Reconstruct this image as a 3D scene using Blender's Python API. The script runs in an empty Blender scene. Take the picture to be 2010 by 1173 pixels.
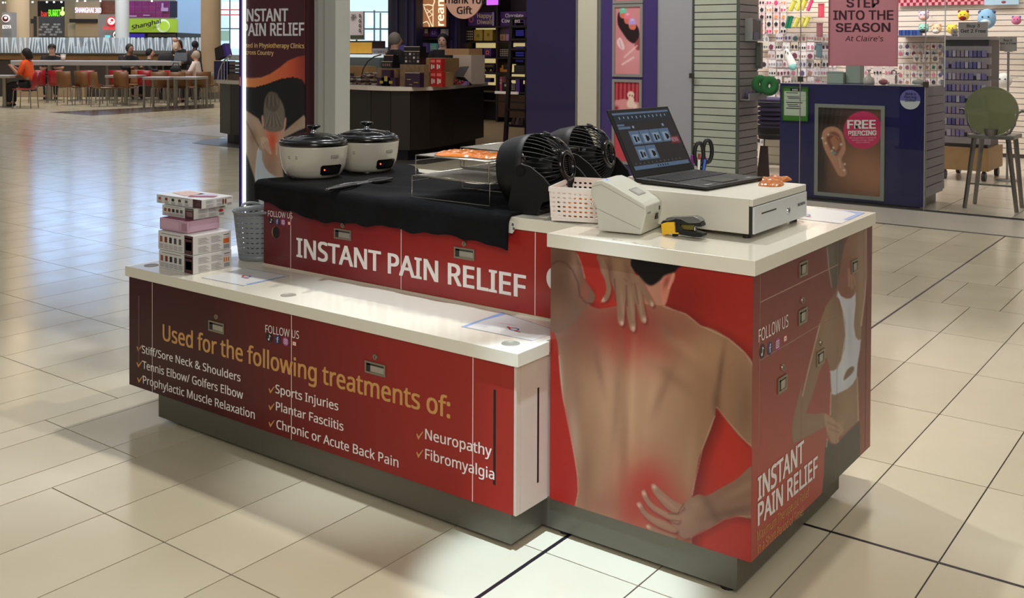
import bpy, bmesh, math, random
import numpy as np
from mathutils import Vector, Matrix
R=random.Random(7)
PI=math.pi
scene=bpy.context.scene
col=scene.collection
# ---------------------------------------------------------------- camera
CF,CX,CY=2009.93,1001.683,127.971
PITCH,ROLL,YAW=.0152,.0043,.6399
CAM=np.array([1.0458,-2.4478,1.4142])
_F=np.array([-math.sin(YAW)*math.cos(PITCH),math.cos(YAW)*math.cos(PITCH),-math.sin(PITCH)])
_R=np.array([math.cos(YAW),math.sin(YAW),0.]); _U=np.cross(_R,_F)
R2=math.cos(ROLL)*_R+math.sin(ROLL)*_U; U2=-math.sin(ROLL)*_R+math.cos(ROLL)*_U
cd=bpy.data.cameras.new('camera'); cam=bpy.data.objects.new('camera',cd); col.objects.link(cam)
M=Matrix.Identity(4)
for i in range(3):
    M[i][0]=R2[i]; M[i][1]=U2[i]; M[i][2]=-_F[i]; M[i][3]=CAM[i]
cam.matrix_world=M
cd.sensor_fit='HORIZONTAL'; cd.sensor_width=36; cd.lens=36*CF/2010
cd.shift_x=(1005-CX)/2010; cd.shift_y=-(586.5-CY)/2010
cd.clip_start=.05; cd.clip_end=300
scene.camera=cam
# ---------------------------------------------------------------- light
scene.view_settings.view_transform='Standard'; scene.view_settings.look='None'
scene.view_settings.gamma=1; scene.view_settings.use_curve_mapping=False
scene.view_settings.exposure=0.0
w=bpy.data.worlds.new('mall_air'); scene.world=w; w.use_nodes=True
w.node_tree.nodes['Background'].inputs[0].default_value=(1.0,.965,.90,1)
w.node_tree.nodes['Background'].inputs[1].default_value=.20
def aim(o,p,t):
    o.location=p; o.rotation_euler=(Vector(t)-Vector(p)).to_track_quat('-Z','Y').to_euler()
def area(name,p,t,sx,sy,e,c=(1,1,1)):
    l=bpy.data.lights.new(name,'AREA'); l.shape='RECTANGLE'; l.size=sx; l.size_y=sy; l.energy=e; l.color=c
    o=bpy.data.objects.new(name,l); col.objects.link(o); aim(o,p,t); return o
def spot(name,p,t,e,ang,c=(1,1,1),r=.06,blend=.3):
    l=bpy.data.lights.new(name,'SPOT'); l.energy=e; l.spot_size=math.radians(ang); l.color=c; l.shadow_soft_size=r; l.spot_blend=blend
    o=bpy.data.objects.new(name,l); col.objects.link(o); aim(o,p,t); return o
spot('ceiling_spotlight',(-.40,2.15,5.0),(-.3,.2,0),300,80,(1,.975,.92),.07,.7)
spot('ceiling_spotlight',(-2.3,2.0,5.0),(-1.6,-.1,.3),390,62,(.99,.985,.97),.07,.7)
spot('ceiling_spotlight',(-.22,-.78,4.7),(-.46,-.20,0),1700,10.5,(.62,.80,1),.03,.6)
spot('ceiling_spotlight',(-1.15,.0,4.6),(-1.3,.07,.57),560,16,(.84,.92,1),.05,.9)
area('fill_panel',(1.9,-3.5,2.9),(-.3,.0,.5),1.6,1.6,100,(1,.95,.87))  # unseen low fill in front, added to brighten the upright kiosk faces
area('fill_panel',(-7.5,3.0,5.6),(-7.0,3,0),5,4,60,(.98,.97,1))
area('fill_panel',(.5,4.3,5.4),(.3,4.2,0),4,2.4,50,(1,.96,.88))
area('court_fill_panel',(-21,11,8.8),(-23,13,0),8,8,1100,(1,.95,.9))  # unseen fill added to brighten the food court and its people
area('court_fill_panel',(-27,14,8.8),(-32,17,2),8,5,1100,(1,.93,.84))  # second added fill, brightens the court around its low wall
area('fill_panel',(-4.2,4.6,4.6),(-4.0,7.2,1.0),3,1.2,115,(1,.97,.93))  # unseen fill turned on the shop fronts to raise their brightness
# ---------------------------------------------------------------- pixels to points
def _d(u,v): return _F*CF+R2*(u-CX)-U2*(v-CY)
def at_z(u,v,z): d=_d(u,v); return Vector(CAM+(z-CAM[2])/d[2]*d)
def at_y(u,v,y): d=_d(u,v); return Vector(CAM+(y-CAM[1])/d[1]*d)
def at_x(u,v,x): d=_d(u,v); return Vector(CAM+(x-CAM[0])/d[0]*d)
def at_d(u,v,k): return Vector(CAM+_d(u,v)*(k/CF))
def px(P):
    d=np.asarray(P)-CAM; k=d@_F
    return CX+CF*(d@R2)/k, CY-CF*(d@U2)/k
# ---------------------------------------------------------------- materials
def lin(c):
    r=[]
    for v in c[:3]:
        v=v/255.; r.append(v/12.92 if v<=.04045 else ((v+.055)/1.055)**2.4)
    return (r[0],r[1],r[2],1)
MC={}
def mat(name,c,rough=.5,metal=0.,emit=0.,bump=None,vary=None,coat=0.,alpha=None,trans=0.,spec=None,ior=None):
    if name in MC: return MC[name]
    m=bpy.data.materials.new(name); m.use_nodes=True; N=m.node_tree.nodes; L=m.node_tree.links
    b=N['Principled BSDF']; b.inputs['Base Color'].default_value=lin(c); b.inputs['Roughness'].default_value=rough
    b.inputs['Metallic'].default_value=metal
    if coat: b.inputs['Coat Weight'].default_value=coat; b.inputs['Coat Roughness'].default_value=.04
    if emit: b.inputs['Emission Color'].default_value=lin(c); b.inputs['Emission Strength'].default_value=emit
    if trans: b.inputs['Transmission Weight'].default_value=trans
    if ior: b.inputs['IOR'].default_value=ior
    if spec is not None: b.inputs['Specular IOR Level'].default_value=spec
    if alpha is not None: b.inputs['Alpha'].default_value=alpha
    tc=None
    if vary or bump:
        tc=N.new('ShaderNodeTexCoord')
    if vary:   # (scale, amount)
        n=N.new('ShaderNodeTexNoise'); n.inputs['Scale'].default_value=vary[0]; n.inputs['Detail'].default_value=5
        L.new(tc.outputs['Object'],n.inputs['Vector'])
        mx=N.new('ShaderNodeMix'); mx.data_type='RGBA'; a=vary[1]
        c0=lin([v*(1-a) for v in c]); c1=lin([min(255,v*(1+a)) for v in c])
        mx.inputs[6].default_value=c0; mx.inputs[7].default_value=c1
        L.new(n.outputs['Fac'],mx.inputs[0]); L.new(mx.outputs[2],b.inputs['Base Color'])
    if bump:   # (scale, strength)
        n=N.new('ShaderNodeTexNoise'); n.inputs['Scale'].default_value=bump[0]; n.inputs['Detail'].default_value=4
        L.new(tc.outputs['Object'],n.inputs['Vector'])
        bp=N.new('ShaderNodeBump'); bp.inputs['Strength'].default_value=bump[1]; bp.inputs['Distance'].default_value=.002
        L.new(n.outputs['Fac'],bp.inputs['Height']); L.new(bp.outputs[0],b.inputs['Normal'])
    MC[name]=m; return m
def colmat(name='printed_ink',rough=.25,coat=0.):
    if name in MC: return MC[name]
    m=mat(name,(255,255,255),rough,coat=coat); N=m.node_tree.nodes
    a=N.new('ShaderNodeAttribute'); a.attribute_name='Col'
    m.node_tree.links.new(a.outputs['Color'],N['Principled BSDF'].inputs['Base Color']); return m
def posgrad(name,axis,stops,rough=.22,coat=0.):
    if name in MC: return MC[name]
    m=mat(name,(150,40,35),rough,coat=coat); N=m.node_tree.nodes; L=m.node_tree.links
    g=N.new('ShaderNodeNewGeometry'); s=N.new('ShaderNodeSeparateXYZ'); r=N.new('ShaderNodeMapRange'); cr=N.new('ShaderNodeValToRGB')
    L.new(g.outputs['Position'],s.inputs[0]); L.new(s.outputs[axis],r.inputs[0])
    r.inputs[1].default_value=stops[0][0]; r.inputs[2].default_value=stops[-1][0]
    e=cr.color_ramp.elements; a0,a1=stops[0][0],stops[-1][0]
    while len(e)<len(stops): e.new(.5)
    for k,(p,c) in enumerate(stops): e[k].position=(p-a0)/(a1-a0)
    for k,(p,c) in enumerate(stops): e[k].color=lin(c)
    L.new(r.outputs[0],cr.inputs[0]); L.new(cr.outputs[0],N['Principled BSDF'].inputs['Base Color']); return m
# ---------------------------------------------------------------- mesh builder
class G:
    def __init__(s): s.v=[]; s.f=[]; s.m=[]; s.sm=[]; s.mats=[]; s.cm=0
    def use(s,m):
        if m not in s.mats: s.mats.append(m)
        s.cm=s.mats.index(m); return s
    def add(s,vs,fs,smooth=False,T=None):
        o=len(s.v)
        for p in vs:
            p=Vector(p)
            if T is not None: p=T@p
            s.v.append(p)
        for f in fs:
            s.f.append([i+o for i in f]); s.m.append(s.cm); s.sm.append(smooth)
        return s
    def box(s,x0,y0,z0,x1,y1,z1,T=None):
        return s.add([(x,y,z) for z in (z0,z1) for y in (y0,y1) for x in (x0,x1)],
            [(0,2,3,1),(4,5,7,6),(0,1,5,4),(2,6,7,3),(0,4,6,2),(1,3,7,5)],T=T)
    def cbox(s,c,sz,T=None):
        return s.box(c[0]-sz[0]/2,c[1]-sz[1]/2,c[2]-sz[2]/2,c[0]+sz[0]/2,c[1]+sz[1]/2,c[2]+sz[2]/2,T)
    def cyl(s,p0,p1,r0,r1=None,n=16,caps=True,smooth=True,T=None):
        p0=Vector(p0);p1=Vector(p1); r1=r0 if r1 is None else r1
        q=(p1-p0).to_track_quat('Z','Y').to_matrix(); vs=[]
        for p,r in ((p0,r0),(p1,r1)):
            for k in range(n):
                a=2*PI*k/n; vs.append(p+q@Vector((r*math.cos(a),r*math.sin(a),0)))
        s.add(vs,[(k,(k+1)%n,n+(k+1)%n,n+k) for k in range(n)],smooth,T)
        if caps: s.add(vs[:n],[tuple(range(n-1,-1,-1))],False,T); s.add(vs[n:],[tuple(range(n))],False,T)
        return s
    def tube(s,path,r,n=8,closed=False,T=None,caps=True):
        P=[Vector(p) for p in path]; m=len(P); vs=[]; up=None
        for i in range(m):
            if closed: t=P[(i+1)%m]-P[i-1]
            else: t=P[min(i+1,m-1)]-P[max(i-1,0)]
            t.normalize()
            if up is None:
                up=Vector((0,0,1)) if abs(t.z)<.9 else Vector((1,0,0))
            a=up-t*up.dot(t)
            if a.length<1e-6: a=t.orthogonal()
            a.normalize(); b=t.cross(a); up=a
            rr=r[i] if isinstance(r,(list,tuple)) else r
            for k in range(n):
                an=2*PI*k/n; vs.append(P[i]+a*rr*math.cos(an)+b*rr*math.sin(an))
        fs=[]
        for i in range(m if closed else m-1):
            j=(i+1)%m
            for k in range(n): fs.append((i*n+k,i*n+(k+1)%n,j*n+(k+1)%n,j*n+k))
        s.add(vs,fs,True,T)
        if not closed and caps:
            s.add(vs[:n],[tuple(range(n-1,-1,-1))],False,T); s.add(vs[-n:],[tuple(range(n))],False,T)
        return s
    def lathe(s,prof,n=32,c=(0,0,0),T=None,sx=1,sy=1,smooth=True):
        vs=[];m=len(prof)
        for r,z in prof:
            for k in range(n):
                a=2*PI*k/n; vs.append((c[0]+r*math.cos(a)*sx,c[1]+r*math.sin(a)*sy,c[2]+z))
        return s.add(vs,[(i*n+k,i*n+(k+1)%n,(i+1)*n+(k+1)%n,(i+1)*n+k) for i in range(m-1) for k in range(n)],smooth,T)
    def poly(s,pts,T=None): return s.add(pts,[tuple(range(len(pts)))],T=T)
    def prism(s,pts,d,T=None):
        """polygon of 3-D points extruded by vector d"""
        n=len(pts); d=Vector(d); a=[Vector(p) for p in pts]; b=[p+d for p in a]
        return s.add(a+b,[tuple(range(n-1,-1,-1)),tuple(range(n,2*n))]+[(k,(k+1)%n,n+(k+1)%n,n+k) for k in range(n)],T=T)
    def ball(s,c,r,n=12,sx=1,sy=1,sz=1,T=None):
        c=Vector(c); m=max(4,n//2); prof=[(max(1e-5,math.sin(PI*i/m)),-math.cos(PI*i/m)) for i in range(m+1)]
        vs=[]
        for a,z in prof:
            for k in range(n):
                t=2*PI*k/n; vs.append((c.x+r*a*math.cos(t)*sx,c.y+r*a*math.sin(t)*sy,c.z+r*z*sz))
        return s.add(vs,[(i*n+k,i*n+(k+1)%n,(i+1)*n+(k+1)%n,(i+1)*n+k) for i in range(m) for k in range(n)],True,T)
    def mesh(s,name):
        me=bpy.data.meshes.new(name); me.from_pydata([tuple(p) for p in s.v],[],s.f); 
        me.polygons.foreach_set('material_index',s.m); me.polygons.foreach_set('use_smooth',s.sm)
        for m in s.mats: me.materials.append(m)
        me.update(); return me
def inv(parent):
    return (Matrix.Translation(parent.location)@parent.rotation_euler.to_matrix().to_4x4()).inverted() if parent is not None else Matrix.Identity(4)
def rootmat(o):
    M=Matrix.Identity(4); ch=[]
    while o is not None: ch.append(o); o=o.parent
    for o in reversed(ch): M=M@Matrix.Translation(o.location)@o.rotation_euler.to_matrix().to_4x4()
    return M
def obj(name,g,m=None,parent=None,w=False,bev=0,label=None,sub=0,seg=2):
    """link the built mesh as one object; w: the mesh was built in world coordinates"""
    me=g if isinstance(g,bpy.types.Mesh) else None
    if me is None:
        if m is not None and not g.mats: g.use(m)
        me=g.mesh(name)
    if w and parent is not None:
        me.transform(rootmat(parent).inverted())
    o=bpy.data.objects.new(name,me); col.objects.link(o)
    if parent is not None: o.parent=parent
    if bev:
        b=o.modifiers.new('b','BEVEL'); b.width=bev; b.segments=seg; b.limit_method='ANGLE'; b.angle_limit=.7
        b.harden_normals=False
    if sub:
        b=o.modifiers.new('s','SUBSURF'); b.levels=sub; b.render_levels=sub
    if label: o['label']=label
    return o
def tag(o,label,cat,group=None,kind=None):
    if label: o['label']=label
    if cat: o['category']=cat
    if group: o['group']=group
    if kind: o['kind']=kind
    return o
def thing(name,label,cat,loc=(0,0,0),rz=0,group=None,kind=None):
    o=bpy.data.objects.new(name,None); col.objects.link(o); o.empty_display_size=.05
    o.location=loc; o.rotation_euler=(0,0,rz); return tag(o,label,cat,group,kind)
def struct(name,g,m=None,label=None,**k):
    o=obj(name,g,m,**k); o['kind']='structure'
    if label: o['label']=label
    return o
def dup(root,loc,rz=None,label=None,group=None):
    r=root.copy(); col.objects.link(r); r.location=loc
    if rz is not None: r.rotation_euler=(0,0,rz)
    if label: r['label']=label
    if group: r['group']=group
    def rec(a,b):
        for ch in list(a.children):
            c=ch.copy(); col.objects.link(c); c.parent=b; rec(ch,c)
    rec(root,r); return r
# ---------------------------------------------------------------- lettering
import os
_fd=os.path.join(bpy.utils.system_resource('DATAFILES'),'fonts')
def _font(n):
    try: return bpy.data.fonts.load(os.path.join(_fd,n))
    except Exception: return None
FONTS={'noto':_font('NotoSansHebrew-Regular.woff2'),'inter':_font('Inter.woff2')}
_tc={}
_cap={}
def text_mesh(s,bold=0.,font='noto'):
    k=(s,bold,font)
    if k in _tc: return _tc[k]
    c=bpy.data.curves.new('t','FONT'); c.body=s; c.size=1; c.offset=bold; c.resolution_u=3
    if FONTS.get(font): c.font=FONTS[font]
    o=bpy.data.objects.new('t',c); 
    me=o.to_mesh(); vs=[v.co.copy() for v in me.vertices]; fs=[tuple(p.vertices) for p in me.polygons]
    o.to_mesh_clear(); bpy.data.objects.remove(o); bpy.data.curves.remove(c)
    _tc[k]=(vs,fs); return _tc[k]
def lettering(name,s,A,B,H,m,parent=None,bold=.012,font='noto',w=True,nrm=None,off=.0008,capref=None,label=None,shear=0):
    """A,B: baseline ends (3-D), H: point above A at capital height"""
    A=Vector(A);B=Vector(B);H=Vector(H); vs,fs=text_mesh(s,0,font)
    if not vs: return None
    x0=min(v.x for v in vs); x1=max(v.x for v in vs)
    if font not in _cap: _cap[font]=max(v.y for v in text_mesh('H',0,font)[0])
    cap=capref or _cap[font]
    ex=(B-A)/(x1-x0); ey=(H-A)/cap
    n=ex.cross(ey).normalized()*off
    g=G(); b=bold*.9; nu=n.normalized()
    offs=[(0,0)] if b<.004 else [(-b,-b*.5),(b,-b*.5),(b,b*.5),(-b,b*.5),(0,0)]
    if b>.02: offs+=[(-b*.5,b*.5),(b*.5,-b*.5),(b*.5,b*.5),(-b*.5,-b*.5)]
    for i,(dx,dy) in enumerate(offs):
        g.add([A+ex*(v.x-x0+dx+shear*v.y)+ey*(v.y+dy)+n+nu*(2.5e-5*i*max(1,n.length/.0005)) for v in vs],fs)
    o=obj(name,g,m,parent,w=w)
    if label: o['label']=label
    return o
# ---------------------------------------------------------------- painting of prints (in the print's own picture)
def sdist(P,poly):
    """signed distance, positive inside. P (n,2)"""
    q=np.array(poly,float); n=len(q); d=np.full(len(P),1e9); ins=np.zeros(len(P),bool)
    for i in range(n):
        a=q[i]; b=q[(i+1)%n]; ab=b-a; t=np.clip(((P-a)@ab)/max(1e-9,ab@ab),0,1)
        c=a+t[:,None]*ab; d=np.minimum(d,np.hypot(*(P-c).T))
        cond=((a[1]>P[:,1])!=(b[1]>P[:,1]))
        xi=(b[0]-a[0])*(P[:,1]-a[1])/((b[1]-a[1]) if b[1]!=a[1] else 1e-9)+a[0]
        ins^=cond&(P[:,0]<xi)
    return np.where(ins,d,-d)
def smoothpoly(p,k=4):
    p=[np.array(q,float) for q in p]; n=len(p); out=[]
    for i in range(n):
        a,b,c,d=p[i-1],p[i],p[(i+1)%n],p[(i+2)%n]
        for j in range(k):
            t=j/k; out.append(.5*((2*b)+(-a+c)*t+(2*a-5*b+4*c-d)*t*t+(-a+3*b-3*c+d)*t**3))
    return [tuple(q) for q in out]
class Paint:
    def __init__(s,P,bg): s.P=P; s.c=np.tile(np.array(bg,float),(len(P),1))
    def mask(s,poly,soft=1.,smooth=True):
        return np.clip(.5+sdist(s.P,smoothpoly(poly) if smooth else poly)/(2*soft),0,1)
    def fill(s,poly,c,soft=1.,a=1.,smooth=True,clip=None):
        m=s.mask(poly,soft,smooth)*a
        if clip is not None: m=m*clip
        s.c+= (np.array(c,float)-s.c)*m[:,None]; return m
    def dab(s,x,y,rx,ry,c,a=.5,rot=0,clip=None):
        d=s.P-np.array([x,y]); cr,sr=math.cos(math.radians(rot)),math.sin(math.radians(rot))
        u=(d[:,0]*cr+d[:,1]*sr)/rx; v=(-d[:,0]*sr+d[:,1]*cr)/ry
        m=np.exp(-(u*u+v*v))*a
        if clip is not None: m=m*clip
        s.c+=(np.array(c,float)-s.c)*m[:,None]
    def line(s,pts,wd,c,a=.6,clip=None,soft=1.5):
        d=np.full(len(s.P),1e9)
        for p,q in zip(pts[:-1],pts[1:]):
            p=np.array(p,float);q=np.array(q,float);ab=q-p; t=np.clip(((s.P-p)@ab)/max(1e-9,ab@ab),0,1)
            d=np.minimum(d,np.hypot(*(s.P-(p+t[:,None]*ab)).T))
        m=np.clip((wd+soft-d)/(2*soft),0,1)*a
        if clip is not None: m=m*clip
        s.c+=(np.array(c,float)-s.c)*m[:,None]
def print_sheet(name,corner,eu,ev,nu,nv,fn,parent,m,w=True,label=None):
    """flat sheet printed with a picture; fn maps picture points (n,2) to sRGB colours"""
    c=np.array(corner,float);eu=np.array(eu,float);ev=np.array(ev,float)
    uu,vv=np.meshgrid(np.linspace(0,1,nu+1),np.linspace(0,1,nv+1))
    W=c+uu.reshape(-1,1)*eu+vv.reshape(-1,1)*ev
    d=W-CAM; k=d@_F; P=np.stack([CX+CF*(d@R2)/k, CY-CF*(d@U2)/k],1)
    rgb=np.clip(fn(P,uu.ravel(),vv.ravel()),0,255)/255.
    l=np.where(rgb<=.04045,rgb/12.92,((rgb+.055)/1.055)**2.4)
    i=(np.arange(nv)[:,None]*(nu+1)+np.arange(nu)[None,:]).ravel()
    F=np.stack([i,i+1,i+nu+2,i+nu+1],1)
    me=bpy.data.meshes.new(name); me.vertices.add(len(W)); me.vertices.foreach_set('co',W.ravel())
    me.loops.add(F.size); me.loops.foreach_set('vertex_index',F.ravel().astype(np.int32))
    me.polygons.add(len(F)); me.polygons.foreach_set('loop_start',np.arange(0,F.size,4,dtype=np.int32))
    me.update(calc_edges=True)
    ca=me.color_attributes.new('Col','FLOAT_COLOR','POINT')
    ca.data.foreach_set('color',np.concatenate([l,np.ones((len(l),1))],1).ravel().astype(np.float32))
    me.materials.append(m)
    o=obj(name,me,None,parent,w=w)
    if label: o['label']=label
    return o
def uvp(u,v,W,H): return np.stack([u*W,v*H],1)
# ================================================================ FLOOR
grout=mat('dark_grout',(52,40,40),.8)
tilem=mat('beige_porcelain',(206,194,163),.16,spec=.5)
_N=tilem.node_tree.nodes; _L=tilem.node_tree.links
_oi=_N.new('ShaderNodeObjectInfo'); _tc2=_N.new('ShaderNodeNewGeometry'); _no=_N.new('ShaderNodeTexNoise'); _no.inputs['Scale'].default_value=1.7; _no.inputs['Detail'].default_value=6
_L.new(_tc2.outputs['Position'],_no.inputs['Vector'])
_ad=_N.new('ShaderNodeMath'); _ad.operation='MULTIPLY_ADD'; _L.new(_oi.outputs['Random'],_ad.inputs[0]); _ad.inputs[1].default_value=.45
_L.new(_no.outputs['Fac'],_ad.inputs[2])
_cr=_N.new('ShaderNodeValToRGB'); _cr.color_ramp.elements[0].position=.3; _cr.color_ramp.elements[1].position=1.0
_cr.color_ramp.elements[0].color=lin((192,181,154)); _cr.color_ramp.elements[1].color=lin((210,200,174))
_L.new(_ad.outputs[0],_cr.inputs[0]); _L.new(_cr.outputs[0],_N['Principled BSDF'].inputs['Base Color'])
_n2=_N.new('ShaderNodeTexNoise'); _n2.inputs['Scale'].default_value=5.; _L.new(_tc2.outputs['Position'],_n2.inputs['Vector'])
_mr=_N.new('ShaderNodeMapRange'); _mr.inputs[3].default_value=.10; _mr.inputs[4].default_value=.24; _L.new(_n2.outputs['Fac'],_mr.inputs[0]); _L.new(_mr.outputs[0],_N['Principled BSDF'].inputs['Roughness'])
g=G().use(grout); g.box(-45,-6,-.12,8,34,-.003)
floor=struct('floor',g,label='polished floor of large beige tiles with thin dark joints')
xs=[.02+.301*k for k in range(0,14)]
left=[.02-.301*k for k in range(1,8)]+[-2.236,-2.531,-2.68]+[-2.68-.3075*k for k in range(1,72)]
xs=sorted(left+xs)
ys=[-.7+.611*k for k in range(-4,6)]+[2.97,3.61]
tiles=[]
gap=.0022
for i in range(len(xs)-1):
    x0,x1=xs[i],xs[i+1]
    half=-2.69<x0 and x1<-2.08
    yy=[y+(.305 if half else 0) for y in ys if y+(.305 if half else 0)<3.3]
    yy+= [3.61] if not half else [3.3,3.61]
    if half: yy=sorted(set(yy))
    for a,b in zip(yy[:-1],yy[1:]):
        if b-a<.05: continue
        tiles.append((x0,a,x1,b))
    y=4.25
    while y<(6.0 if x1>-2.6 else 9.5)-.02:
        e=6.1 if (x1>-2.6 and y+.615>6.0) else y+.615
        tiles.append((x0,y,x1,e)); y=e
xs2=[x+.15 for x in xs]
for i in range(len(xs2)-1): tiles.append((xs2[i],3.61,xs2[i+1],4.25))
vis=[];rest=[]
for t in tiles:
    c=np.array([(t[0]+t[2])/2,(t[1]+t[3])/2,0.]); d=c-CAM; k=d@_F
    if k<1.6:
        if c[0]>-8: rest.append(t)
        continue
    P=[]
    for q in ((t[0],t[1]),(t[2],t[1]),(t[2],t[3]),(t[0],t[3])):
        dd=np.array([q[0],q[1],0])-CAM
        if dd@_F<.8: break
        P.append(px((q[0],q[1],0)))
    if len(P)<4: rest.append(t); continue
    ux=[p[0] for p in P]; vy=[p[1] for p in P]
    if max(ux)<-60 or min(ux)>2080 or min(vy)>1250: 
        rest.append(t); continue
    A=abs(sum(P[i][0]*P[(i+1)%4][1]-P[(i+1)%4][0]*P[i][1] for i in range(4)))/2
    cxy=(sum(ux)/4,sum(vy)/4)
    hid=(-2.3<c[0]<-.1 and .05<c[1]<.8)
    vis.append((0 if hid else A,t))
vis.sort(key=lambda q:-q[0])
for A,t in vis[:296]:
    # one object per tile
    g=G().use(tilem); g.box(t[0]+gap,t[1]+gap,-.003,t[2]-gap,t[3]-gap,0)
    c=Vector(((t[0]+t[2])/2,(t[1]+t[3])/2,0)); me=g.mesh('tile'); me.transform(Matrix.Translation(-c))
    o=obj('tile',me,None,floor); o.location=c
g=G().use(tilem)
for A,t in vis[296:]: g.box(t[0]+gap,t[1]+gap,-.003,t[2]-gap,t[3]-gap,0)
for t in rest: g.box(t[0]+gap,t[1]+gap,-.003,t[2]-gap,t[3]-gap,0)
o=obj('tile',g,None,floor); o['kind']='stuff'
g=G().use(tilem); g.box(-45,9.47,-.0025,-14.62,34,-.0006); g.box(-45,-6,-.0025,-24.6,9.469,-.0006); obj('court_stone',g,None,floor)
jm=mat('expansion_joint',(58,50,56),.35,.6)
g=G().use(jm); g.box(-.589,-3.,-.0028,-.577,6.1,.0006)
obj('expansion_joint',g,None,floor)
g=G().use(jm); g.box(-.4,.515,-.0028,4,.527,.0006); obj('expansion_joint',g,None,floor)
# ================================================================ KIOSK
T=.8815
white=mat('white_solid_surface',(232,227,210),.22,coat=.3)
whitec=mat('white_carcass',(206,190,176),.45)
steel=mat('brushed_steel',(104,101,90),.38,.55,bump=(60,.25))
pull=mat('satin_nickel',(150,142,124),.35,.8)
pulld=mat('dark_recess',(38,34,32),.5)
blk=mat('black_plastic',(16,16,17),.42)
inkw=mat('white_vinyl_letters',(238,232,228),.3)
gold=mat('gold_vinyl_letters',(206,152,84),.35)
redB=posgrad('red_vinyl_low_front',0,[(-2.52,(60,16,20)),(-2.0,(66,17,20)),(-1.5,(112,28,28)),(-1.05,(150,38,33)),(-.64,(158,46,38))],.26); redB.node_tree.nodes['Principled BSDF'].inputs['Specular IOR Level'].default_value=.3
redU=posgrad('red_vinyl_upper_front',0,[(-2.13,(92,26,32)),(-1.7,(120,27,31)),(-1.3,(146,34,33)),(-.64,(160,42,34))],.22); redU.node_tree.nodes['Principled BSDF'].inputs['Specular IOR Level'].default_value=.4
SRCOL=(128,48,44)
def pull_handle(parent,c,ax,wd=.088,ht=.03):
    """recessed rectangular pull; ax 'x' on a front facing -y, 'y' on a side facing +x"""
    g=G().use(pull); t=.006
    cx_,cy_,cz_=c
    def B(u0,z0,u1,z1,d0,d1):
        if ax=='x': g.box(cx_+u0,cy_-d1,cz_+z0,cx_+u1,cy_-d0,cz_+z1)
        else: g.box(cx_+d0,cy_+u0,cz_+z0,cx_+d1,cy_+u1,cz_+z1)
    h,k=wd/2,ht/2+.004
    B(-h,k-t,h,k,0,.003);B(-h,-k,h,-k+t,0,.003);B(-h,-k+t,-h+t,k-t,0,.003);B(h-t,-k+t,h,k-t,0,.003)
    g.use(mat('worn_cup',(176,170,158),.3,.6)); B(-h+t,-k+t,h-t,k-t,0,.0008)
    g.use(pulld); B(-h+t,k-t-.006,h-t,k-t,.0008,.0014); B(-h+t,-k+t,-h+t+.016,k-t,.0008,.0014)
    return obj('handle',g,None,parent,w=True,label='brushed metal recessed pull')
def lock(parent,c,ax):
    g=G().use(pull); c=Vector(c); n=Vector((0,-1,0)) if ax=='x' else Vector((1,0,0))
    g.cyl(c,c+n*.004,.0095,.0085,20); g.use(pulld)
    if ax=='x': g.box(c.x-.0012,c.y-.0046,c.z-.005,c.x+.0012,c.y-.004,c.z+.005)
    else: g.box(c.x+.004,c.y-.0012,c.z-.005,c.x+.0046,c.y+.0012,c.z+.005)
    return obj('lock',g,None,parent,w=True)
# ---- low front bench
bench=thing('display_bench','long low red counter unit lettered with a list of treatments','counter',(-1.58,.1,0))
BY=-.1457; zb,bt=.1051,.5287
g=G().use(whitec); g.box(-2.512,BY+.004,zb,-.643,.188,bt); obj('carcass',g,None,bench,w=True)
g=G().use(whitec); g.box(-2.512,.19,zb,-2.13,.97,bt); obj('carcass',g,None,bench,w=True)
g=G().use(steel); g.box(-2.329,-.140,.0176,-.6622,.188,zb); obj('plinth',g,None,bench,w=True,label='dull steel plinth')
g=G().use(blk)
for x in (-2.25,-1.5,-.75):
    g.cyl((x,-.09,0),(x,-.09,.0176),.02,n=12)
obj('foot',g,None,bench,w=True)
sm=.0017
for (a,b,hx) in ((-2.512,-2.361,None),(-2.361,-1.576,-1.973),(-1.576,-.798,-1.187),(-.798,-.650,None)):
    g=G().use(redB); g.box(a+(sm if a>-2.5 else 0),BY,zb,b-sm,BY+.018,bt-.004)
    d=obj('door' if hx else 'end_panel',g,None,bench,w=True)
    if hx:
        pull_handle(d,(hx,BY,.418),'x'); lock(d,(hx,BY,.455),'x')
for x in (-2.361,-1.576,-.798):
    g=G().use(mat('white_edge_banding',(226,208,200),.4)); g.box(x-.0017,BY+.0002,zb,x+.0017,BY+.01,bt-.0045); obj('edge_banding',g,None,bench,w=True)
g=G().use(whitec); g.box(-.650,BY,zb,-.641,BY+.018,bt); obj('edge_strip',g,None,bench,w=True)
g=G().use(whitec); g.box(-.6415,BY+.019,zb,-.6405,.008,bt); obj('side_panel',g,None,bench,w=True)
for (x,z0,z1) in ((-2.447,.20,.46),(-.718,.175,.447)):
    g=G().use(blk if x>-1 else mat('dull_red_slot',(100,60,62),.5)); g.box(x-.004,BY-.0008,z0,x+.004,BY,z1); obj('air_slot',g,None,bench,w=True)
g=G().use(blk); g.box(-.6405,-.045,.166,-.6397,-.037,.441); obj('air_slot',g,None,bench,w=True)
g=G().use(white)
z1=.5678; z0=.5287
g.box(-2.5231,-.1564,z0,-.6415,.1885,z1)
g.box(-2.5231,.1885,z0,-2.128,.985,z1)
g.box(-.6415,-.1564,z0,-.6300,-.0005,z1)
top1=obj('bench_worktop',g,None,None,bev=.0015); tag(top1,'long white glossy worktop of the low front counter','worktop')
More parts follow.
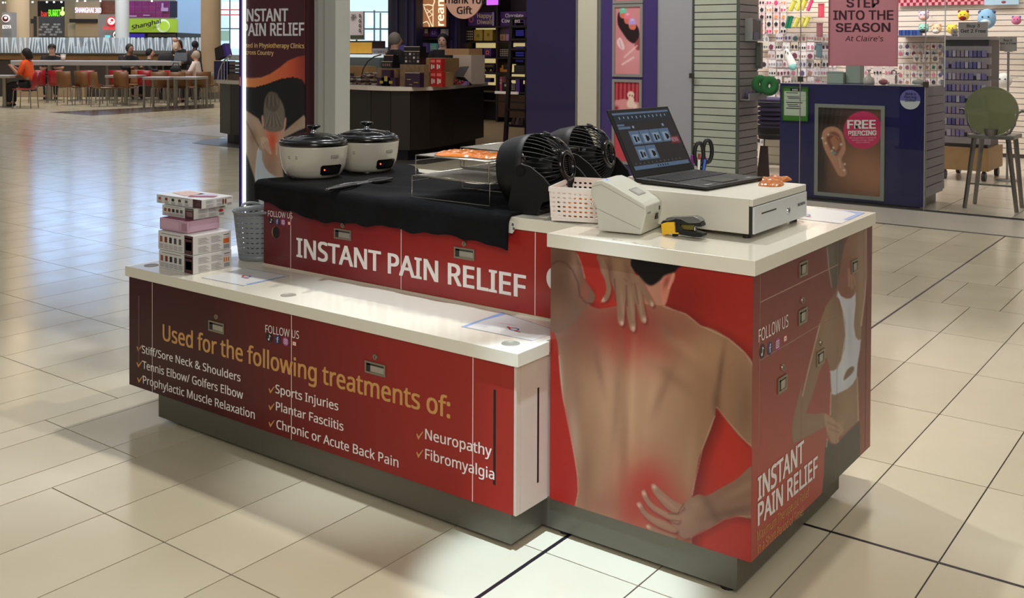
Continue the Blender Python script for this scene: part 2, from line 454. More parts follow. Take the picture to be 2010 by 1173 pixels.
def grommet(p,lab,parent):
    g=G().use(mat('grey_grommet',(150,146,132),.4)); g.lathe([(.027,-.002),(.027,.0012),(.0235,.0018),(.0225,.0006),(.0001,.0006)],28,p)
    obj('cable_grommet',g,None,parent,w=True)
for p in ((-2.451,-.089,z1),(-1.657,-.088,z1),(-.705,-.088,z1)): grommet(p,'',top1)
# lettering on the bench
fy=BY-.0006
def BL(s,l,r,t,m=inkw,bold=.012,par=bench,y=fy,**k):
    lettering('lettering',s,at_y(*l,y),at_y(*r,y),at_y(*t,y),m,par,bold=bold,off=.0003,**k)
BL('Used for the following treatments of:',(320,667),(883,820),(320,636),gold,.02)
BL('Stiff/Sore Neck & Shoulders',(279,692),(472,748.6),(279,677.5))
BL('Tennis Elbow/ Golfers Elbow',(280,722.6),(477,783),(280,707.5))
BL('Prophylactic Muscle Relaxation',(281,751.6),(500,822),(281,736.5))
BL('Sports Injuries',(541,770.5),(664,805.5),(541,754))
BL('Plantar Fasciitis',(542,804.5),(674,845.5),(542,788))
BL('Chronic or Acute Back Pain',(543,840),(782,917),(543,823))
BL('Neuropathy',(835,861),(965,896),(835,841))
BL('Fibromyalgia',(835,900),(970,941),(835,880))
BL('FOLLOW US',(521,652),(587,665),(521,637),bold=0.004)
def tick(u,v,s,y,par):
    g=G().use(gold); P=[(0,-.45),(.3,0),(1,-1),(.32,-.38),(.14,-.62)]
    P=[(0,-.5),(.12,-.62),(.34,-.3),(.95,-1),(1,-.92),(.34,.05),(.26,.05)]
    g.poly([at_y(u+s*a*.8,v+s*b+a*s*.18,y) for a,b in reversed(P)]); obj('tick_mark',g,None,par,w=True)
for u,v in ((268,688),(268,719),(269,749),(527,770),(527,803),(527,836),(817,860),(817,896)): tick(u,v,15 if u<800 else 17,fy,bench)
def icons(P,r,parent,up,nrm):
    """row of four round social marks; P centres (3-D)"""
    up=Vector(up); n=Vector(nrm); rt=up.cross(n)
    def disk(c,r,m,o,k=28,name='icon'):
        g=G().use(m); g.poly([c+n*o+(rt*math.cos(2*PI*i/k)+up*math.sin(2*PI*i/k))*r for i in range(k)]); return g
    def q(g,c,o,pts,m):
        g.use(m); g.poly([c+n*o+rt*a*r+up*b*r for a,b in pts])
    k=mat('icon_black',(14,12,12),.4); bl=mat('icon_blue',(32,44,96),.4); vi=mat('icon_violet',(150,60,130),.4); rd=mat('icon_red',(190,30,30),.4)
    c=Vector(P[0]); g=disk(c,r*1.05,k,.0004); q(g,c,.0007,[(.0,-.45),(.14,-.45),(.14,.6),(0,.6)],inkw); q(g,c,.0007,[(.14,.6),(.14,.42),(.5,.16),(.5,.33)],inkw)
    g.use(inkw); g.poly([c+n*.0007+rt*r*(-.12+.26*math.cos(2*PI*i/14))+up*r*(-.42+.24*math.sin(2*PI*i/14)) for i in range(14)]); obj('icon',g,None,parent,w=True)
    c=Vector(P[1]); g=disk(c,r,bl,.0004); q(g,c,.0007,[(-.08,-.65),(.14,-.65),(.14,.3),(-.08,.3)],inkw); q(g,c,.0007,[(-.28,.02),(.34,.02),(.34,.2),(-.28,.2)],inkw); q(g,c,.0007,[(-.08,.3),(.02,.3),(.36,.48),(.36,.64),(.1,.6),(-.08,.45)],inkw); obj('icon',g,None,parent,w=True)
    c=Vector(P[2]); g=disk(c,r,vi,.0004)
    for a,b,c_,d in ((-.55,-.55,.55,-.43),(-.55,.43,.55,.55),(-.55,-.43,-.43,.43),(.43,-.43,.55,.43)): q(g,c,.0007,[(a,b),(c_,b),(c_,d),(a,d)],inkw)
    g.use(inkw); ring=[(math.cos(2*PI*i/16),math.sin(2*PI*i/16)) for i in range(16)]
    for i in range(16):
        a,b=ring[i],ring[(i+1)%16]; q(g,c,.0007,[(a[0]*.3,a[1]*.3),(b[0]*.3,b[1]*.3),(b[0]*.2,b[1]*.2),(a[0]*.2,a[1]*.2)][::-1],inkw)
    obj('icon',g,None,parent,w=True)
    c=Vector(P[3]); g=G(); q(g,c,.0003,[(-.7,-.5),(.7,-.5),(.7,.5),(-.7,.5)],rd); q(g,c,.0006,[(-.48,-.36),(.48,-.36),(.48,.36),(-.48,.36)],inkw); q(g,c,.0009,[(-.13,-.2),(.2,0),(-.13,.2)],rd); obj('icon',g,None,parent,w=True)
icons([at_y(528.5,662,fy),at_y(544.5,666,fy),at_y(561,670,fy),at_y(578,674,fy)],.0155,bench,(0,0,1),(0,-1,0))
# ---- upper back unit
UY=.1906; uz1=.8791; uz0=.8409
upper=thing('display_cabinet','raised red counter unit lettered with large white headline','counter',(-1.38,.6,.5678))
g=G().use(whitec); g.box(-2.120,UY+.004,.5678,-.6415,.985,uz0); obj('carcass',g,None,upper,w=True)
g=G().use(mat('white_carcass_base',(206,192,170),.45)); g.box(-2.124,UY-.002,.5679,-.6415,UY+.006,.5735); obj('base_strip',g,None,upper,w=True)
for (a,b,hx) in ((-2.120,-1.964,None),(-1.964,-1.391,-1.680),(-1.391,-.817,-1.105),(-.817,-.642,None)):
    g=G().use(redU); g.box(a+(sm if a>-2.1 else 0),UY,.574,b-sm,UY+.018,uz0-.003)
    d=obj('door' if hx else 'end_panel',g,None,upper,w=True)
    if hx: pull_handle(d,(hx,UY,.735),'x'); lock(d,(hx,UY,.768),'x')
seamw=mat('white_edge_banding',(226,208,200),.4)
for x in (-1.964,-1.391,-.817): g=G().use(seamw); g.box(x-.0017,UY+.0002,.5745,x+.0017,UY+.01,uz0-.0035); obj('edge_banding',g,None,upper,w=True)
g=G().use(mat('dark_hole',(20,15,13),.8)); c=at_y(541,456,UY-.0004); g.poly([c+Vector((.023*math.cos(a),0,.023*math.sin(a))) for a in [2*PI*i/28 for i in range(28)]])
g.use(mat('raw_board',(140,108,72),.8))
c2=c+Vector((0,-.0003,0)); pts=[c2+Vector((.023*math.cos(a),0,.023*math.sin(a))) for a in [PI*.5+PI*i/14 for i in range(15)]]+[c2+Vector((-.004+.0125*math.cos(a)-.0,0,.021*math.sin(a))) for a in [PI*1.5-PI*i/14 for i in range(1,14)]]
g.poly(pts[::-1]); obj('cable_hole',g,None,upper,w=True)
uf=UY-.0006
BL('INSTANT PAIN RELIEF',(583,503),(1031,584),(583,467),inkw,.026,upper,uf)
BL('FOLLOW US',(526,424),(574,429),(526,413),inkw,0,upper,uf)
icons([at_y(532,433,uf),at_y(544,434.5,uf),at_y(556,436,uf),at_y(568,438,uf)],.0135,upper,(0,0,1),(0,-1,0))
g=G().use(inkw); c=at_y(1088,547,uf); g.poly([c+Vector((.03*math.cos(2*PI*i/32),0,.036*math.sin(2*PI*i/32))) for i in range(32)]); obj('lettering',g,None,upper,w=True)
g=G().use(white); g.box(-2.128,.1818,uz0,-.6425,.985,uz1)
top2=obj('upper_worktop',g,None,None,bev=.0015); tag(top2,'white worktop of the raised back counter, mostly under the towel','worktop')
# ---- end block
block=thing('service_counter','tall square counter block wrapped in red picture panels','counter',(-.32,.49,0))
g=G().use(whitec); g.box(-.6385,.0290,zb,-.0220,.9765,T-.0402); obj('carcass',g,None,block,w=True)
g=G().use(steel); g.box(-.6620,.015,.0176,-.0491,.791,zb-.0005); obj('plinth',g,None,block,w=True,label='scuffed steel plinth')
g=G().use(blk)
for x,y in ((-.09,.05),(-.09,.74),(-.6,.74),(-.6,.05)): g.cyl((x,y,0),(x,y,.0176),.02,n=12)
obj('foot',g,None,block,w=True)
g=G().use(white); g.box(-.6415,0,T-.0399,0,.9853,T)
top3=obj('block_worktop',g,None,None,bev=.0015); tag(top3,'square white glossy worktop of the tall end counter','worktop')
g=G().use(mat('scuff',(70,62,50),.7))
for k in range(26):
    u=1200+R.random()*70+ (60 if k%3==0 else 0); v=469+(u-1200)*.17+R.uniform(-1.2,1.2); p=at_z(u,v,T+.0003); a=R.uniform(.002,.006)
    g.poly([p+Vector((-a,-.0008,0)),p+Vector((a,-.0008,0)),p+Vector((a,.0006,0)),p+Vector((-a*.6,.0008,0))])
obj('scuff_marks',g,None,top3,w=True)['kind']='stuff'
ink=colmat('printed_vinyl',.3); ink.node_tree.nodes['Principled BSDF'].inputs['Specular IOR Level'].default_value=.35
RED=(158,42,33); 
SK=(150,112,86)
def front_art(P,u,v):
    p=Paint(P,RED); X,Y=P[:,0],P[:,1]
    # soft vignette of the printed backdrop
    p.dab(1110,1000,90,160,(150,22,22),.45); p.dab(1430,900,50,120,(190,44,30),.6); p.dab(1400,560,90,60,(158,34,28),.5); p.dab(1390,1060,120,40,(176,46,36),.8)
    p.dab(1330,590,70,60,(110,24,20),.5)
    sk=np.array(SK,float)
    torso=[(1078,520),(1140,560),(1150,590),(1176,606),(1240,596),(1303,600),(1322,608),(1346,616),(1361,627),(1375,639),(1392,643),(1410,651),(1430,664),(1448,678),(1463,693),(1480,720),(1484,800),(1484,880),(1465,867),(1447,851),(1426,823),(1407,799),(1403,816),(1394,844),(1379,880),(1371,904),(1363,950),(1359,971),(1352,1010),(1358,1066),(1330,1090),(1128,1012),(1130,990),(1135,964),(1133,929),(1125,880),(1113,813),(1105,780),(1100,743),(1097,698),(1093,666),(1080,634),(1070,600)]
    # shadow of the figure in the picture
    p.fill([(x+14,y+6) for x,y in torso],(70,14,14),14,.55)
    arm=[(1074,480),(1120,486),(1134,500),(1141,520),(1147,541),(1150,552),(1160,566),(1168,580),(1163,594),(1150,600),(1120,640),(1076,640)]
    # neck & ear
    neck=[(1245,545),(1300,520),(1318,545),(1312,580),(1303,603),(1270,640),(1235,600)]
    p.fill(neck,(176,120,96),1.5)
    ear=[(1296,545),(1304,536),(1318,532),(1325,536),(1323,550),(1314,568),(1306,594),(1300,596),(1297,575)]
    p.fill(ear,(196,120,100),1.2); p.dab(1308,553,5,14,(130,60,48),.7,20); p.line([(1322,537),(1312,566)],1.5,(230,160,140),.6)
    p.fill([(1232,500),(1330,518),(1329,527),(1323,534),(1313,537),(1303,541),(1297,548),(1290,554),(1279,560),(1268,556),(1254,541),(1240,526)],(14,9,10),2.5)
    m=p.fill(torso,sk,1.2)
    q=lambda *a,**k: p.dab(*a,clip=m,**k)
    # broad modelling of the printed back
    q(1250,760,110,150,(176,136,104),.75); q(1180,760,40,150,(168,128,98),.5); q(1330,700,80,60,(160,120,92),.45)
    q(1110,620,60,70,(96,64,52),.8); q(1100,700,20,90,(136,108,90),.7); q(1180,640,70,40,(116,74,62),.7)
    q(1236,645,84,58,(134,42,34),.95); q(1250,685,60,40,(160,64,50),.55); q(1300,650,60,35,(132,74,60),.5)
    q(1345,640,40,14,(142,94,76),.6,rot=20); q(1400,690,50,30,(172,130,98),.6,rot=30); q(1455,720,30,40,(150,116,92),.6)
    q(1460,800,26,70,(118,86,64),.8); q(1440,770,22,60,(142,106,80),.6); q(1412,745,6,60,(96,66,50),.75,rot=8)
    q(1405,790,9,28,(78,50,38),.8); q(1160,690,30,60,(124,86,66),.5,rot=-20); q(1268,720,26,40,(182,138,108),.45); q(1222,750,9,120,(124,90,70),.25); q(1130,800,18,120,(120,88,70),.5); q(1345,760,24,50,(178,138,108),.4); q(1380,790,40,70,(150,112,84),.6); q(1372,850,20,90,(146,110,82),.7,rot=10)
    q(1315,660,10,40,(122,84,66),.6,rot=-35); q(1345,685,45,14,(186,142,110),.5,rot=35); q(1318,740,50,12,(128,92,70),.5,rot=35)
    q(1210,790,8,120,(128,94,72),.55,rot=3); q(1240,800,7,120,(196,152,118),.45,rot=2); q(1190,760,18,90,(186,144,112),.4)
    q(1175,720,7,50,(122,86,68),.55,rot=-12); q(1278,800,10,90,(190,146,114),.4,rot=8); q(1300,770,9,60,(124,88,68),.45,rot=22)
    q(1160,860,24,90,(140,106,80),.5); q(1150,940,16,70,(120,84,64),.6); q(1225,880,10,80,(134,98,74),.5); q(1207,905,8,60,(178,136,104),.4); q(1245,900,9,70,(180,138,106),.4)
    q(1320,880,40,70,(154,116,88),.5); q(1355,900,12,80,(170,134,106),.5,rot=6)
    q(1272,965,52,62,(158,46,36),.95); q(1240,1000,30,40,(150,50,40),.7); q(1180,990,40,30,(136,84,66),.6); q(1310,1010,50,50,(150,48,38),.7)
    q(1128,850,10,60,(190,160,140),.45,rot=-6); q(1100,735,6,50,(186,156,136),.6,rot=-4)
    for pts in ([(1097,698),(1105,780),(1125,880),(1133,929),(1135,964),(1130,990)],[(1303,601),(1346,616),(1375,639),(1430,664),(1463,693),(1479,719)],[(1403,816),(1379,880),(1363,950),(1359,971)],[(1407,799),(1426,823),(1465,867),(1480,877)]):
        p.line(pts,.8,(214,186,168),.55,soft=1.2)
    # raised arm at the left
    ma=p.fill(arm,(112,82,66),1.2)
    r=lambda *a,**k: p.dab(*a,clip=ma,**k)
    r(1105,505,40,18,(92,62,50),.6); r(1100,560,26,36,(98,68,54),.8); r(1128,520,10,40,(158,124,106),.6); r(1148,572,10,22,(150,72,60),.6); r(1090,610,20,30,(130,92,72),.6)
    p.line([(1080,522),(1092,512),(1108,514),(1124,530),(1135,556),(1138,580),(1150,594),(1165,596)],1.2,(70,40,34),.6,clip=None,soft=2)
    p.line([(1134,500),(1142,520),(1148,545)],.7,(210,180,164),.6)
    # upper hand
    hc=(132,98,76)
    hand=[(1174,498),(1234,504),(1238,520),(1250,545),(1244,566),(1232,580),(1212,580),(1200,556),(1190,540),(1180,524)]
    fingers=[[(1176,500),(1192,520),(1196,546),(1200,566),(1196,582),(1189,592),(1180,592),(1184,583),(1190,570),(1187,548),(1178,528)],
      [(1209,545),(1222,545),(1231,560),(1228,590),(1226,615),(1225,632),(1222,639),(1216,637),(1212,625),(1211,600),(1207,570)],
      [(1228,555),(1243,560),(1246,590),(1247,620),(1248,640),(1245,651),(1238,648),(1234,635),(1230,610),(1229,585)],
      [(1243,550),(1256,556),(1262,585),(1266,610),(1269,625),(1267,634),(1260,632),(1256,622),(1250,600),(1244,580)],
      [(1249,542),(1258,548),(1270,570),(1280,588),(1284,597),(1281,602),(1275,598),(1266,584),(1254,562)]]
    mh=p.fill(hand,hc,1.2)
    for f in fingers:
        p.fill([(x+3,y+3) for x,y in f],(90,30,26),3,.6); mh=np.maximum(mh,p.fill(f,hc,1.1))
    h=lambda *a,**k: p.dab(*a,clip=mh,**k)
    h(1215,520,12,22,(152,116,92),.6); h(1198,525,5,30,(104,70,56),.6,rot=-10); h(1232,535,6,24,(108,74,58),.5,rot=-12); h(1184,530,5,30,(154,120,98),.5)
    for x,y,rr in ((1222,600,4),(1240,600,4),(1257,595,4)): h(x,y,3,30,(166,128,102),.5,rot=-6)
    for x,y in ((1221,634),(1243,644),(1265,627),(1280,597),(1183,588)): h(x,y,4,6,(206,168,146),.8,rot=-15)
    p.line([(1206,548),(1209,590)],.8,(60,36,30),.6); p.line([(1229,560),(1231,600)],.8,(64,38,32),.6); p.line([(1246,556),(1253,596)],.8,(64,38,32),.5)
    # lower forearm and hand
    fore=[(1484,914),(1447,939),(1430,949),(1415,957),(1398,967),(1384,973),(1376,970),(1366,971),(1354,978),(1342,987),(1322,1000),(1310,1012),(1320,1030),(1328,1044),(1342,1056),(1356,1053),(1377,1042),(1391,1036),(1405,1028),(1422,1018),(1447,1012),(1484,1011)]
    p.fill([(x+4,y+10) for x,y in fore],(100,24,20),8,.5)
    mf=p.fill(fore,(132,98,78),1.2)
    for f in ([(1278,954),(1280,949),(1286,950),(1299,962),(1320,980),(1342,993),(1330,1006),(1312,1000),(1296,984),(1282,966)],
      [(1259,966),(1262,961),(1267,963),(1275,980),(1290,994),(1312,1006),(1334,1016),(1330,1026),(1310,1018),(1280,1000),(1264,980)],
      [(1250,990),(1253,985),(1259,987),(1268,1002),(1285,1014),(1306,1022),(1328,1038),(1322,1045),(1290,1032),(1266,1014)],
      [(1268,1033),(1271,1029),(1276,1030),(1290,1038),(1326,1052),(1320,1058),(1294,1050),(1276,1042)]):
        p.fill([(x+3,y+4) for x,y in f],(86,26,24),3,.6); mf=np.maximum(mf,p.fill(f,(138,98,78),1.1))
    f_=lambda *a,**k: p.dab(*a,clip=mf,**k)
    f_(1345,1015,24,20,(156,118,94),.6); f_(1365,990,14,12,(160,122,98),.5); f_(1400,1005,8,40,(100,68,54),.6,rot=-30); f_(1440,975,50,14,(128,92,72),.5,rot=-28); f_(1455,960,40,8,(160,126,102),.5,rot=-30); f_(1440,1004,50,8,(96,66,52),.6,rot=-12)
    for x,y in ((1284,955),(1264,968),(1254,991),(1272,1033)): f_(x,y,5,4,(210,160,138),.8,rot=45)
    f_(1310,985,26,4,(166,122,98),.5,rot=38); f_(1300,1004,30,4,(160,116,92),.5,rot=28); f_(1290,1022,28,4,(160,116,92),.5,rot=26)
    p.line([(1484,1013),(1447,1013),(1422,1019),(1391,1037),(1357,1054)],.8,(206,170,148),.5)
    p.line([(1342,988),(1330,1008),(1312,1008)],.9,(64,34,28),.5); p.line([(1334,1022),(1310,1020)],.9,(64,34,28),.5)
    return p.c
FYB=.0088
print_sheet('printed_panel',(-.6327,FYB,zb),(.6239,0,0),(0,0,T-.04-zb),250,300,front_art,block,ink,label='printed picture of a bare male back with red pain areas')
g=G().use(mat('red_vinyl_block',(150,40,34),.25)); g.box(-.6327,FYB+.0006,zb,-.0216,.0284,T-.0415); obj('front_panel',g,None,block,w=True)
def side_art(P,u,v):
    p=Paint(P,(140,50,46)); X,Y=P[:,0],P[:,1]
    t=np.clip((Y-500)/450,0,1)[:,None]
    p.c=np.array((104,42,40))*(1-t)+np.array((172,62,52))*t
    p.dab(1690,650,25,300,(96,44,40),.6)
    o=lambda a:[(1460+x*.2985,430+y*.2985) for x,y in a]
    o2=lambda a:[(1440+x*.369,740+y*.369) for x,y in a]
    # hair
    p.fill(o([(545,180),(560,330),(572,440),(598,452),(625,400),(640,250),(660,100),(600,120)]),(70,58,50),2); p.dab(1632,500,8,40,(120,104,92),.5)
    p.line(o([(548,185),(560,330),(578,445)]),1.,(190,180,170),.6)
    # body
    body=o([(690,110),(805,40),(805,200),(808,380),(795,520),(775,700),(770,800),(745,960),(742,1040)])+o2([(655,0),(662,120),(666,232),(620,270),(585,310),(540,320),(515,280),(513,200),(518,90),(515,0)])+o([(575,1150),(570,1000),(545,905),(500,1000),(470,1100),(440,1210)])+o2([(430,60),(400,150),(385,190),(440,194),(480,190),(500,210),(580,285),(570,300),(540,350),(520,350),(495,310),(490,262),(420,300),(318,352),(310,300),(312,250),(340,120),(368,20)])+o([(385,1170),(430,960),(460,850),(500,680),(540,570),(605,480),(640,300),(660,180)])
    m=p.fill(body,(134,104,80),1.3,smooth=False)
    q=lambda *a,**k: p.dab(*a,clip=m,**k)
    q(1660,550,20,70,(126,56,48),.8); q(1640,560,12,60,(104,70,56),.6); q(1690,560,8,100,(158,128,104),.7); q(1620,640,20,60,(150,116,90),.5); q(1590,700,14,80,(122,90,68),.6,rot=15)
    q(1640,760,10,60,(120,90,68),.5); q(1665,800,18,60,(162,126,98),.5); q(1600,830,30,14,(146,112,86),.6); q(1650,830,8,14,(176,136,110),.5)
    for pts in (o([(500,690),(460,850),(420,1010),(385,1165)]),o([(806,60),(808,380),(795,520),(772,700)]),o2([(658,0),(664,230)]),o2([(517,80),(514,200)])): p.line(pts,.9,(226,210,196),.7)
    # hand on the neck
    for a in ((688,280),(700,340),(715,300)): pass
    p.line(o([(690,330),(693,440)]),2.,(168,128,104),.8); p.line(o([(705,350),(712,450)]),2.,(168,128,104),.8); p.line(o([(720,340),(730,430)]),2.,(160,120,98),.8)
    # top
    top=o([(618,472),(640,505),(672,522),(705,520),(728,495),(735,480),(736,560),(728,640),(724,700),(735,770),(750,792),(770,792),(764,860),(748,950),(742,1040),(715,1085),(680,1115),(640,1135),(600,1155),(578,1150),(572,1080),(568,1000),(590,998),(615,985),(642,930),(662,850),(671,760),(667,680),(652,600),(632,530),(610,505)])
    mt=p.fill(top,(196,200,210),1.2,smooth=False); p.dab(1655,720,10,60,(214,218,226),.6,clip=mt); p.dab(1668,640,5,60,(170,176,190),.5,clip=mt)
    p.fill(o([(658,1058),(665,1020),(685,985),(712,968),(726,975),(720,1000),(695,1030)]),(110,84,66),1.2)
    p.line(o([(618,472),(652,600),(671,760),(642,930),(600,998),(568,1000)]),.8,(232,232,236),.7)
    # trousers
    p.fill(o2([(484,420),(492,330),(520,355),(545,352),(600,300),(668,234),(673,300),(672,420),(555,535),(540,560),(470,618),(480,520)]),(44,42,38),1.3,smooth=False)
    p.fill(o2([(480,195),(520,215),(578,262),(582,290),(560,320),(560,345),(530,352),(500,300)]),(168,130,106),1.3)
    p.line(o2([(500,240),(560,270)]),.8,(100,70,56),.6); p.line(o2([(510,275),(560,295)]),.8,(100,70,56),.6); p.line(o2([(498,330),(494,370)]),1.,(214,206,200),.8)
    return p.c
SX=-.0088; zt=T-.0425
H1,H2=.764,.6125
hm='drawer'
panels=[('end_panel',.0094,.0545,zb,zt),('drawer',.0575,.6435,H1+.0017,zt),('drawer',.0575,.6435,H2+.0017,H1-.0017),('door',.0575,.3500,zb,H2-.0017),('door',.3525,.6435,zb,H2-.0017),('door',.6465,.9215,zb,zt),('end_panel',.9240,.9765,zb,zt)]
DD=[]
for (n_,y0,y1,za,zc) in panels:
    g=G().use(mat('red_door_edge',(120,44,40),.3)); g.box(SX-.012,y0,za,SX-.0006,y1,zc); d=obj(n_,g,None,block,w=True); DD.append(d)
    print_sheet('printed_film',(SX,y0,za),(0,y1-y0,0),(0,0,zc-za),max(6,int((y1-y0)*330)),max(8,int((zc-za)*420)),side_art,d,ink)
sb=mat('side_edge_banding',(168,132,116),.4)
g=G().use(sb); g.box(SX-.01,.0565,H1-.0016,SX-.0002,.6450,H1+.0016); obj('edge_banding',g,None,block,w=True)
g=G().use(sb); g.box(SX-.01,.0565,H2-.0012,SX-.0002,.6450,H2+.0012); obj('edge_banding',g,None,block,w=True)
g=G().use(sb); g.box(SX-.01,.6440,zb,SX-.0002,.6460,zt); obj('edge_banding',g,None,block,w=True)
g=G().use(sb); g.box(SX-.01,.0550,zb,SX-.0002,.0570,zt); obj('edge_banding',g,None,block,w=True)
g=G().use(sb); g.box(SX-.01,.3506,zb,SX-.0002,.3520,H2-.002); obj('edge_banding',g,None,block,w=True)
def atx(u,v): return at_x(u,v,SX)
for d,(u,v) in ((DD[1],(1576,527)),(DD[2],(1575,620)),(DD[3],(1535,753)),(DD[4],(1610,701)),(DD[5],(1677,522))):
    c=atx(u,v); pull_handle(d,(SX,c.y,c.z),'y',.062,.034)
for d,(u,v) in ((DD[2],(1575,589)),(DD[3],(1536,721)),(DD[4],(1611,672))):
    c=atx(u,v); lock(d,(SX,c.y,c.z),'y')
sf=SX+.0006
def SL(s,l,r,t,m=inkw,bold=.012):
    lettering('lettering',s,at_x(*l,sf),at_x(*r,sf),at_x(*t,sf),m,block,bold=bold,off=.0003)
SL('INSTANT',(1488,982),(1577,904),(1488,938),inkw,.03)
SL('PAIN RELIEF',(1488,1031),(1604,932),(1488,989),inkw,.03)
SL('Maximum Therapeutic Relief',(1486,1062),(1588,972),(1486,1043),gold,.0)
SL('in a Short Period of Time!',(1487,1086),(1576,1009),(1487,1067),gold,.0)
SL('FOLLOW US',(1489,672),(1547,640),(1489,647),inkw,0)
icons([atx(1496,689),atx(1511,683),atx(1526,675),atx(1541,664)],.018,block,(0,0,1),(1,0,0))
# ================================================================ THINGS ON THE KIOSK
BZ=.5678; UZ=.8791; TZ=.898
card=mat('white_card',(214,212,208),.35)
maroon=mat('maroon_print',(74,40,44),.4)
def greyline(v): return mat('grey_print_%d'%v,(v,v,v+2),.5)
def product_box(name,c,sx,sy,h,rz,label,kind):
    """c: near-right bottom corner; box runs to -x and +y"""
    t=thing(name,label,'box',c,rz,'boxes piled on the low counter')
    pink=kind=='pink'
    m=mat('pink_card',(196,158,176),.35) if pink else card
    g=G().use(m); g.box(-sx,0,.0005,0,sy,h-.0004); obj('carton',g,None,t,bev=.001)
    g=G(); e=.0006
    def F(x0,z0,x1,z1,mm): g.use(mm); g.poly([(x0,-e,z0),(x1,-e,z0),(x1,-e,z1),(x0,-e,z1)])
    def S(y0,z0,y1,z1,mm): g.use(mm); g.poly([(e,y0,z0),(e,y1,z0),(e,y1,z1),(e,y0,z1)])
    if not pink:
        F(-.052,.0015,0,h-.0015,maroon); F(-.044,h*.22,-.008,h*.66,mat('pale_red_print',(160,130,132),.5)); F(-.048,h*.8,-.006,h*.86,greyline(176))
        n=5
        for i in range(n):
            x=-sx+.012+i*(sx-.07)/n
            c_=[(150,90,70),(120,50,44),(30,28,30),(70,66,64),(90,92,96)][i%5]
            F(x,h*.42,x+.016,h*.72,mat('pictogram_%d'%(i%5),c_,.5))
            for j in range(4): F(x-.002,h*(.10+.065*j),x+.02+.004*((i+j)%2),h*(.10+.065*j)+h*.022,greyline(128))
        F(-sx+.02,h*.86,-.075,h*.885,greyline(90))
        for a,b in ((.02,.062),(.070,.112)):
            for z0_,n2 in ((.52,6),(.08,6)):
                for j in range(n2): S(sy*a/.15,h*(z0_+.058*j),sy*(b-.006*((j*7)%3))/.15,h*(z0_+.058*j)+h*.018,greyline(132))
        S(sy*.8,h*.8,sy*.95,h*.84,greyline(70)); S(sy*.8,h*.7,sy*.94,h*.715,mat('red_print',(170,60,44),.5))
        S(sy*.8,h*.08,sy*.95,h*.3,greyline(150))
        if kind=='orange': S(sy*.79,h*.36,sy*.95,h*.62,mat('orange_print',(206,104,44),.5))
        elif kind=='pads': 
            for j in range(3): S(sy*(.79+.055*j),h*.36,sy*(.83+.055*j),h*.6,mat('orange_print2',(214,128,84),.5))
        elif kind=='oval':
            g.use(mat('red_print',(170,60,44),.5)); g.poly([(e,sy*.85+.012*math.cos(a),h*.5+.006*math.sin(a)) for a in [2*PI*i/20 for i in range(20)]])
        elif kind=='feet':
            g.use(mat('brown_print',(120,70,50),.5))
            for s_ in (-1,1): g.poly([(e,sy*.72+s_*.006+.0045*math.cos(a),h*.5+.012*math.sin(a)) for a in [2*PI*i/14 for i in range(14)]])
            g.use(mat('rose_print',(150,60,90),.5)); g.poly([(-.11,.02,h+e),(-.02,.07,h+e),(-.03,.1,h+e),(-.13,.05,h+e)])
            g.use(mat('peach_print',(214,178,166),.5)); g.poly([(-.26,.06,h+e),(-.14,.03,h+e),(-.12,.11,h+e),(-.24,.13,h+e)])
            g.use(mat('lilac_print',(196,192,206),.5)); g.poly([(-.12,.05,h+e),(-.04,.11,h+e),(-.08,.14,h+e),(-.15,.12,h+e)])
    else:
        S(.012,.004,sy-.01,h-.004,mat('pink_film',(206,170,188),.25)); F(-.034,.008,-.004,h-.01,mat('pink_print',(170,128,146),.4)); F(-sx+.01,.006,-.05,h-.006,mat('pink_film',(206,170,188),.25))
        g.use(mat('rose_rim',(150,60,96),.4)); g.poly([(-sx+.004,.004,h+e),(-.004,.004,h+e),(-.004,sy-.004,h+e),(-sx+.004,sy-.004,h+e)])
    obj('printing',g,None,t)['kind']='stuff'
    return t
product_box('product_box',(-2.183,-.092,BZ),.214,.176,.070,0,'white printed box with three orange pads, bottom of the pile','pads')
product_box('product_box',(-2.186,-.090,BZ+.0705),.218,.174,.0725,.0,'white printed box with solid orange patch, second from the pile bottom','orange')
product_box('product_box',(-2.245,-.072,BZ+.1440),.168,.150,.046,.03,'pink carton in the middle of the white box pile','pink')
product_box('product_box',(-2.250,-.040,BZ+.1910),.195,.150,.043,.02,'shallow white box with red oval mark, resting on the pink carton','oval')
product_box('product_box',(-2.215,-.030,BZ+.2348),.275,.150,.035,.03,'widest flat white box with foot picture, top of the pile','feet')
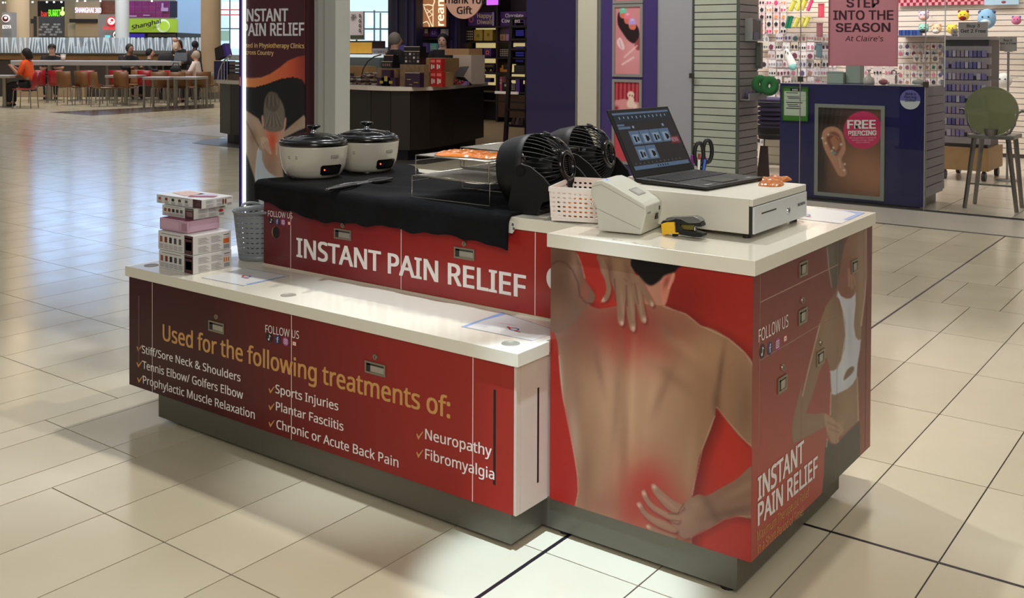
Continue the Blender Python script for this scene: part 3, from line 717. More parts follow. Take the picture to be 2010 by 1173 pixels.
# holed walls
def holed(g,P0,eu,ev,nu,nv,hr,hs=1.,n=8,curve=None,skip=()):
    """grid of nu x nv cells with an oval hole each; curve maps (u,v) in 0..1 to a point"""
    f=curve or (lambda u,v: Vector(P0)+Vector(eu)*u+Vector(ev)*v)
    for i in range(nu):
        for j in range(nv):
            u0,u1,v0,v1=i/nu,(i+1)/nu,j/nv,(j+1)/nv; uc,vc=(u0+u1)/2,(v0+v1)/2
            if (i,j) in skip: g.add([f(u0,v0),f(u1,v0),f(u1,v1),f(u0,v1)],[(0,1,2,3)]); continue
            O=[];I=[]
            for k in range(n):
                a=2*PI*(k+.5)/n; c_,s_=math.cos(a),math.sin(a); m_=max(abs(c_),abs(s_))
                O.append(f(uc+c_/m_*(u1-u0)/2,vc+s_/m_*(v1-v0)/2)); I.append(f(uc+c_*hr*(u1-u0)/2,vc+s_*hr*hs*(v1-v0)/2))
            # square corners need the exact corner: n=8 with half-step puts points off corner, so use 12-gon ring with corners
            g.add(O+I,[(k,(k+1)%n,n+(k+1)%n,n+k) for k in range(n)],False)
            # corner fillers
            C4=[f(u1,v1),f(u0,v1),f(u0,v0),f(u1,v0)]
            for q,cc in enumerate(C4):
                k=(q*n//4); 
                g.add([O[k],cc,O[(k+1)%n]],[(0,1,2)])
def solid(o,t,off=0):
    m=o.modifiers.new('t','SOLIDIFY'); m.thickness=t; m.offset=off
# grey laundry bucket
bk=mat('grey_bucket_plastic',(122,126,130),.35)
t=thing('plastic_basket','grey perforated plastic bucket beside the box pile on the low counter','basket',(-2.232,.262,BZ),.0)
def bc(r0,r1,z0,z1,a0,a1):
    return lambda u,v: Vector((math.cos(a0+(a1-a0)*u)*(r0+(r1-r0)*v),math.sin(a0+(a1-a0)*u)*(r0+(r1-r0)*v),z0+(z1-z0)*v))
g=G().use(bk); holed(g,0,0,0,28,8,.66,.44,8,curve=bc(.083,.101,.025,.185,0,2*PI)); o=obj('perforated_wall',g,None,t); solid(o,.003)
g=G().use(bk); g.lathe([(.0001,.004),(.074,.0),(.081,.004),(.083,.025)],40); o=obj('bottom',g,None,t); solid(o,.002)
g=G().use(bk); g.lathe([(.101,.185),(.103,.198),(.1075,.1985),(.108,.193),(.106,.193),(.104,.186)],40); obj('rim',g,None,t)
g=G().use(bk)
for a in (2.75,-.4):
    P=[]
    for k in range(13):
        b=a-.42+.84*k/12; h=.035*math.sin(PI*k/12); P.append((math.cos(b)*(.106+h*1.1),math.sin(b)*(.106+h*1.1),.196+h*.25))
    g.tube(P,.006,8)
obj('grip',g,None,t)
# printed sheets under film
def sheet(name,P,label,z,logo,band,parent=None):
    t=thing(name,label,'sign',(P[0].x,P[0].y,z))
    g=G().use(mat('paper_white',(222,222,220),.3)); g.poly([Vector((p.x,p.y,z+.0006)) for p in P]); obj('paper',g,None,t,w=True)
    f=lambda a,b: P[0]*(1-a)*(1-b)+P[1]*a*(1-b)+P[2]*a*b+P[3]*(1-a)*b
    def q(pts,m,dz): 
        g.use(m); g.poly([Vector((f(a,b).x,f(a,b).y,z+dz)) for a,b in pts])
    g=G(); q([(0,0),(1,0),(1,.03),(0,.03)],mat('film_edge',(186,190,196),.2),.0009); q([(0,.97),(1,.97),(1,1),(0,1)],mat('film_edge',(186,190,196),.2),.0009)
    q(band,mat('pale_blue_print',(150,176,222),.3),.0010); obj('border',g,None,t,w=True)
    g=G(); rd=mat('logo_red',(200,36,34),.35); bl=mat('logo_blue',(50,60,150),.35)
    a0,b0=logo
    for k in range(20):
        t0,t1=2*PI*k/20,2*PI*(k+1)/20; m=rd if (k>=6 and k<13) else bl
        q([(a0+.07*math.cos(t0),b0+.085*math.sin(t0)),(a0+.07*math.cos(t1),b0+.085*math.sin(t1)),(a0+.05*math.cos(t1),b0+.06*math.sin(t1)),(a0+.05*math.cos(t0),b0+.06*math.sin(t0))],m,.0012)
    q([(a0+.04,b0-.10),(a0+.13,b0-.085),(a0+.13,b0-.05),(a0+.05,b0-.06)],rd,.0013); q([(a0-.13,b0+.02),(a0-.06,b0-.03),(a0-.05,b0+.02),(a0-.12,b0+.06)],rd,.0013)
    q([(a0-.3,b0+.1),(a0-.05,b0+.2),(a0-.05,b0+.21),(a0-.3,b0+.11)],mat('pale_red_line',(230,160,160),.3),.0012)
    obj('logo',g,None,t,w=True); return t
bz=BZ+.0002
sheet('printed_sheet',[at_z(395,545,bz),at_z(478,561,bz),at_z(569,541,bz),at_z(484,526,bz)],'white sheet with small red and blue logo near the box pile',BZ,(.52,.5),[(.93,.1),(1,.1),(1,.9),(.96,.9)])
sheet('printed_sheet',[at_z(905,641,bz),Vector((-.672,-.03,bz)),Vector((-.668,.105,bz)),at_z(985,613,bz)],'white sheet with logo and blue edge, at right end of low counter',BZ,(.56,.42),[(.0,.0),(.06,.0),(.04,.5),(.1,1.),(0,1)])
sheet('printed_sheet',[Vector((-.19,.70,T+.0002)),Vector((-.016,.69,T+.0002)),Vector((-.025,.955,T+.0002)),Vector((-.20,.965,T+.0002))],'printed sheet behind the cash drawer on the end counter',T,(.2,.3),[(.9,.3),(1,.3),(1,1),(.55,1),(.9,.85)])
# towel
tow=mat('black_terry',(11,11,13),.95,bump=(260,1.),vary=(14,.7),spec=.2)
hem=[(511,392),(540,398),(580,413),(620,430),(670,436),(740,440),(800,450),(860,458),(905,462),(950,474),(989,486)]
def hemz(x):
    P=[at_y(u,v,UY-.012) for u,v in hem]; xs_=[p.x for p in P]; zs_=[p.z for p in P]
    return float(np.interp(x,xs_,zs_))
g=G().use(tow); NX=110; prof=[]
xl,xr=-2.136,-.900
rows=[]
for j in range(64):
    row=[]
    for i in range(NX+1):
        s=i/NX; x=xl+(xr-xl)*s
        backy=.80+.10*math.sin(7*s+1)+.05*math.sin(19*s)-.12*max(0,s-.85)/.15
        zt_=TZ-.013*s - .003
        wob=.0035*math.sin(13*s+j*.16)+.002*math.sin(31*s-j*.3)
        if j<40:
            y=backy+(.178-backy)*(j/39.); z=zt_+wob*(1 if 1<j<39 else .3)+.010*math.exp(-((j-20-10*math.sin(5*s))/2.2)**2)*(1 if .3<s<.75 else .25)
            if j==0: z=UZ+.003
            x+= -.02*s*(1-j/39.)
        else:
            k=(j-39)/24.; zz=hemz(x)+.004*math.sin(35*s)+.003*math.sin(71*s+1); fold=.008*math.sin(22*s+1.5*k)*k+.005*math.sin(47*s)*k
            y=.178-.012*math.sin(min(1,k*4)*PI/2)+fold*.6-.004; z=zt_+(zz-zt_)*k
            if y>.176: y=.176
        row.append(Vector((x,y,z)))
    rows.append(row)
vs=[p for r in rows for p in r]; n=NX+1
g.add(vs,[(j*n+i,j*n+i+1,(j+1)*n+i+1,(j+1)*n+i) for j in range(63) for i in range(NX)],True)
towel=thing('towel','black terry towel draped over the raised counter','towel',(-1.5,.5,UZ))
o=obj('cloth',g,None,towel,w=True); solid(o,.007,-1)
g=G().use(tow); 
for k in range(60):
    pass
lab=mat('white_fabric_label',(216,212,200),.7)
P=[at_y(u,v,.170) for u,v in ((999,430),(1012,437),(1013,447),(1006,458),(996,456),(998,443))]
g=G().use(lab); g.prism(P,(0,-.0008,0)); g.use(greyline(90))
for a,b in ((1005,437),(1007,445)):
    g.prism([at_y(a,b,.1690),at_y(a+4,b+2,.1690),at_y(a+3,b+7,.1690),at_y(a-1,b+5,.1690)],(0,-.0003,0))
obj('care_label',g,None,towel,w=True,label='small white care label')
# rice cookers
creamm=mat('cream_enamel',(196,191,176),.25,coat=.3); rub=mat('black_gloss',(14,14,15),.18); glassd=mat('smoked_lid_glass',(20,22,24),.05,alpha=.55); chrome=mat('polished_steel',(200,202,206),.12,1.)
def cooker():
    t=thing('rice_cooker','near cream rice cooker with glass lid and lit red lamp on the towel','rice cooker',(-2.035,.372,TZ),math.radians(-12),'cream rice cookers')
    R0=.1405; S=.95
    g=G().use(creamm); g.lathe([(.0001,.006),(.090,.006),(.103,.009),(.117,.022),(.129,.048),(.136,.085),(R0,.126),(R0,.132),(R0-.004,.133)],56,sy=S); obj('body',g,None,t)
    g=G().use(rub); g.lathe([(.090,.0),(.092,.008),(.0001,.008)],40,sy=S); obj('base_ring',g,None,t)
    g=G().use(rub); g.lathe([(R0-.003,.131),(R0+.0015,.134),(R0+.001,.146),(R0-.003,.151),(R0-.010,.152),(R0-.012,.148)],56,sy=S); obj('rim',g,None,t)
    g=G().use(mat('aluminium_pot',(150,152,154),.3,.9)); g.lathe([(R0-.012,.149),(R0-.016,.151),(R0-.02,.12),(.09,.03),(.0001,.03)],40,sy=S); obj('inner_pot',g,None,t)
    lid=G().use(glassd); lid.lathe([(.116,.157),(.100,.166),(.075,.174),(.045,.179),(.001,.181)],48,sy=S); L=obj('glass_lid',lid,None,t)
    g=G().use(mat('steel_lid_band',(98,100,104),.2,.9)); g.lathe([(.1265,.151),(.1275,.155),(.1235,.1595),(.116,.160),(.114,.157)],56,sy=S); obj('lid_band',g,None,L)
    g=G().use(chrome); g.lathe([(.013,.179),(.014,.183),(.009,.186),(.009,.193)],20); obj('knob_stem',g,None,L)
    g=G().use(rub); g.lathe([(.009,.192),(.012,.196),(.026,.202),(.028,.207),(.025,.211),(.0001,.212)],28); obj('knob',g,None,L)
    g=G().use(chrome); g.tube([(.03*0+.105*math.cos(a),.098*math.sin(a)*S,.168) for a in np.linspace(.9,2.3,12)],.0016,6); obj('steam_rail',g,None,L)
    # control panel faces +x local turned; a=0
    def onwall(a,z,d=0):
        rr=float(np.interp(z,[.024,.05,.085,.126],[.117,.129,.136,R0]))+d
        return Vector((rr*math.cos(a),rr*S*math.sin(a),z))
    def patch(a0,a1,z0,z1,d0,d1,m,k=8,round_=True):
        g.use(m); outer=[];inner=[]
        for i in range(k+1):
            a=a0+(a1-a0)*i/k; e=min(i,k-i); zz=.006 if e==0 and round_ else 0
            outer.append((onwall(a,z0+zz,d1),onwall(a,z1-zz,d1),onwall(a,z0+zz,d0),onwall(a,z1-zz,d0)))
        for i in range(k):
            p,q=outer[i],outer[i+1]; g.add([p[0],q[0],q[1],p[1]],[(0,1,2,3)],True); g.add([p[1],q[1],q[3],p[3]],[(0,1,2,3)]); g.add([p[2],q[2],q[0],p[0]],[(0,1,2,3)])
        for p,fl in ((outer[0],0),(outer[-1],1)): g.add([p[0],p[1],p[3],p[2]],[(0,1,2,3)])
    g=G(); patch(-.34,.42,.022,.062,-.004,.006,rub,12); cp=obj('control_panel',g,None,t)
    g=G(); patch(-.2,.28,.030,.052,.006,.0095,mat('black_satin',(26,26,28),.35),8); obj('switch',g,None,cp)
    g=G().use(mat('red_lamp',(255,70,30),.3,emit=4)); g.ball(onwall(-.22,.044,.0075),.0032,10); obj('indicator_lamp',g,None,cp)
    g=G(); patch(-.02,.25,.088,.099,-.001,.0012,mat('badge_grey',(70,68,64),.4),6,False); bd=obj('badge',g,None,t); g=G(); patch(-.012,.242,.0895,.0975,.0012,.0016,creamm,6,False); obj('badge_face',g,None,bd)
    A,B,H=onwall(0.0,.0915,.002),onwall(.235,.0915,.002),onwall(0.,.0957,.002)
    lettering('lettering','BLACK+DECKER',A,B,H,mat('badge_grey',(70,68,64),.4),bd,bold=.01,w=False,off=.0012)
    g=G().use(rub)
    for a in (-1.37,-1.33,-1.10,-1.06,):
        for z in (.088,.095):
            p=onwall(a,z,-.001); q=onwall(a,z,.0006); g.cyl(p,q,.0016,n=10)
    obj('vent_hole',g,None,t)['kind']='stuff'
    return t
c1=cooker()
dup(c1,(-2.035,.672,TZ-.003),math.radians(-8),'far cream rice cooker with glass lid, behind the other cooker')
# tongs
t=thing('tongs','black and steel serving tongs lying on the towel before the cookers','tongs',(-1.74,.25,TZ))
a_=at_z(641,372,TZ+.008); b_=at_z(768,349,TZ+.012); d=(b_-a_); ln=d.length; d.normalize(); s_=Vector((-d.y,d.x,0))
g=G().use(mat('steel_handle',(130,132,136),.25,.9))
g.tube([a_+s_*.004,a_+d*ln*.3+s_*.014+Vector((0,0,.004)),a_+d*ln*.66+s_*.012],[.004,.006,.004],8); obj('arm',g,None,t,w=True)
g=G().use(mat('steel_handle',(130,132,136),.25,.9)); g.tube([a_-s_*.004,a_+d*ln*.3-s_*.010,a_+d*ln*.66-s_*.008],[.004,.0065,.004],8); obj('arm',g,None,t,w=True)
for k in (1,-1):
    g=G().use(blk); g.tube([a_+d*ln*.02+s_*.004*k,a_+d*ln*.18+s_*.011*k,a_+d*ln*.4+s_*.013*k],[.005,.009,.006],8); obj('grip',g,None,t,w=True)
    g=G().use(mat('black_nylon',(28,28,30),.5)); e=a_+d*ln*.66+s_*.010*k
    g.add([e-s_*.010*1,e+s_*.012,e+d*ln*.10+s_*.030,e+d*ln*.26+s_*.030,e+d*ln*.34+s_*.010,e+d*ln*.30-s_*.012,e+d*ln*.10-s_*.020],[(0,1,2,3,4,5,6)]); o=obj('head',g,None,t,w=True); solid(o,.006)
# cooling racks
wire=mat('chromed_wire',(190,186,176),.22,1.); mesh_=mat('dull_wire_mesh',(168,164,154),.4,.15)
def rack(x0,y0,x1,y1,z,h,label):
    t=thing('cooling_rack',label,'rack',(x0,y0,z),0,'stacking wire cooling racks')
    g=G().use(wire); r=.0022; X,Y=x1-x0,y1-y0
    g.tube([(0,0,h),(X,0,h),(X,Y,h),(0,Y,h)],r,6,closed=True); obj('frame',g,None,t)
    for y in (0,Y):
        g=G().use(wire); g.tube([(0,y,h),(0,y,r),(X,y,r),(X,y,h)],r,6); obj('leg',g,None,t)
    g=G().use(wire)
    for x in (0,X): g.tube([(x,0,h-.018),(x,Y,h-.018)],.0014,5)
    obj('cross_wire',g,None,t)
    g=G().use(mesh_); k=int((X)/.0088)
    for i in range(1,k): x=X*i/k; g.box(x-.0021,0,h-.0011,x+.0021,Y,h+.0011)
    k2=int(Y/.0088)
    for i in range(1,k2): y=Y*i/k2; g.box(0,y-.0013,h-.0033,X,y+.0013,h-.0011)
    obj('wire_mesh',g,None,t); return t
Z1=TZ-.003
rack(-1.367,.220,-1.022,.500,Z1,.076,'front lower wire cooling rack standing on the towel')
rack(-1.345,.215,-1.022,.480,Z1+.078,.072,'front upper wire cooling rack holding orange gel packs')
rack(-1.38,.512,-1.02,.79,Z1,.078,'rear lower wire rack behind the gel pack rack')
rack(-1.378,.500,-1.03,.775,Z1+.080,.074,'rear upper empty wire rack behind the gel packs')
# gel packs
gel=mat('amber_gel',(196,106,18),.2,trans=.1,coat=.25); 
_g=gel.node_tree.nodes['Principled BSDF']; _g.inputs['Subsurface Weight'].default_value=.0
def gelpack(c,sx,sy,h,rz,label,seed,group='orange gel packs',name='gel_pack'):
    rr=random.Random(seed); g=G().use(gel); nx,ny=22,14
    f=[(rr.uniform(2,9),rr.uniform(2,9),rr.uniform(0,6)) for _ in range(5)]
    top=[];bot=[]
    for j in range(ny+1):
        for i in range(nx+1):
            u,v=i/nx*2-1,j/ny*2-1; e=(1-abs(u)**4)*(1-abs(v)**4); su=math.sqrt(1-.32*v*v); sv_=math.sqrt(1-.32*u*u); b=sum(math.sin(a*u*1.6+b_*v*1.6+p) for a,b_,p in f)/5
            zz=h*(e**.45)*(.72+.38*b)+.0012; wv=1+.06*math.sin(5*u+3*v+seed)
            wv=1+.02*math.sin(5*u+3*v+seed); top.append((u*su*sx/2*wv,v*sv_*sy/2*wv,zz)); bot.append((u*su*sx/2*wv,v*sv_*sy/2*wv,.0004))
    n=nx+1; o=len(top)
    g.add(top,[(j*n+i,j*n+i+1,(j+1)*n+i+1,(j+1)*n+i) for j in range(ny) for i in range(nx)],True)
    g.add(bot,[(j*n+i,(j+1)*n+i,(j+1)*n+i+1,j*n+i+1) for j in range(ny) for i in range(nx)],True)
    edge=[i for i in range(nx)]+[j*n+nx for j in range(ny)]+[ny*n+i for i in range(nx,0,-1)]+[j*n for j in range(ny,0,-1)]
    g.add([top[e] for e in edge]+[bot[e] for e in edge],[(k,len(edge)+k,len(edge)+(k+1)%len(edge),(k+1)%len(edge)) for k in range(len(edge))],True)
    o=obj(name,g); o.location=c; o.rotation_euler=(0,0,rz); return tag(o,label,'gel pack',group)
zt2=Z1+.1525
gelpack((-1.225,.325,zt2),.17,.19,.015,.2,'amber gel pack at left on the front upper rack',1)
gelpack((-1.088,.345,zt2),.12,.19,.014,-.1,'amber gel pack beside the fan on the front upper rack',2)
DZ=T+.115
gelpack((-.205,.60,DZ+.0),.075,.115,.014,.25,'near amber gel pack on the cash drawer, rear one behind it',3)
gelpack((-.235,.705,DZ+.0),.08,.12,.016,-.15,'far amber gel pack at the back of the cash drawer',4)
# fans
def fan(loc,rz,label):
    t=thing('desk_fan',label,'fan',loc,rz,'black desk fans')
    # local: rear (grille hub) faces +x, pivot axis is y
    m1=mat('fan_black',(15,15,16),.5,spec=.35); m2=mat('fan_gloss',(12,12,13),.15)
    C=Vector((0,0,.128)); tilt=Matrix.Translation(C)@Matrix.Rotation(math.radians(-10),4,'Y')@Matrix.Rotation(PI/2,4,'Y')
    # lathe around local axis: z -> +x
    R0=.116
    g=G().use(m1); g.lathe([(.094,-.104),(.100,-.108),(.107,-.104),(.1135,-.078),(R0,-.035),(R0,-.008),(R0-.003,-.006),(R0-.006,-.012),(.108,-.06),(.094,-.098)],56,T=tilt); obj('housing',g,None,t)
    prof=lambda s:(R0-.003-(R0-.003-.046)*(s**1.5),-.007+.098*math.sin(s*PI/2)**1.0)
    g=G().use(m1)
    for k in range(40):
        a=2*PI*k/40+.02
        if .05<((a/(2*PI))%1)<.0: continue
        pts=[]
        for i in range(9):
            r,z=prof(i/8); tw=a+.22*(i/8); pts.append(tilt@Vector((r*math.cos(tw),r*math.sin(tw),z)))
        g.tube(pts,.0018,4,caps=False)
    obj('rear_grille',g,None,t)['kind']='stuff'
    g=G().use(m2); g.lathe([(.050,.086),(.050,.094),(.044,.099),(.036,.100),(.034,.094),(.033,.090),(.0001,.086)],40,T=tilt); hb=obj('hub',g,None,t)
    g=G().use(m1)
    for k in range(-4,5):
        for s2 in (-1,1): 
            p=tilt@Vector((.006*k,s2*.014,.0915)); g.add([tilt@Vector((.0062*k+a,s2*.014+b,.092+c_)) for c_ in (0,.003) for a,b in ((-.0016,-.010),(.0016,-.010),(.0016,.010),(-.0016,.010))],[(4,5,6,7),(0,1,5,4),(2,3,7,6),(1,2,6,5),(3,0,4,7)])
    obj('hub_vent',g,None,hb)['kind']='stuff'
    g=G().use(m2)
    for a0 in (PI+.0,):
        for i in range(6):
            pass
    A=[]
    for i in range(9):
        for w_ in (-.24,.24):
            r,z=prof(.08+.72*i/8); a=PI+w_*(1-.5*i/8); A.append(tilt@Vector(((r+.004)*math.cos(a),(r+.004)*math.sin(a),z+.003)))
    g.add(A,[(2*i,2*i+1,2*i+3,2*i+2) for i in range(8)],True); o=obj('top_bridge',g,None,t); solid(o,.004)
    g=G().use(m1); P=tilt@Vector((-(prof(.3)[0]+.008),0,prof(.3)[1])); g.cyl(P,P+Vector((.001,0,.003)),.013,.011,20); obj('dial',g,None,t)
    g=G().use(m1); g.lathe([(.028,-.055),(.034,-.05),(.034,.05),(.028,.055)],24,T=tilt); obj('motor',g,None,t)
    g=G().use(m1)
    for k in range(3):
        a=2*PI*k/3; q=[tilt@Vector((r*math.cos(a+b),r*math.sin(a+b),z)) for r,b,z in ((.03,-.2,-.03),(.088,-.35,-.045),(.09,.35,-.01),(.03,.3,0))]
        g.add(q,[(0,1,2,3)],True)
    o=obj('blade',g,None,t); o['kind']='stuff'; solid(o,.002)
    # yoke stand: curved plate each side that sweeps back to a foot
    for s2 in (-1,1):
        y=s2*.1215; pts=[(-.028,.128),(-.022,.148),(-.004,.155),(.03,.148),(.075,.118),(.115,.075),(.130,.030),(.134,.002),(.122,.002),(.116,.030),(.100,.050),(.070,.040),(.055,.002),(-.045,.002),(-.05,.02),(-.04,.07)]
        g=G().use(m1); g.prism([(a,y-.004,b) for a,b in pts],(0,.008,0)); obj('side_arm',g,None,t,bev=.002)
        g=G().use(m2); g.cyl((-.004,y-s2*.006,.132),(-.004,y+s2*.007,.132),.017,.0155,28); obj('pivot_cap',g,None,t)
    g=G().use(m1); g.box(-.045,-.1215,.0,.055,.1215,.010); obj('base_plate',g,None,t,bev=.003)
    g=G().use(m2); g.tube([(.128,y_,.02+.012*math.cos(y_*12)) for y_ in np.linspace(-.1215,.1215,13)],.006,8); obj('rear_bar',g,None,t)
    return t
f1=fan((-.915,.365,UZ+.004),math.radians(6),'near black desk fan facing away, standing before the white basket')
f1.scale=(1.06,1.06,1.04)
f2=dup(f1,(-1.02,.80,UZ+.001),math.radians(8),'far black desk fan, between the near fan and the laptop')
# white baskets
pk=mat('pale_pink_plastic',(244,234,227),.35)
def basket(loc,rz,label,L,W,h,fill=True):
    t=thing('storage_basket',label,'basket',loc,rz,'pale perforated baskets')
    def wall(p,q,nu,sk=()):
        g=G().use(pk); P=Vector((p[0],p[1],.012)); Q=Vector((q[0],q[1],.012)); out=Vector((Q-P).cross(Vector((0,0,1)))).normalized()*.006
        f=lambda u,v: P+(Q-P)*(u)+Vector((0,0,(h-.024)*v))+out*v
        holed(g,0,0,0,nu,6,.66,.72,8,curve=f,skip=sk); o=obj('wall',g,None,t); solid(o,.0022)
    c=[(0,0),(L,0),(L,W),(0,W)]
    nA=int(L/.0165); nB=int(W/.0165); mid=[(i,5) for i in range(nA//2-1,nA//2+2)]
    wall(c[0],c[1],nA); wall(c[1],c[2],nB); wall(c[2],c[3],nA); wall(c[3],c[0],nB)
    g=G().use(pk); g.box(0,0,.002,L,W,.0125); obj('bottom',g,None,t,bev=.002)
    g=G().use(pk); e=.007
    for a,b,c_,d_ in ((-e,-e,L+e,-e+.0045),(-e,W+e-.0045,L+e,W+e),(-e,-e+.0045,-e+.0045,W+e-.0045),(L+e-.0045,-e+.0045,L+e,W+e-.0045)): g.box(a,b,h-.014,c_,d_,h)
    obj('rim',g,None,t)
    return t
BR=math.radians(18)
p0=at_z(1079,434,T+.0005)
basket((p0.x+.002,p0.y+.005,T+.0002),BR,'pale pink perforated basket of gel packs beside the receipt printer',.155,.25,.108)
for k in range(3):
    v=Vector((.08,.06+.06*k,.014)); v.rotate(Matrix.Rotation(BR,3,'Z')); gelpack((p0.x+v.x,p0.y+v.y,T+.0145),.12,.055,.048,BR,['gel pack at the near end inside the pink basket','middle gel pack inside the pink basket','gel pack at the far end inside the pink basket'][k],10+k)
q=at_z(1200,337,T+.095)
basket((-.72,.62,T+.0002),math.radians(4),'second pale basket behind the laptop screen edge',.14,.2,.098)
# receipt printer
pm=mat('printer_grey',(206,206,192),.4)
p1=at_z(1172,455,T); p2=at_z(1260.5,463.5,T)
PR=math.atan2(p2.y-p1.y,p2.x-p1.x)
t=thing('receipt_printer','off-white receipt printer with grey sloping lid on the end counter','printer',(p1.x,p1.y,T),PR)
L=(p2-p1).length; W=.158
prof=[(.004,.004),(L-.002,.004),(L+.004,.045),(L+.006,.088),(L-.005,.093),(.018,.150),(.008,.153),(-.006,.148),(-.018,.132),(-.022,.108),(-.016,.080),(-.010,.055),(.0,.045)]
prof=[(.004,.004),(L-.004,.004),(L+.010,.060),(L+.010,.086),(L-.002,.0955),(.040,.143),(.014,.1515),(-.004,.149),(-.017,.138),(-.0215,.118),(-.017,.095),(-.006,.078),(-.004,.060)]
g=G().use(pm); g.prism([(a,0,b) for a,b in prof],(0,W,0)); obj('body',g,None,t,bev=.004,seg=3)
g=G().use(mat('printer_seam',(120,120,110),.6)); e=-.0006
for a,b in (((-.004,.070),(.020,.061)),((.020,.061),(L-.006,.020)),((-.016,.132),(.012,.140)),((.012,.140),(L*.72,.100)),((L*.72,.100),(L+.008,.078))):
    d=Vector((b[0]-a[0],0,b[1]-a[1])).normalized()*.0; g.add([(a[0],e,a[1]-.0005),(b[0],e,b[1]-.0005),(b[0],e,b[1]+.0005),(a[0],e,a[1]+.0005)],[(0,1,2,3)])
obj('seam_line',g,None,t)
sl=Vector((L-.002-.040,0,.0955-.143)).normalized()
def ontop(s,y,d): 
    b=Vector((.040,0,.143))+sl*s; nrm=Vector((-sl.z,0,sl.x)); return b+nrm*d+Vector((0,y,0))
g=G().use(mat('printer_lid_grey',(160,160,152),.35)); a=[ontop(s,y,d) for d in (0.,.0018) for s,y in ((.044,.045),(.078,.045),(.078,.105),(.044,.105))]
g.add(a,[(4,5,6,7),(0,1,5,4),(1,2,6,5),(2,3,7,6),(3,0,4,7)]); g.use(mat('printer_window',(190,190,184),.1)); g.add([ontop(s,y,.0022) for s,y in ((.050,.052),(.074,.052),(.074,.098),(.050,.098))],[(0,1,2,3)]); obj('lid_latch',g,None,t)
g=G().use(blk)
for y,z,s1,s2 in ((.108,.062,.012,.012),(.086,.038,.018,.017)): g.box(L+.006,y,z,L+.0102,y+s1,z+s2)
obj('port',g,None,t)
lettering('lettering','EPSON',(L+.0108,.012,.062),(L+.0108,.038,.062),(L+.0108,.012,.067),mat('dark_print',(60,60,62),.5),t,w=False,off=.0002,bold=.02)
g=G().use(mat('blue_led',(60,90,255),.3,emit=3)); g.box(.012,.03,.1510,.02,.034,.1524); obj('indicator_lamp',g,None,t)
# tape dispenser-like stapler pair
t=thing('stapler','black and silver stapler standing with yellow guard, before the cash drawer','stapler',(-.30,.18,T))
yel=mat('yellow_plastic',(236,186,36),.35)
pz=lambda u,v,y: at_y(u,v,y)
yy=.178
def PR_(pts,m,th,name,y=yy,bev=.001): 
    g=G().use(m); g.prism([at_y(1280+a*120/1760,400+b*80/1173,y) for a,b in pts],(0,th,0)); return obj(name,g,None,t,w=True,bev=bev)
PR_([(255,590),(300,560),(420,530),(620,520),(640,640),(650,820),(745,830),(750,870),(640,865),(440,870),(290,900),(275,800)],yel,.03,'guard',y=.172)
PR_([(330,470),(420,500),(620,440),(760,440),(900,500),(1060,570),(1230,575),(1400,530),(1440,620),(1400,660),(1280,655),(1190,610),(760,585),(640,520),(430,530),(300,560),(260,600),(250,540)],blk,.026,'upper_arm')
PR_([(370,470),(410,405),(520,375),(800,370),(1180,355),(1310,410),(1410,500),(1380,535),(1230,555),(1060,560),(960,520),(820,450),(680,430),(560,470),(420,505)],mat('silver_shell',(140,142,140),.25,.7),.028,'shell',y=.1775)
PR_([(800,590),(1180,600),(1180,760),(880,750)],mat('brass_magazine',(120,110,50),.3,.7),.014,'magazine',y=.185)
PR_([(660,560),(780,580),(860,740),(1180,790),(1440,860),(1450,930),(1380,960),(1180,955),(900,900),(760,870),(650,860)],blk,.03,'base')
PR_([(570,860),(680,860),(660,978),(590,978)],blk,.02,'foot')
PR_([(1205,660),(1245,660),(1235,780),(1205,780)],chrome,.012,'spring',y=.183)
# cash drawer
dm=mat('cash_drawer_white',(214,210,196),.4); dl=mat('drawer_front_white',(206,208,208),.35)
t=thing('cash_drawer','large white metal cash drawer under the laptop','cash drawer',(-.12,.262,T),math.radians(.5))
W_,D_,H_=.42,.42,.10; z0_=.015
g=G().use(dm); g.box(-D_,.0,z0_,-.012,W_,z0_+H_); g.box(-.012,0,z0_+H_-.021,0,W_,z0_+H_); obj('case',g,None,t,bev=.002)
g=G().use(dl); g.box(-.0115,.003,z0_+.001,.0035,W_-.003,z0_+H_-.0225); dr=obj('drawer_front',g,None,t,bev=.0015)
g=G().use(mat('drawer_gap',(40,38,34),.7)); g.box(-.0115,.0005,z0_+.001,-.002,.003,z0_+H_-.021); g.box(-.0115,.0005,z0_+H_-.0224,-.001,W_-.0005,z0_+H_-.0212); obj('shadow_gap',g,None,t)
g=G().use(blk); g.box(.0034,.055,z0_+.052,.0042,.165,z0_+.056); obj('media_slot',g,None,dr)
g=G().use(chrome); g.cyl((.003,.262,z0_+.036),(.006,.262,z0_+.036),.0125,.0115,28); g.use(blk); g.box(.006,.2608,z0_+.030,.0065,.2632,z0_+.042); g.box(.006,.256,z0_+.0345,.0065,.268,z0_+.0368); obj('lock',g,None,dr)
lettering('lettering','MUNBYN',(.0037,.338,z0_+.040),(.0037,.400,z0_+.040),(.0037,.338,z0_+.049),mat('dark_print2',(70,72,74),.5),dr,w=False,off=.0003,bold=.03)
g=G().use(blk)
for x,y in ((-.03,.03),(-.03,W_-.03),(-D_+.03,.03),(-D_+.03,W_-.03)): g.cyl((x,y,0),(x,y,z0_),.012,n=14)
obj('foot',g,None,t)['kind']='stuff'
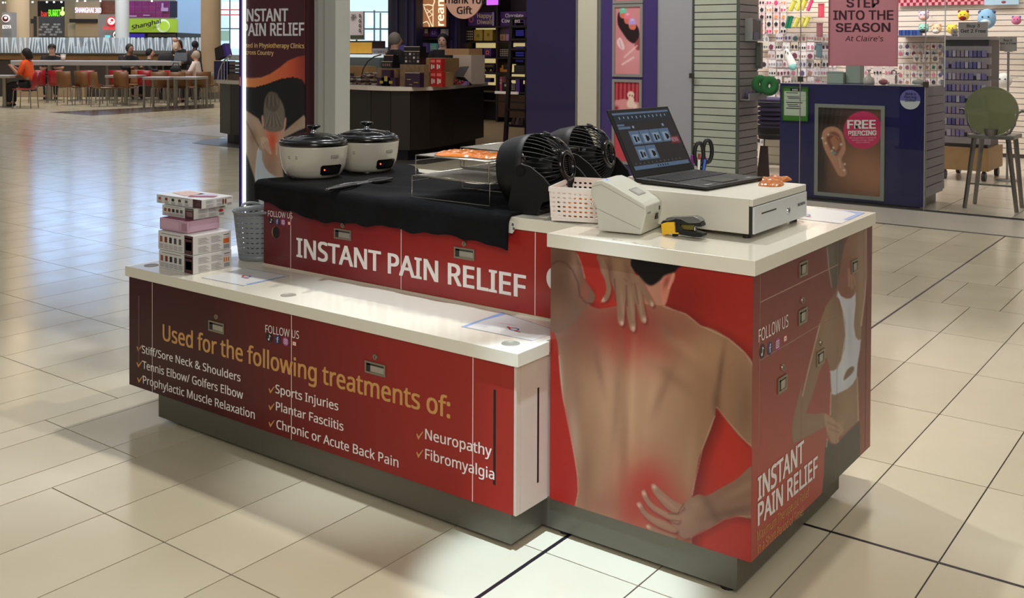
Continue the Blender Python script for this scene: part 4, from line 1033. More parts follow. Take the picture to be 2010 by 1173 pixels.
# laptop
lp=mat('laptop_black',(22,22,24),.42); lk=mat('laptop_keys',(34,34,37),.45)
t=thing('laptop','open black laptop on the cash drawer with program window on screen','laptop',(-.408,.515,DZ+.0005),math.radians(-6))
w2,d2=.172,.132
g=G().use(lp)
P=[(-d2,-w2),(d2,-w2),(d2,w2),(-d2,w2)]
g.add([(x,y,.004 if x>0 else .002) for x,y in P]+[(x,y,.0165 if x<0 else .0125) for x,y in P],[(3,2,1,0),(4,5,6,7),(0,1,5,4),(1,2,6,5),(2,3,7,6),(3,0,4,7)]); obj('base',g,None,t,bev=.0025)
g=G().use(lk)
for r in range(6):
    for k in range(15):
        x=-d2+.030+r*.0185; y=-w2+.03+k*.0198; z=.0165-(x+d2)/(2*d2)*.004
        g.box(x,y,z-.001,x+.0155,y+.0168,z+.0016)
obj('keyboard',g,None,t)
g=G().use(mat('touchpad',(30,30,32),.3)); g.box(d2-.095,-.05,.0136,d2-.02,.045,.0146,T=Matrix.Rotation(math.radians(.0),4,'Y')); obj('touchpad',g,None,t)
g=G().use(mat('pale_sticker',(150,150,150),.4)); g.poly([(d2-.03,-w2+.03,.0140),(d2-.018,-w2+.03,.0140),(d2-.018,-w2+.07,.0140),(d2-.03,-w2+.07,.0140)]); g.poly([(d2-.03,w2-.07,.0140),(d2-.018,w2-.07,.0140),(d2-.018,w2-.045,.0140),(d2-.03,w2-.045,.0140)]); obj('palm_rest_sticker',g,None,t)
# screen leans back
th=math.radians(118); up=Vector((-math.sin(th-PI/2)*1.,0,math.cos(th-PI/2))); 
H=Vector((-d2+.004,0,.017)); Hh=.235; nn=Vector((up.z,0,-up.x))
def SC(a,b,d=0): return H+Vector((0,-w2+2*w2*a,0))+up*Hh*b+nn*d
g=G().use(lp); g.add([SC(a,b,d) for d in (-.006,.0) for a,b in ((0,0),(1,0),(1,1),(0,1))],[(3,2,1,0),(4,5,6,7),(0,1,5,4),(1,2,6,5),(2,3,7,6),(3,0,4,7)]); sc=obj('screen_lid',g,None,t,bev=.0015)
def em(n,c,e): return mat(n,tuple(int(q*.8) for q in c),.25,emit=e*.45)
g=G()
def Q(a0,b0,a1,b1,m,d): g.use(m); g.add([SC(a,b,d) for a,b in ((a0,b0),(a1,b0),(a1,b1),(a0,b1))],[(0,1,2,3)])
Q(.035,.09,.965,.955,em('screen_dark',(44,42,44),.8),.0006)
sb=em('screen_blue',(92,116,146),.8); sb2=em('screen_pale',(140,160,186),.8); sk_=em('screen_black',(16,18,22),.6); sr=em('screen_red',(120,44,54),.8)
Q(.05,.10,.95,.155,sb,.0010); Q(.04,.915,.96,.945,sb,.0010); Q(.04,.80,.96,.912,em('screen_slate',(38,48,58),.8),.0010)
for k in range(12): Q(.12+k*.068,.845+.01*(k%2),.135+k*.068,.885,sb2,.0014)
Q(.05,.745,.16,.775,sb,.0010); Q(.05,.70,.24,.735,sb,.0010); Q(.27,.705,.30,.74,sb2,.0010); Q(.76,.70,.79,.74,sb2,.0010)
for j,(n_,b0) in enumerate(((4,.46),(2,.23))):
    for k in range(n_):
        a0=.18+.165*k-.0; Q(a0,b0,a0+.158,b0+.205,sb,.0010); Q(a0+.03,b0+.02,a0+.13,b0+.15,sb2,.0013); Q(a0+.05+.02*(k%2),b0+.035,a0+.08+.02*(k%2),b0+.125,sk_,.0016); Q(a0+.095,b0+.05,a0+.12,b0+.11,sk_,.0016)
Q(.80,.42,.955,.53,sr,.0010)
for k in range(12): Q(.09+k*.066,.175,.105+k*.066,.20,em('screen_grey',(90,90,96),.6),.0010)
for k in range(5): Q(.42+k*.04,.115,.435+k*.04,.14,sk_,.0014)
obj('display',g,None,sc)['kind']='stuff'
A=SC(.815,.445,.0014);B=SC(.925,.445,.0014);Hx=SC(.815,.51,.0014)
lettering('lettering','NOVA',A,B,Hx,em('screen_text',(190,150,160),.6),sc,w=False,off=.0004,bold=.03)
# pens, scissors
t=thing('pen_holder','small dark cup of coloured pens behind the laptop','cup',(-.60,.885,T))
g=G().use(mat('dark_cup',(40,42,44),.4)); g.lathe([(.0001,.002),(.036,.0),(.038,.004),(.040,.10),(.037,.10),(.035,.006),(.0001,.006)],28); obj('cup',g,None,t)
pc=[(70,110,210),(170,40,150),(190,60,60),(30,30,32),(200,200,196),(120,30,130),(230,230,225)]
for k,c_ in enumerate(pc):
    a=2*PI*k/7; g=G().use(mat('pen_%d'%k,c_,.35)); g.cyl((.010*math.cos(a),.010*math.sin(a),.008),(.030*math.cos(a),.030*math.sin(a),.145+.008*(k%3)),.0045,.005,10); obj('pen',g,None,t)
t=thing('scissors','black scissors standing upright in the pen cup','scissors',(-.588,.895,T+.01),math.radians(38))
for s2 in (-1,1):
    g=G().use(blk); P=[]
    for k in range(20):
        a=2*PI*k/20; P.append((s2*.017+.016*math.cos(a)+.006,.008*s2,.158+.040*math.sin(a)+.004*s2))
    g.tube(P,.0075,8,closed=True); g.tube([(s2*.012,.006*s2,.118),(0,0,.06)],[.008,.006],8); obj('handle',g,None,t)
g=G().use(chrome); g.box(-.008,-.001,.002,.008,.001,.07); obj('blade',g,None,t)
# banner light box and mast
BYY=1.02
def bx(u): return at_y(u,200,BYY).x
xL,xR=bx(470),bx(599); zT=2.15
t=thing('lightbox_banner','tall red and black banner light box with ponytail woman picture','banner',((xL+xR)/2,BYY,0))
g=G().use(mat('banner_frame',(26,20,34),.4)); g.box(xL-.004,BYY+.001,.03,xR+.002,BYY+.05,zT); obj('frame',g,None,t,w=True)
g=G().use(blk); g.box(xL-.03,BYY-.10,0,xR+.03,BYY+.16,.03); obj('base',g,None,t,w=True)
def ban(P,u,v):
    p=Paint(P,(12,14,16)); X,Y=P[:,0],P[:,1]
    wave=[(460,160),(480,166),(500,168),(520,166),(545,155),(570,139),(590,133),(612,130),(612,-200),(460,-200)]
    p.fill([(455,-300),(620,-300),(620,175),(603,170),(585,151),(570,150),(550,155),(520,166),(500,171),(478,170),(455,165)],(226,92,60),1.,smooth=False)
    t_=np.clip((X-480)/110,0,1)[:,None]; 
    m=p.mask([(455,-300),(620,-300),(620,175),(603,170),(592,155),(575,151),(550,155),(520,166),(500,171),(478,170),(455,165)],1.,False)
    p.c=np.where((m>.5)[:,None],np.array((232,150,84))*(1-t_)+np.array((214,84,56))*t_,np.array((12,14,16)))
    p.fill([(455,-300),(620,-300),(620,104),(603,108),(585,111),(565,119),(548,133),(530,145),(512,152),(495,153),(478,152),(455,148)],(76,26,38),1.,smooth=False)
    p.dab(600,60,20,200,(60,20,30),.4)
    # red edge at right
    p.fill([(598,-300),(620,-300),(620,180),(603,170),(598,160)],(150,30,28),1.5,.8,smooth=False)
    sk=(180,158,140)
    o=lambda a:[(400+x*.358,y*.358) for x,y in a]
    body=o([(205,590),(240,610),(300,650),(340,720),(350,740),(400,735),(440,720),(500,670),(548,630),(568,660),(560,700),(520,715),(430,760),(430,900),(440,985),(400,1000),(330,980),(290,940),(285,1000),(262,930),(240,860),(205,780)])
    m=p.fill(body,sk,1.2,smooth=False)
    q=lambda *a,**k: p.dab(*a,clip=m,**k)
    q(480,240,6,50,(150,118,94),.6); q(505,250,10,30,(206,176,150),.6,rot=-30); q(580,240,12,14,(170,136,110),.6); q(530,330,20,40,(150,116,92),.6); q(548,320,6,60,(196,164,140),.5)
    q(497,268,8,14,(140,106,84),.7); q(520,275,30,10,(198,160,136),.4)
    p.line(o([(225,650),(300,800)]),.9,(70,50,40),.6); p.line(o([(350,745),(320,800)]),.8,(90,60,50),.5)
    p.fill(o([(335,700),(340,760),(330,800),(440,800),(435,760),(438,700)]),(206,160,140),1.5); 
    p.dab(534,275,9,26,(226,84,50),.95); p.dab(534,256,14,12,(222,120,90),.6)
    # hands
    for f in ([(312,760),(330,750),(350,760),(358,790),(372,835),(366,845),(352,835),(340,820),(318,805)],[(395,790),(402,785),(404,840),(396,845)]): p.fill(o(f),(214,184,160),1.)
    for f in ([(325,790),(345,838)],[(335,780),(358,838)],[(345,775),(368,832)]): p.line(o(f),.6,(150,110,90),.7)
    # head and hair
    p.fill(o([(328,640),(332,700),(360,720),(410,720),(438,700),(446,640),(440,590),(420,545),(380,505),(355,510),(335,545),(328,600)]),(120,110,100),1.3)
    for k in range(9): x=336+k*12; p.line(o([(372+k*2,600),(x,690)]),.7,(64,56,50) if k%2 else (164,154,142),.6)
    p.fill(o([(345,520),(365,503),(395,508),(410,530),(416,570),(400,605),(375,610),(350,595),(338,560)]),(98,88,78),1.5)
    for a in range(6): p.line(o([(350+a*10,520+a*3),(345+a*12,590-a*4)]),.7,(150,140,128) if a%2 else (56,50,44),.6)
    for f in ([(316,640),(326,635),(330,690),(322,695)],[(444,650),(453,650),(448,700),(438,708)]): p.fill(o(f),(214,160,140),1.)
    # top
    tp=o([(300,815),(318,828),(320,875),(334,915),(358,945),(392,968),(440,975),(452,985),(600,1100),(600,1200),(320,1200),(300,1080),(280,985),(283,950),(290,880),(292,830)])
    p.fill(tp,(190,206,218),1.2,smooth=False); p.dab(512,380,8,40,(214,226,234),.5)
    p.line(o([(300,815),(290,880),(283,950),(300,1080),(312,1150)]),.8,(230,240,246),.7)
    p.fill(o([(205,820),(232,900),(262,940),(280,1000),(300,1100),(310,1200),(205,1200)]),(12,14,16),1.,smooth=False)
    return p.c
print_sheet('printed_fabric',(xL,BYY,.031),(xR-xL,0,0),(0,0,zT-.032),100,420,ban,t,colmat('banner_fabric',.5))
# side of the fabric
g=G().use(mat('banner_side',(60,18,26),.5)); g.box(xR+.0021,BYY+.002,.03,bx(605),BYY+.045,zT); obj('side_fabric',g,None,t,w=True)
g=G().use(mat('white_led_strip',(236,242,255),.3,emit=2.6)); a=at_y(476.5,200,BYY-.004); g.box(a.x,BYY-.006,.03,at_y(481.5,200,BYY-.004).x,BYY-.0006,zT); obj('led_strip',g,None,t,w=True)
g=G().use(mat('violet_edge',(70,50,170),.3,emit=.8)); g.box(at_y(474,200,BYY).x,BYY-.004,.03,a.x-.001,BYY-.0006,zT); obj('led_edge',g,None,t,w=True)
by=BYY-.0006
def NL(s,l,r,tt,m=inkw,bold=.012): lettering('lettering',s,at_y(*l,by),at_y(*r,by),at_y(*tt,by),m,t,bold=bold,off=.0003)
NL('INSTANT',(477,41.5),(565,41.5),(477,18),mat('banner_white',(226,228,232),.4),.03)
NL('PAIN RELIEF',(477,70),(596.5,69.5),(477,46.5),mat('banner_white',(226,228,232),.4),.03)
yb=mat('banner_cream',(236,196,128),.4)
NL('Used in Physiotherapy Clinics',(477,93),(597,94.5),(477,84.5),yb,.02); NL('Across Country',(477,106.5),(537,108),(477,98.5),yb,.02)
t=thing('square_mast','pale grey square post behind the rice cookers, beside the banner','post',(-2.70,1.09,0))
x0,x1=at_y(606,200,1.06).x,at_y(658,200,1.06).x
pg_=mat('pale_grey_paint',(176,178,172),.5)
g=G().use(pg_); g.box(x0,1.06,0,x1,1.16,2.6); obj('column',g,None,t,w=True,bev=.002)
g=G().use(mat('grey_cable',(150,152,146),.5))
for u in (622,635): xx=at_y(u,200,1.057).x; g.cyl((xx,1.057,.01),(xx,1.057,2.6),.003,n=8)
obj('cable',g,None,t,w=True)['kind']='stuff'
# ================================================================ RIGHT-HAND STORE
SY=7.0
def X7(u,y=SY): return at_y(u,200,y).x
stone=mat('pale_stone_sill',(186,178,164),.3,vary=(3,.05))
g=G().use(stone); g.box(-5.9,6.13,-.02,9,6.985,.002); o=struct('trim_1',g,label='flat pale stone sill in front of the shop glass')
g=G().use(mat('dark_sill_joint',(50,46,46),.5)); g.box(-5.9,6.098,-.01,9,6.13,.0015); struct('trim_2',g,label='dark joint between mall tiles and stone sill')
g=G().use(mat('steel_channel',(96,96,98),.3,.8)); g.box(X7(1447),6.985,0,9,7.0,.012); g.use(blk); g.box(X7(1447),7.0,0,9,7.012,.014); struct('trim_3',g,label='thin metal channel holding the shop glass')
# store floor
sfm=mat('store_floor_tile',(206,196,180),.22)
g=G().use(mat('store_grout',(150,140,126),.6)); g.box(-5.6,7.012,-.02,9,14,-.003); sfl=struct('floor_2',g,label='pale tiled floor inside the accessory shop')
g=G().use(sfm)
for i in range(24):
    for j in range(12): g.box(-5.6+i*.61+.003,7.02+j*.61+.003,-.003,-5.6+(i+1)*.61-.003,7.02+(j+1)*.61-.003,0.001)
obj('tile',g,None,sfl)['kind']='stuff'
# portal faces left of the glass
def face(name,u0,u1,m,y0=SY,z1=4.2,d=.3,label=None,rough=None):
    g=G().use(m); g.box(X7(u0,y0),y0,0,X7(u1,y0),y0+d,z1); return struct(name,g,label=label)
face('wall_navy',1033,1131,mat('navy_gloss_panel',(38,28,66),.25,coat=.3),label='dark navy wall panel beside the chocolate shop opening')
g=G().use(mat('steel_trim',(150,150,148),.3,.7)); g.box(X7(1130.5),SY-.012,0,X7(1133.5),SY+.2,4.2); g.box(X7(1172),SY-.012,0,X7(1174.5),SY+.2,4.2); g.box(X7(1177),SY-.02,0,X7(1180),SY+.2,4.2); struct('trim_4',g,label='thin metal strips edging the cream column')
face('wall_cream',1133.5,1172,mat('cream_column_paint',(196,190,170),.45),y0=SY-.006,label='narrow cream column between navy and purple panels')
face('wall_cream_edge',1174.5,1177,mat('cream_column_paint',(196,190,170),.45),y0=SY+.003,label='recessed cream edge of the column')
face('wall_purple',1180,1288,mat('purple_gloss_panel',(66,50,108),.22,coat=.4),y0=SY-.002,label='purple panel holding framed dessert posters')
face('wall_grey',1288,1357,mat('grey_plain_panel',(150,150,156),.5),y0=SY+.02,label='plain light grey wall panel')
def poster(name,u0,v0,u1,v1,y,label,art,frame=(150,146,142),fw=.03,nu=60,nv=90,cat='poster',ink_=None):
    a=at_y(u0,v1,y); b=at_y(u1,v1,y); c=at_y(u0,v0,y); x0,x1,z0,z1=a.x,b.x,min(a.z,b.z),c.z
    t=thing(name,label,cat,((x0+x1)/2,y,z0))
    g=G().use(mat('frame_%d_%d_%d'%frame,frame,.35,.3))
    for q in ((x0,z0,x1,z0+fw),(x0,z1-fw,x1,z1),(x0,z0+fw,x0+fw,z1-fw),(x1-fw,z0+fw,x1,z1-fw)): g.box(q[0],y-.018,q[1],q[2],y+.0,q[3])
    obj('frame',g,None,t,w=True)
    print_sheet('printed_picture',(x0+fw*.9,y-.006,z0+fw*.9),(x1-x0-fw*1.8,0,0),(0,0,z1-z0-fw*1.8),nu,nv,art,t,ink_ or colmat('poster_ink',.35))
    return t,(x0,x1,z0,z1)
def art1(P,u,v):
    p=Paint(P,(206,134,138)); p.dab(1245,100,40,30,(222,160,160),.5); p.dab(1215,60,12,60,(190,110,116),.4)
    p.fill([(1213,28),(1219,24),(1232,36),(1250,50),(1255,66),(1252,80),(1243,85),(1232,78),(1222,64),(1213,48)],(40,20,24),1.2)
    for x,y,c in ((1223,22,(110,190,160)),(1232,33,(226,120,140)),(1241,44,(180,150,214))):
        p.fill([(x-7,y+4),(x-5,y-7),(x+4,y-8),(x+7,y+2),(x+6,y+12),(x-4,y+12)],c,1.); p.fill([(x-6,y+5),(x+6,y+5),(x+5,y+14),(x-4,y+13)],(210,110,90),.8); p.dab(x,y-5,3,2,(240,230,230),.6)
    p.fill([(1211,80),(1218,74),(1226,92),(1222,98),(1213,90)],(232,200,200),1.); p.line([(1216,80),(1220,94)],.6,(180,110,116),.7)
    p.fill([(1246,86),(1256,72),(1260,70),(1260,94),(1250,98)],(150,70,70),1.5); p.line([(1250,90),(1226,112)],1.6,(236,200,200),.8); p.line([(1222,126),(1243,113)],1.8,(236,206,206),.8)
    return p.c
poster('framed_poster',1203,9,1262,150,SY-.004,'framed pink poster of colourful macarons on the purple panel',art1)
def art2(P,u,v):
    p=Paint(P,(196,70,80)); 
    for k in range(7): p.line([(1207+k*8,150),(1206+k*8,203)],1.6,(110,20,34),.9)
    p.fill([(1200,198),(1225,194),(1262,203),(1262,240),(1200,240)],(214,140,140),1.,smooth=False)
    for x,y,r in ((1238,186,7),(1239,196,6),(1238,204,8),(1246,208,5)): p.fill([(x+r*math.cos(a),y+r*math.sin(a)) for a in np.linspace(0,5.8,10)],(232,204,186),1.)
    p.dab(1236,187,1.5,1.5,(90,30,30),.9); p.dab(1241,188,1.5,1.5,(90,30,30),.9); p.dab(1210,212,4,4,(120,20,30),.9)
    return p.c
poster('framed_poster',1202,155,1260,320,SY-.004,'framed red poster of a cream poodle cake behind the laptop',art2)
poster('framed_poster',1204,-60,1263,6,SY-.004,'framed poster cut by the top of the view on the purple panel',lambda P,u,v:Paint(P,(196,120,126)).c,nu=4,nv=4)
# slat column
slm=mat('grey_slatwall',(200,198,184),.5,vary=(6,.05)); slm2=mat('mauve_slatwall',(150,140,142),.55); slk=mat('slat_groove',(30,28,28),.8)
xa,xb=X7(1362,7.05),X7(1447,7.05); yb_=7.05+.50
g=G().use(slk); g.box(xa+.01,7.062,0,xb-.004,yb_,4.2); sc_=struct('wall_slat_column',g,label='square slat-board column behind the shop glass')
zs=[]; z=.02
while z<4.1:
    zs.append(z); z+=.0742
for z in zs:
    g=G().use(slm); g.box(xa,7.05,z+.005,xb-.012,7.0618,z+.0742-.004); obj('slat',g,None,sc_)
    g=G().use(slm2); g.box(xb-.0039,7.075,z+.005,xb+.008,yb_-.005,z+.0742-.004); obj('slat',g,None,sc_)
g=G().use(mat('grey_corner_trim',(96,100,94),.4,.3)); g.box(xb-.012,7.045,0,xb+.012,7.075,4.2); g.box(xa-.02,7.04,0,xa-.001,7.07,4.2); obj('corner_trim',g,None,sc_)
# back wall slats
bwy=12.5
bw=mat('cream_slat',(232,218,206),.5)
g=G().use(mat('slat_groove2',(70,58,58),.8)); g.box(-5.5,bwy+.012,0,3,bwy+.1,4.4); bwall=struct('wall_back',g,label='cream slat-board back wall of the accessory shop')
z=.05
while z<4.3:
    g=G().use(bw); g.box(-5.5,bwy,z+.004,3,bwy+.0118,z+.0705); obj('slat',g,None,bwall); z+=.0745
g=G().use(mat('shop_side_wall',(200,190,186),.6)); g.box(-5.585,7.35,0,-5.5,bwy+.1,4.4); struct('wall_left',g,label='left side wall of the accessory shop')
g=G().use(mat('shop_right_wall',(200,190,186),.6)); g.box(3.0,7.05,0,3.1,bwy+.1,4.4); struct('wall_right',g,label='right side wall of the accessory shop')
g=G().use(mat('shop_ceiling',(220,214,206),.7)); g.box(-5.5,7.02,4.4,3.1,bwy+.1,4.5); struct('ceiling_shop',g,label='ceiling of the accessory shop')
area('shop_ceiling_light',(-4.2,10.6,4.3),(-4.4,11.8,1.2),2.4,1.6,230,(1,.93,.92))
area('shop_ceiling_light',(-1.6,10.4,4.3),(-1.6,11.4,1.2),3.2,1.6,105,(1,.95,.88))
# hanging goods
gr=random.Random(5)
pal=[(226,222,220),(206,200,202),(232,226,228),(190,186,190),(214,206,214),(222,214,200),(240,236,240),(200,196,200)]
acc=[(60,50,56),(150,100,120),(90,80,120),(170,130,110),(70,110,110),(200,120,140),(120,60,80),(150,150,160),(40,40,44)]
def goods(u,v,w_,h_,y,base,motif,name,label,cat,group,peg=True,parts=2):
    a=at_y(u-w_/2,v+h_/2,y); b=at_y(u+w_/2,v-h_/2,y); x0,x1,z0,z1=a.x,b.x,a.z,b.z
    t=thing(name,label,cat,((x0+x1)/2,y,z0),0,group)
    g=G().use(mat('goods_card_%d%d%d'%base,base,.4)); g.box(x0,y-.008,z0,x1,y,z1); obj('card',g,None,t,w=True)
    g=G(); k=parts
    for i in range(k):
        cx_=x0+(x1-x0)*(i+.5)/k; rr=(x1-x0)/k*.34; m=mat('goods_motif_%d%d%d'%motif,motif,.35); g.use(m)
        zc=(z0+z1)/2-.1*(z1-z0); sh=gr.choice((3,5,8,4)); 
        pts=[Vector((cx_+rr*math.cos(2*PI*q/sh+.5),y-.008,zc+min(rr*1.6,(z1-z0)*.34)*math.sin(2*PI*q/sh+.5))) for q in range(sh)][::-1]
        g.prism(pts,(0,-.012,0))
    obj('trinket',g,None,t,w=True)
    g=G().use(mat('peg_steel',(190,186,184),.3,.7)); g.cyl(((x0+x1)/2,bwy-.002,z1-.01),((x0+x1)/2,y-.03,z1-.01),.003,n=6); obj('peg',g,None,t,w=True)
    return t
ORD=['first','second','third','fourth','fifth','sixth','seventh','eighth','ninth','tenth','eleventh','twelfth','thirteenth','fourteenth','fifteenth','sixteenth']
def cname(c):
    r,g_,b=c; m=max(c); d_=m-min(c)
    if m<66: return 'black'
    if d_<24: return 'grey'
    if r==m: return 'brown' if (r<185 and b<g_) else ('pink' if b>=g_ else 'orange')
    return 'violet' if b==m and r>g_-6 else 'teal'
for ri,v in enumerate(range(74,300,17)):
    for ci,u in enumerate(range(1500,1640,15)):
        if gr.random()<.12: continue
        w_=gr.uniform(12,15.5); h_=gr.uniform(13.5,17)
        goods(u+gr.uniform(-2,2),v+gr.uniform(-1,1),w_,h_,12.40+gr.uniform(-.05,.04),gr.choice(pal),(ac:=gr.choice(acc)),'trinket_card','small card with %s trinket, %s along in the %s row left of the pink sign'%(cname(ac),ORD[ci],ORD[ri]),'card','carded trinkets on the left of the shop back wall',parts=gr.choice((1,2,2,3)))
for ri,v in enumerate(range(4,74,14)):
    for ci,u in enumerate(range(1496,1540,14)):
        goods(u,v,11,13,12.40,gr.choice([(240,210,216),(236,226,226),(232,200,210)]),(ac:=gr.choice([(220,70,120),(40,34,40),(230,150,90)])),'trinket_card','pale card with %s trinket, %s along in the %s top row near the slat column'%(cname(ac),ORD[ci],ORD[ri]),'card','bright trinkets high up left',parts=gr.choice((1,2)))
for ri,v in enumerate((90,104,131,146,160)):
    for ci,u in enumerate(range(1768,1852,13)):
        goods(u,v,11,12,12.38,gr.choice(pal),(ac:=gr.choice(acc)),'trinket_card','card with %s trinket, %s along in the %s row under the wall shelf'%(cname(ac),ORD[ci],ORD[ri]),'card','carded trinkets in the middle of the shop back wall',parts=1)
for u in (1800,1818,1836): goods(u,114,14,15,12.35,(226,222,220),(120,110,104),'heart_card','white card with one grey heart pendant on the back wall','card','heart pendant cards',parts=1)
for u,v in ((1700,140),(1723,140),(1746,140),(1722,163),(1746,163)): goods(u,v,18,22,12.3,(206,196,196),gr.choice(acc),'sticker_sheet','flat pack of small stickers above the blue desk','card','sticker packs above the desk',parts=3)
# coloured bottles / tubes
def tubeitem(u,v,ang,L,r,c,label,grp,y=12.25,name='drink_tube',cap=None):
    p=at_y(u,v,y); t=thing(name,label,'bottle',p,0,grp)
    d=Vector((math.sin(math.radians(ang)),-.15,math.cos(math.radians(ang))))*L
    g=G().use(mat('tube_%d%d%d'%c,c,.25)); g.cyl(-d/2,d/2*.82,r,r,16); obj('body',g,None,t)
    g=G().use(mat('tube_cap_%d%d%d'%c,tuple(int(q*.82) for q in c),.3)); g.cyl(d/2*.82,d/2,r*1.08,r*1.05,16); g.cyl(-d/2*1.03,-d/2*.9,r*1.04,r*1.04,16); obj('lid',g,None,t)
    g=G().use(mat('peg_steel',(190,186,184),.3,.7)); g.cyl((0,0,L*.3),(0,bwy-y,L*.3),.003,n=6); obj('peg',g,None,t)
    return t
for i,(u,v) in enumerate(((1556,10),(1569,9),(1578,8))): tubeitem(u,v,28,.17,.035,(228,222,96),'pale yellow tube in the upper row on the shop back wall','yellow tubes upper row')
for i,(u,v) in enumerate(((1563,43),(1574,43),(1584,42))): tubeitem(u,v,28,.16,.032,(226,222,110),'pale yellow tube in the lower row beside the metallic green ones','yellow tubes lower row')
tubeitem(1590,10,25,.17,.026,(236,80,140),'bright pink tube right of the yellow tubes',None)
for u in (1546,1552): tubeitem(u,43,18,.18,.022,(16,130,96),'shiny dark green tube left of the lower yellow tubes','dark green tubes')
for u,v,c,l in ((1612,20,(226,84,110),'coral pink zip pouch beside the hanging pink sign'),(1609,58,(150,90,100),'dull rose bag strap hanging under the coral pouch'),(1608,98,(96,120,130),'grey and teal water bottle hanging left of the pink sign')):
    tubeitem(u,v,3,.2,.045,c,l,None,name='hanging_pouch')
p=at_y(1552,118,12.15); t=thing('slipper_pack','white and mint long plush pack tilted above the blue desk','toy',p)
g=G().use(mat('peg_steel',(190,186,184),.3,.7)); g.cyl((-.06,0,.1),(-.06,bwy-12.15,.1),.003,n=6); obj('peg',g,None,t)
g=G().use(mat('plush_white',(232,230,228),.8)); g.tube([(-.08,0,.16),(-.03,0,.05),(.03,0,-.08)],[.03,.055,.065],12); obj('body',g,None,t)
g=G().use(mat('plush_mint',(140,206,204),.8)); g.ball((.035,-.01,-.09),.062,12); obj('toe',g,None,t)
g=G().use(blk); g.cyl((-.065,-.03,.14),(-.06,-.04,.10),.008,n=6); g.cyl((-.03,-.05,.12),(-.02,-.055,.09),.008,n=6); obj('eye',g,None,t)['kind']='stuff'
# checkered frieze + blue poster
def checks(P,u,v):
    i=(np.floor(u*27)+np.floor(v*3))%2
    return np.where((i>.5)[:,None],np.array((140,28,48.)),np.array((226,150,164.)))
a=at_y(1762,12,12.44); b=at_y(1932,-12,12.44)
g=G().use(mat('board',(200,190,190),.6)); g.box(a.x,12.44,a.z,b.x,12.46,b.z+.1); o=obj('check_banner',g); tag(o,'pink and maroon checkered band at the top of the shop back wall','banner')
print_sheet('printed_checks',(a.x,12.438,a.z),(b.x-a.x,0,0),(0,0,b.z-a.z),216,24,checks,o,colmat('check_ink',.4))
a=at_y(1932,10,12.40); b=at_y(2000,-20,12.40); g=G().use(mat('pale_blue_poster',(176,204,226),.4)); g.box(a.x,12.40,a.z,b.x,12.42,b.z); o=obj('blue_poster',g); tag(o,'pale blue poster at the upper right end of the checkered band','poster')
g=G().use(mat('poster_red',(150,50,70),.5)); c=at_y(1970,4,12.398); g.ball(c,.03,8,1,.1,.6); obj('printed_mark',g,None,o,w=True)
# plush toys
def plush(u,v,r,c,label,acc_=None,belly=None,y=12.1,sy=.8,sz=.95,ears=True):
    p=at_y(u,v,y); t=thing('plush_toy',label,'toy',(p.x,p.y,p.z-r)); 
    g=G().use(mat('plush_%d%d%d'%c,c,.9,bump=(80,.4))); g.ball((0,0,r),r,20,1,sy,sz); obj('body',g,None,t)
    if ears:
        for s in (-1,1):
            g=G().use(mat('plush_ear_%d%d%d'%(acc_ or c),acc_ or c,.9)); g.ball((s*r*.68,0,r*1.75),r*.28,10); obj('ear',g,None,t)
    if belly: g=G().use(mat('plush_belly_%d%d%d'%belly,belly,.9)); g.ball((0,-sy*r*.35,r*.62),r*.66,14,1,1,.75); obj('belly',g,None,t)
    for s in (-1,1):
        g=G().use(blk); g.ball((s*r*.32,-sy*r*.94,r*1.2),r*.1,8); obj('eye',g,None,t)
    g=G().use(mat('peg_steel',(190,186,184),.3,.7)); g.cyl((0,r*.2,r*1.2),(0,bwy-y,r*1.2),.004,n=6); obj('peg',g,None,t)
    return t
plush(1813,31,.072,(206,190,206),'lilac plush with rainbow belly, uppermost left on the shop back wall',(190,170,200),(232,180,170))
plush(1813,56,.068,(150,206,190),'mint green plush with red mouth on the middle shelf of the shop wall',None,(60,70,70))
plush(1838,57,.068,(226,196,160),'beige plush in white wrap right of the mint plush',(214,160,110),(236,232,232))
plush(1868,57,.068,(238,212,84),'round yellow plush left of the grey offer sign',None,None)
plush(1891,31,.074,(240,204,60),'yellow plush with dark red open mouth above the offer sign',(130,24,34),(130,24,34))
plush(1970,158,.10,(232,230,226),'white fluffy plush behind the round stool back',None,None,y=11.6,ears=False)
plush(1995,40,.06,(214,120,160),'pink and violet plush cut by the right edge of view',(120,110,200),None)
t=plush(1937,37,.115,(140,184,220),'pale blue round backpack right of the yellow plush',(70,90,130),(200,214,226),sz=1.15)
# shelf under toys
a=at_y(1765,70,12.2); b=at_y(1860,76,12.2)
g=G().use(mat('shelf_grey',(120,112,112),.5)); g.box(a.x,12.0,a.z-.02,b.x,12.49,a.z); o=obj('wall_shelf',g); tag(o,'narrow grey wall shelf carrying blue boxes and plush toys','shelf')
for i,u in enumerate(range(1769,1805,7)):
    p=at_y(u,62,12.1); g=G().use(mat('blue_box_%d'%(i%2),[(50,70,140),(60,90,160)][i%2],.4)); g.box(p.x-.02,12.05,a.z+.001,p.x+.02,12.2,a.z+.075); o=obj('blue_box',g); tag(o,'small blue box, %s from the left on the grey wall shelf'%ORD[i],'box','blue boxes on the wall shelf')
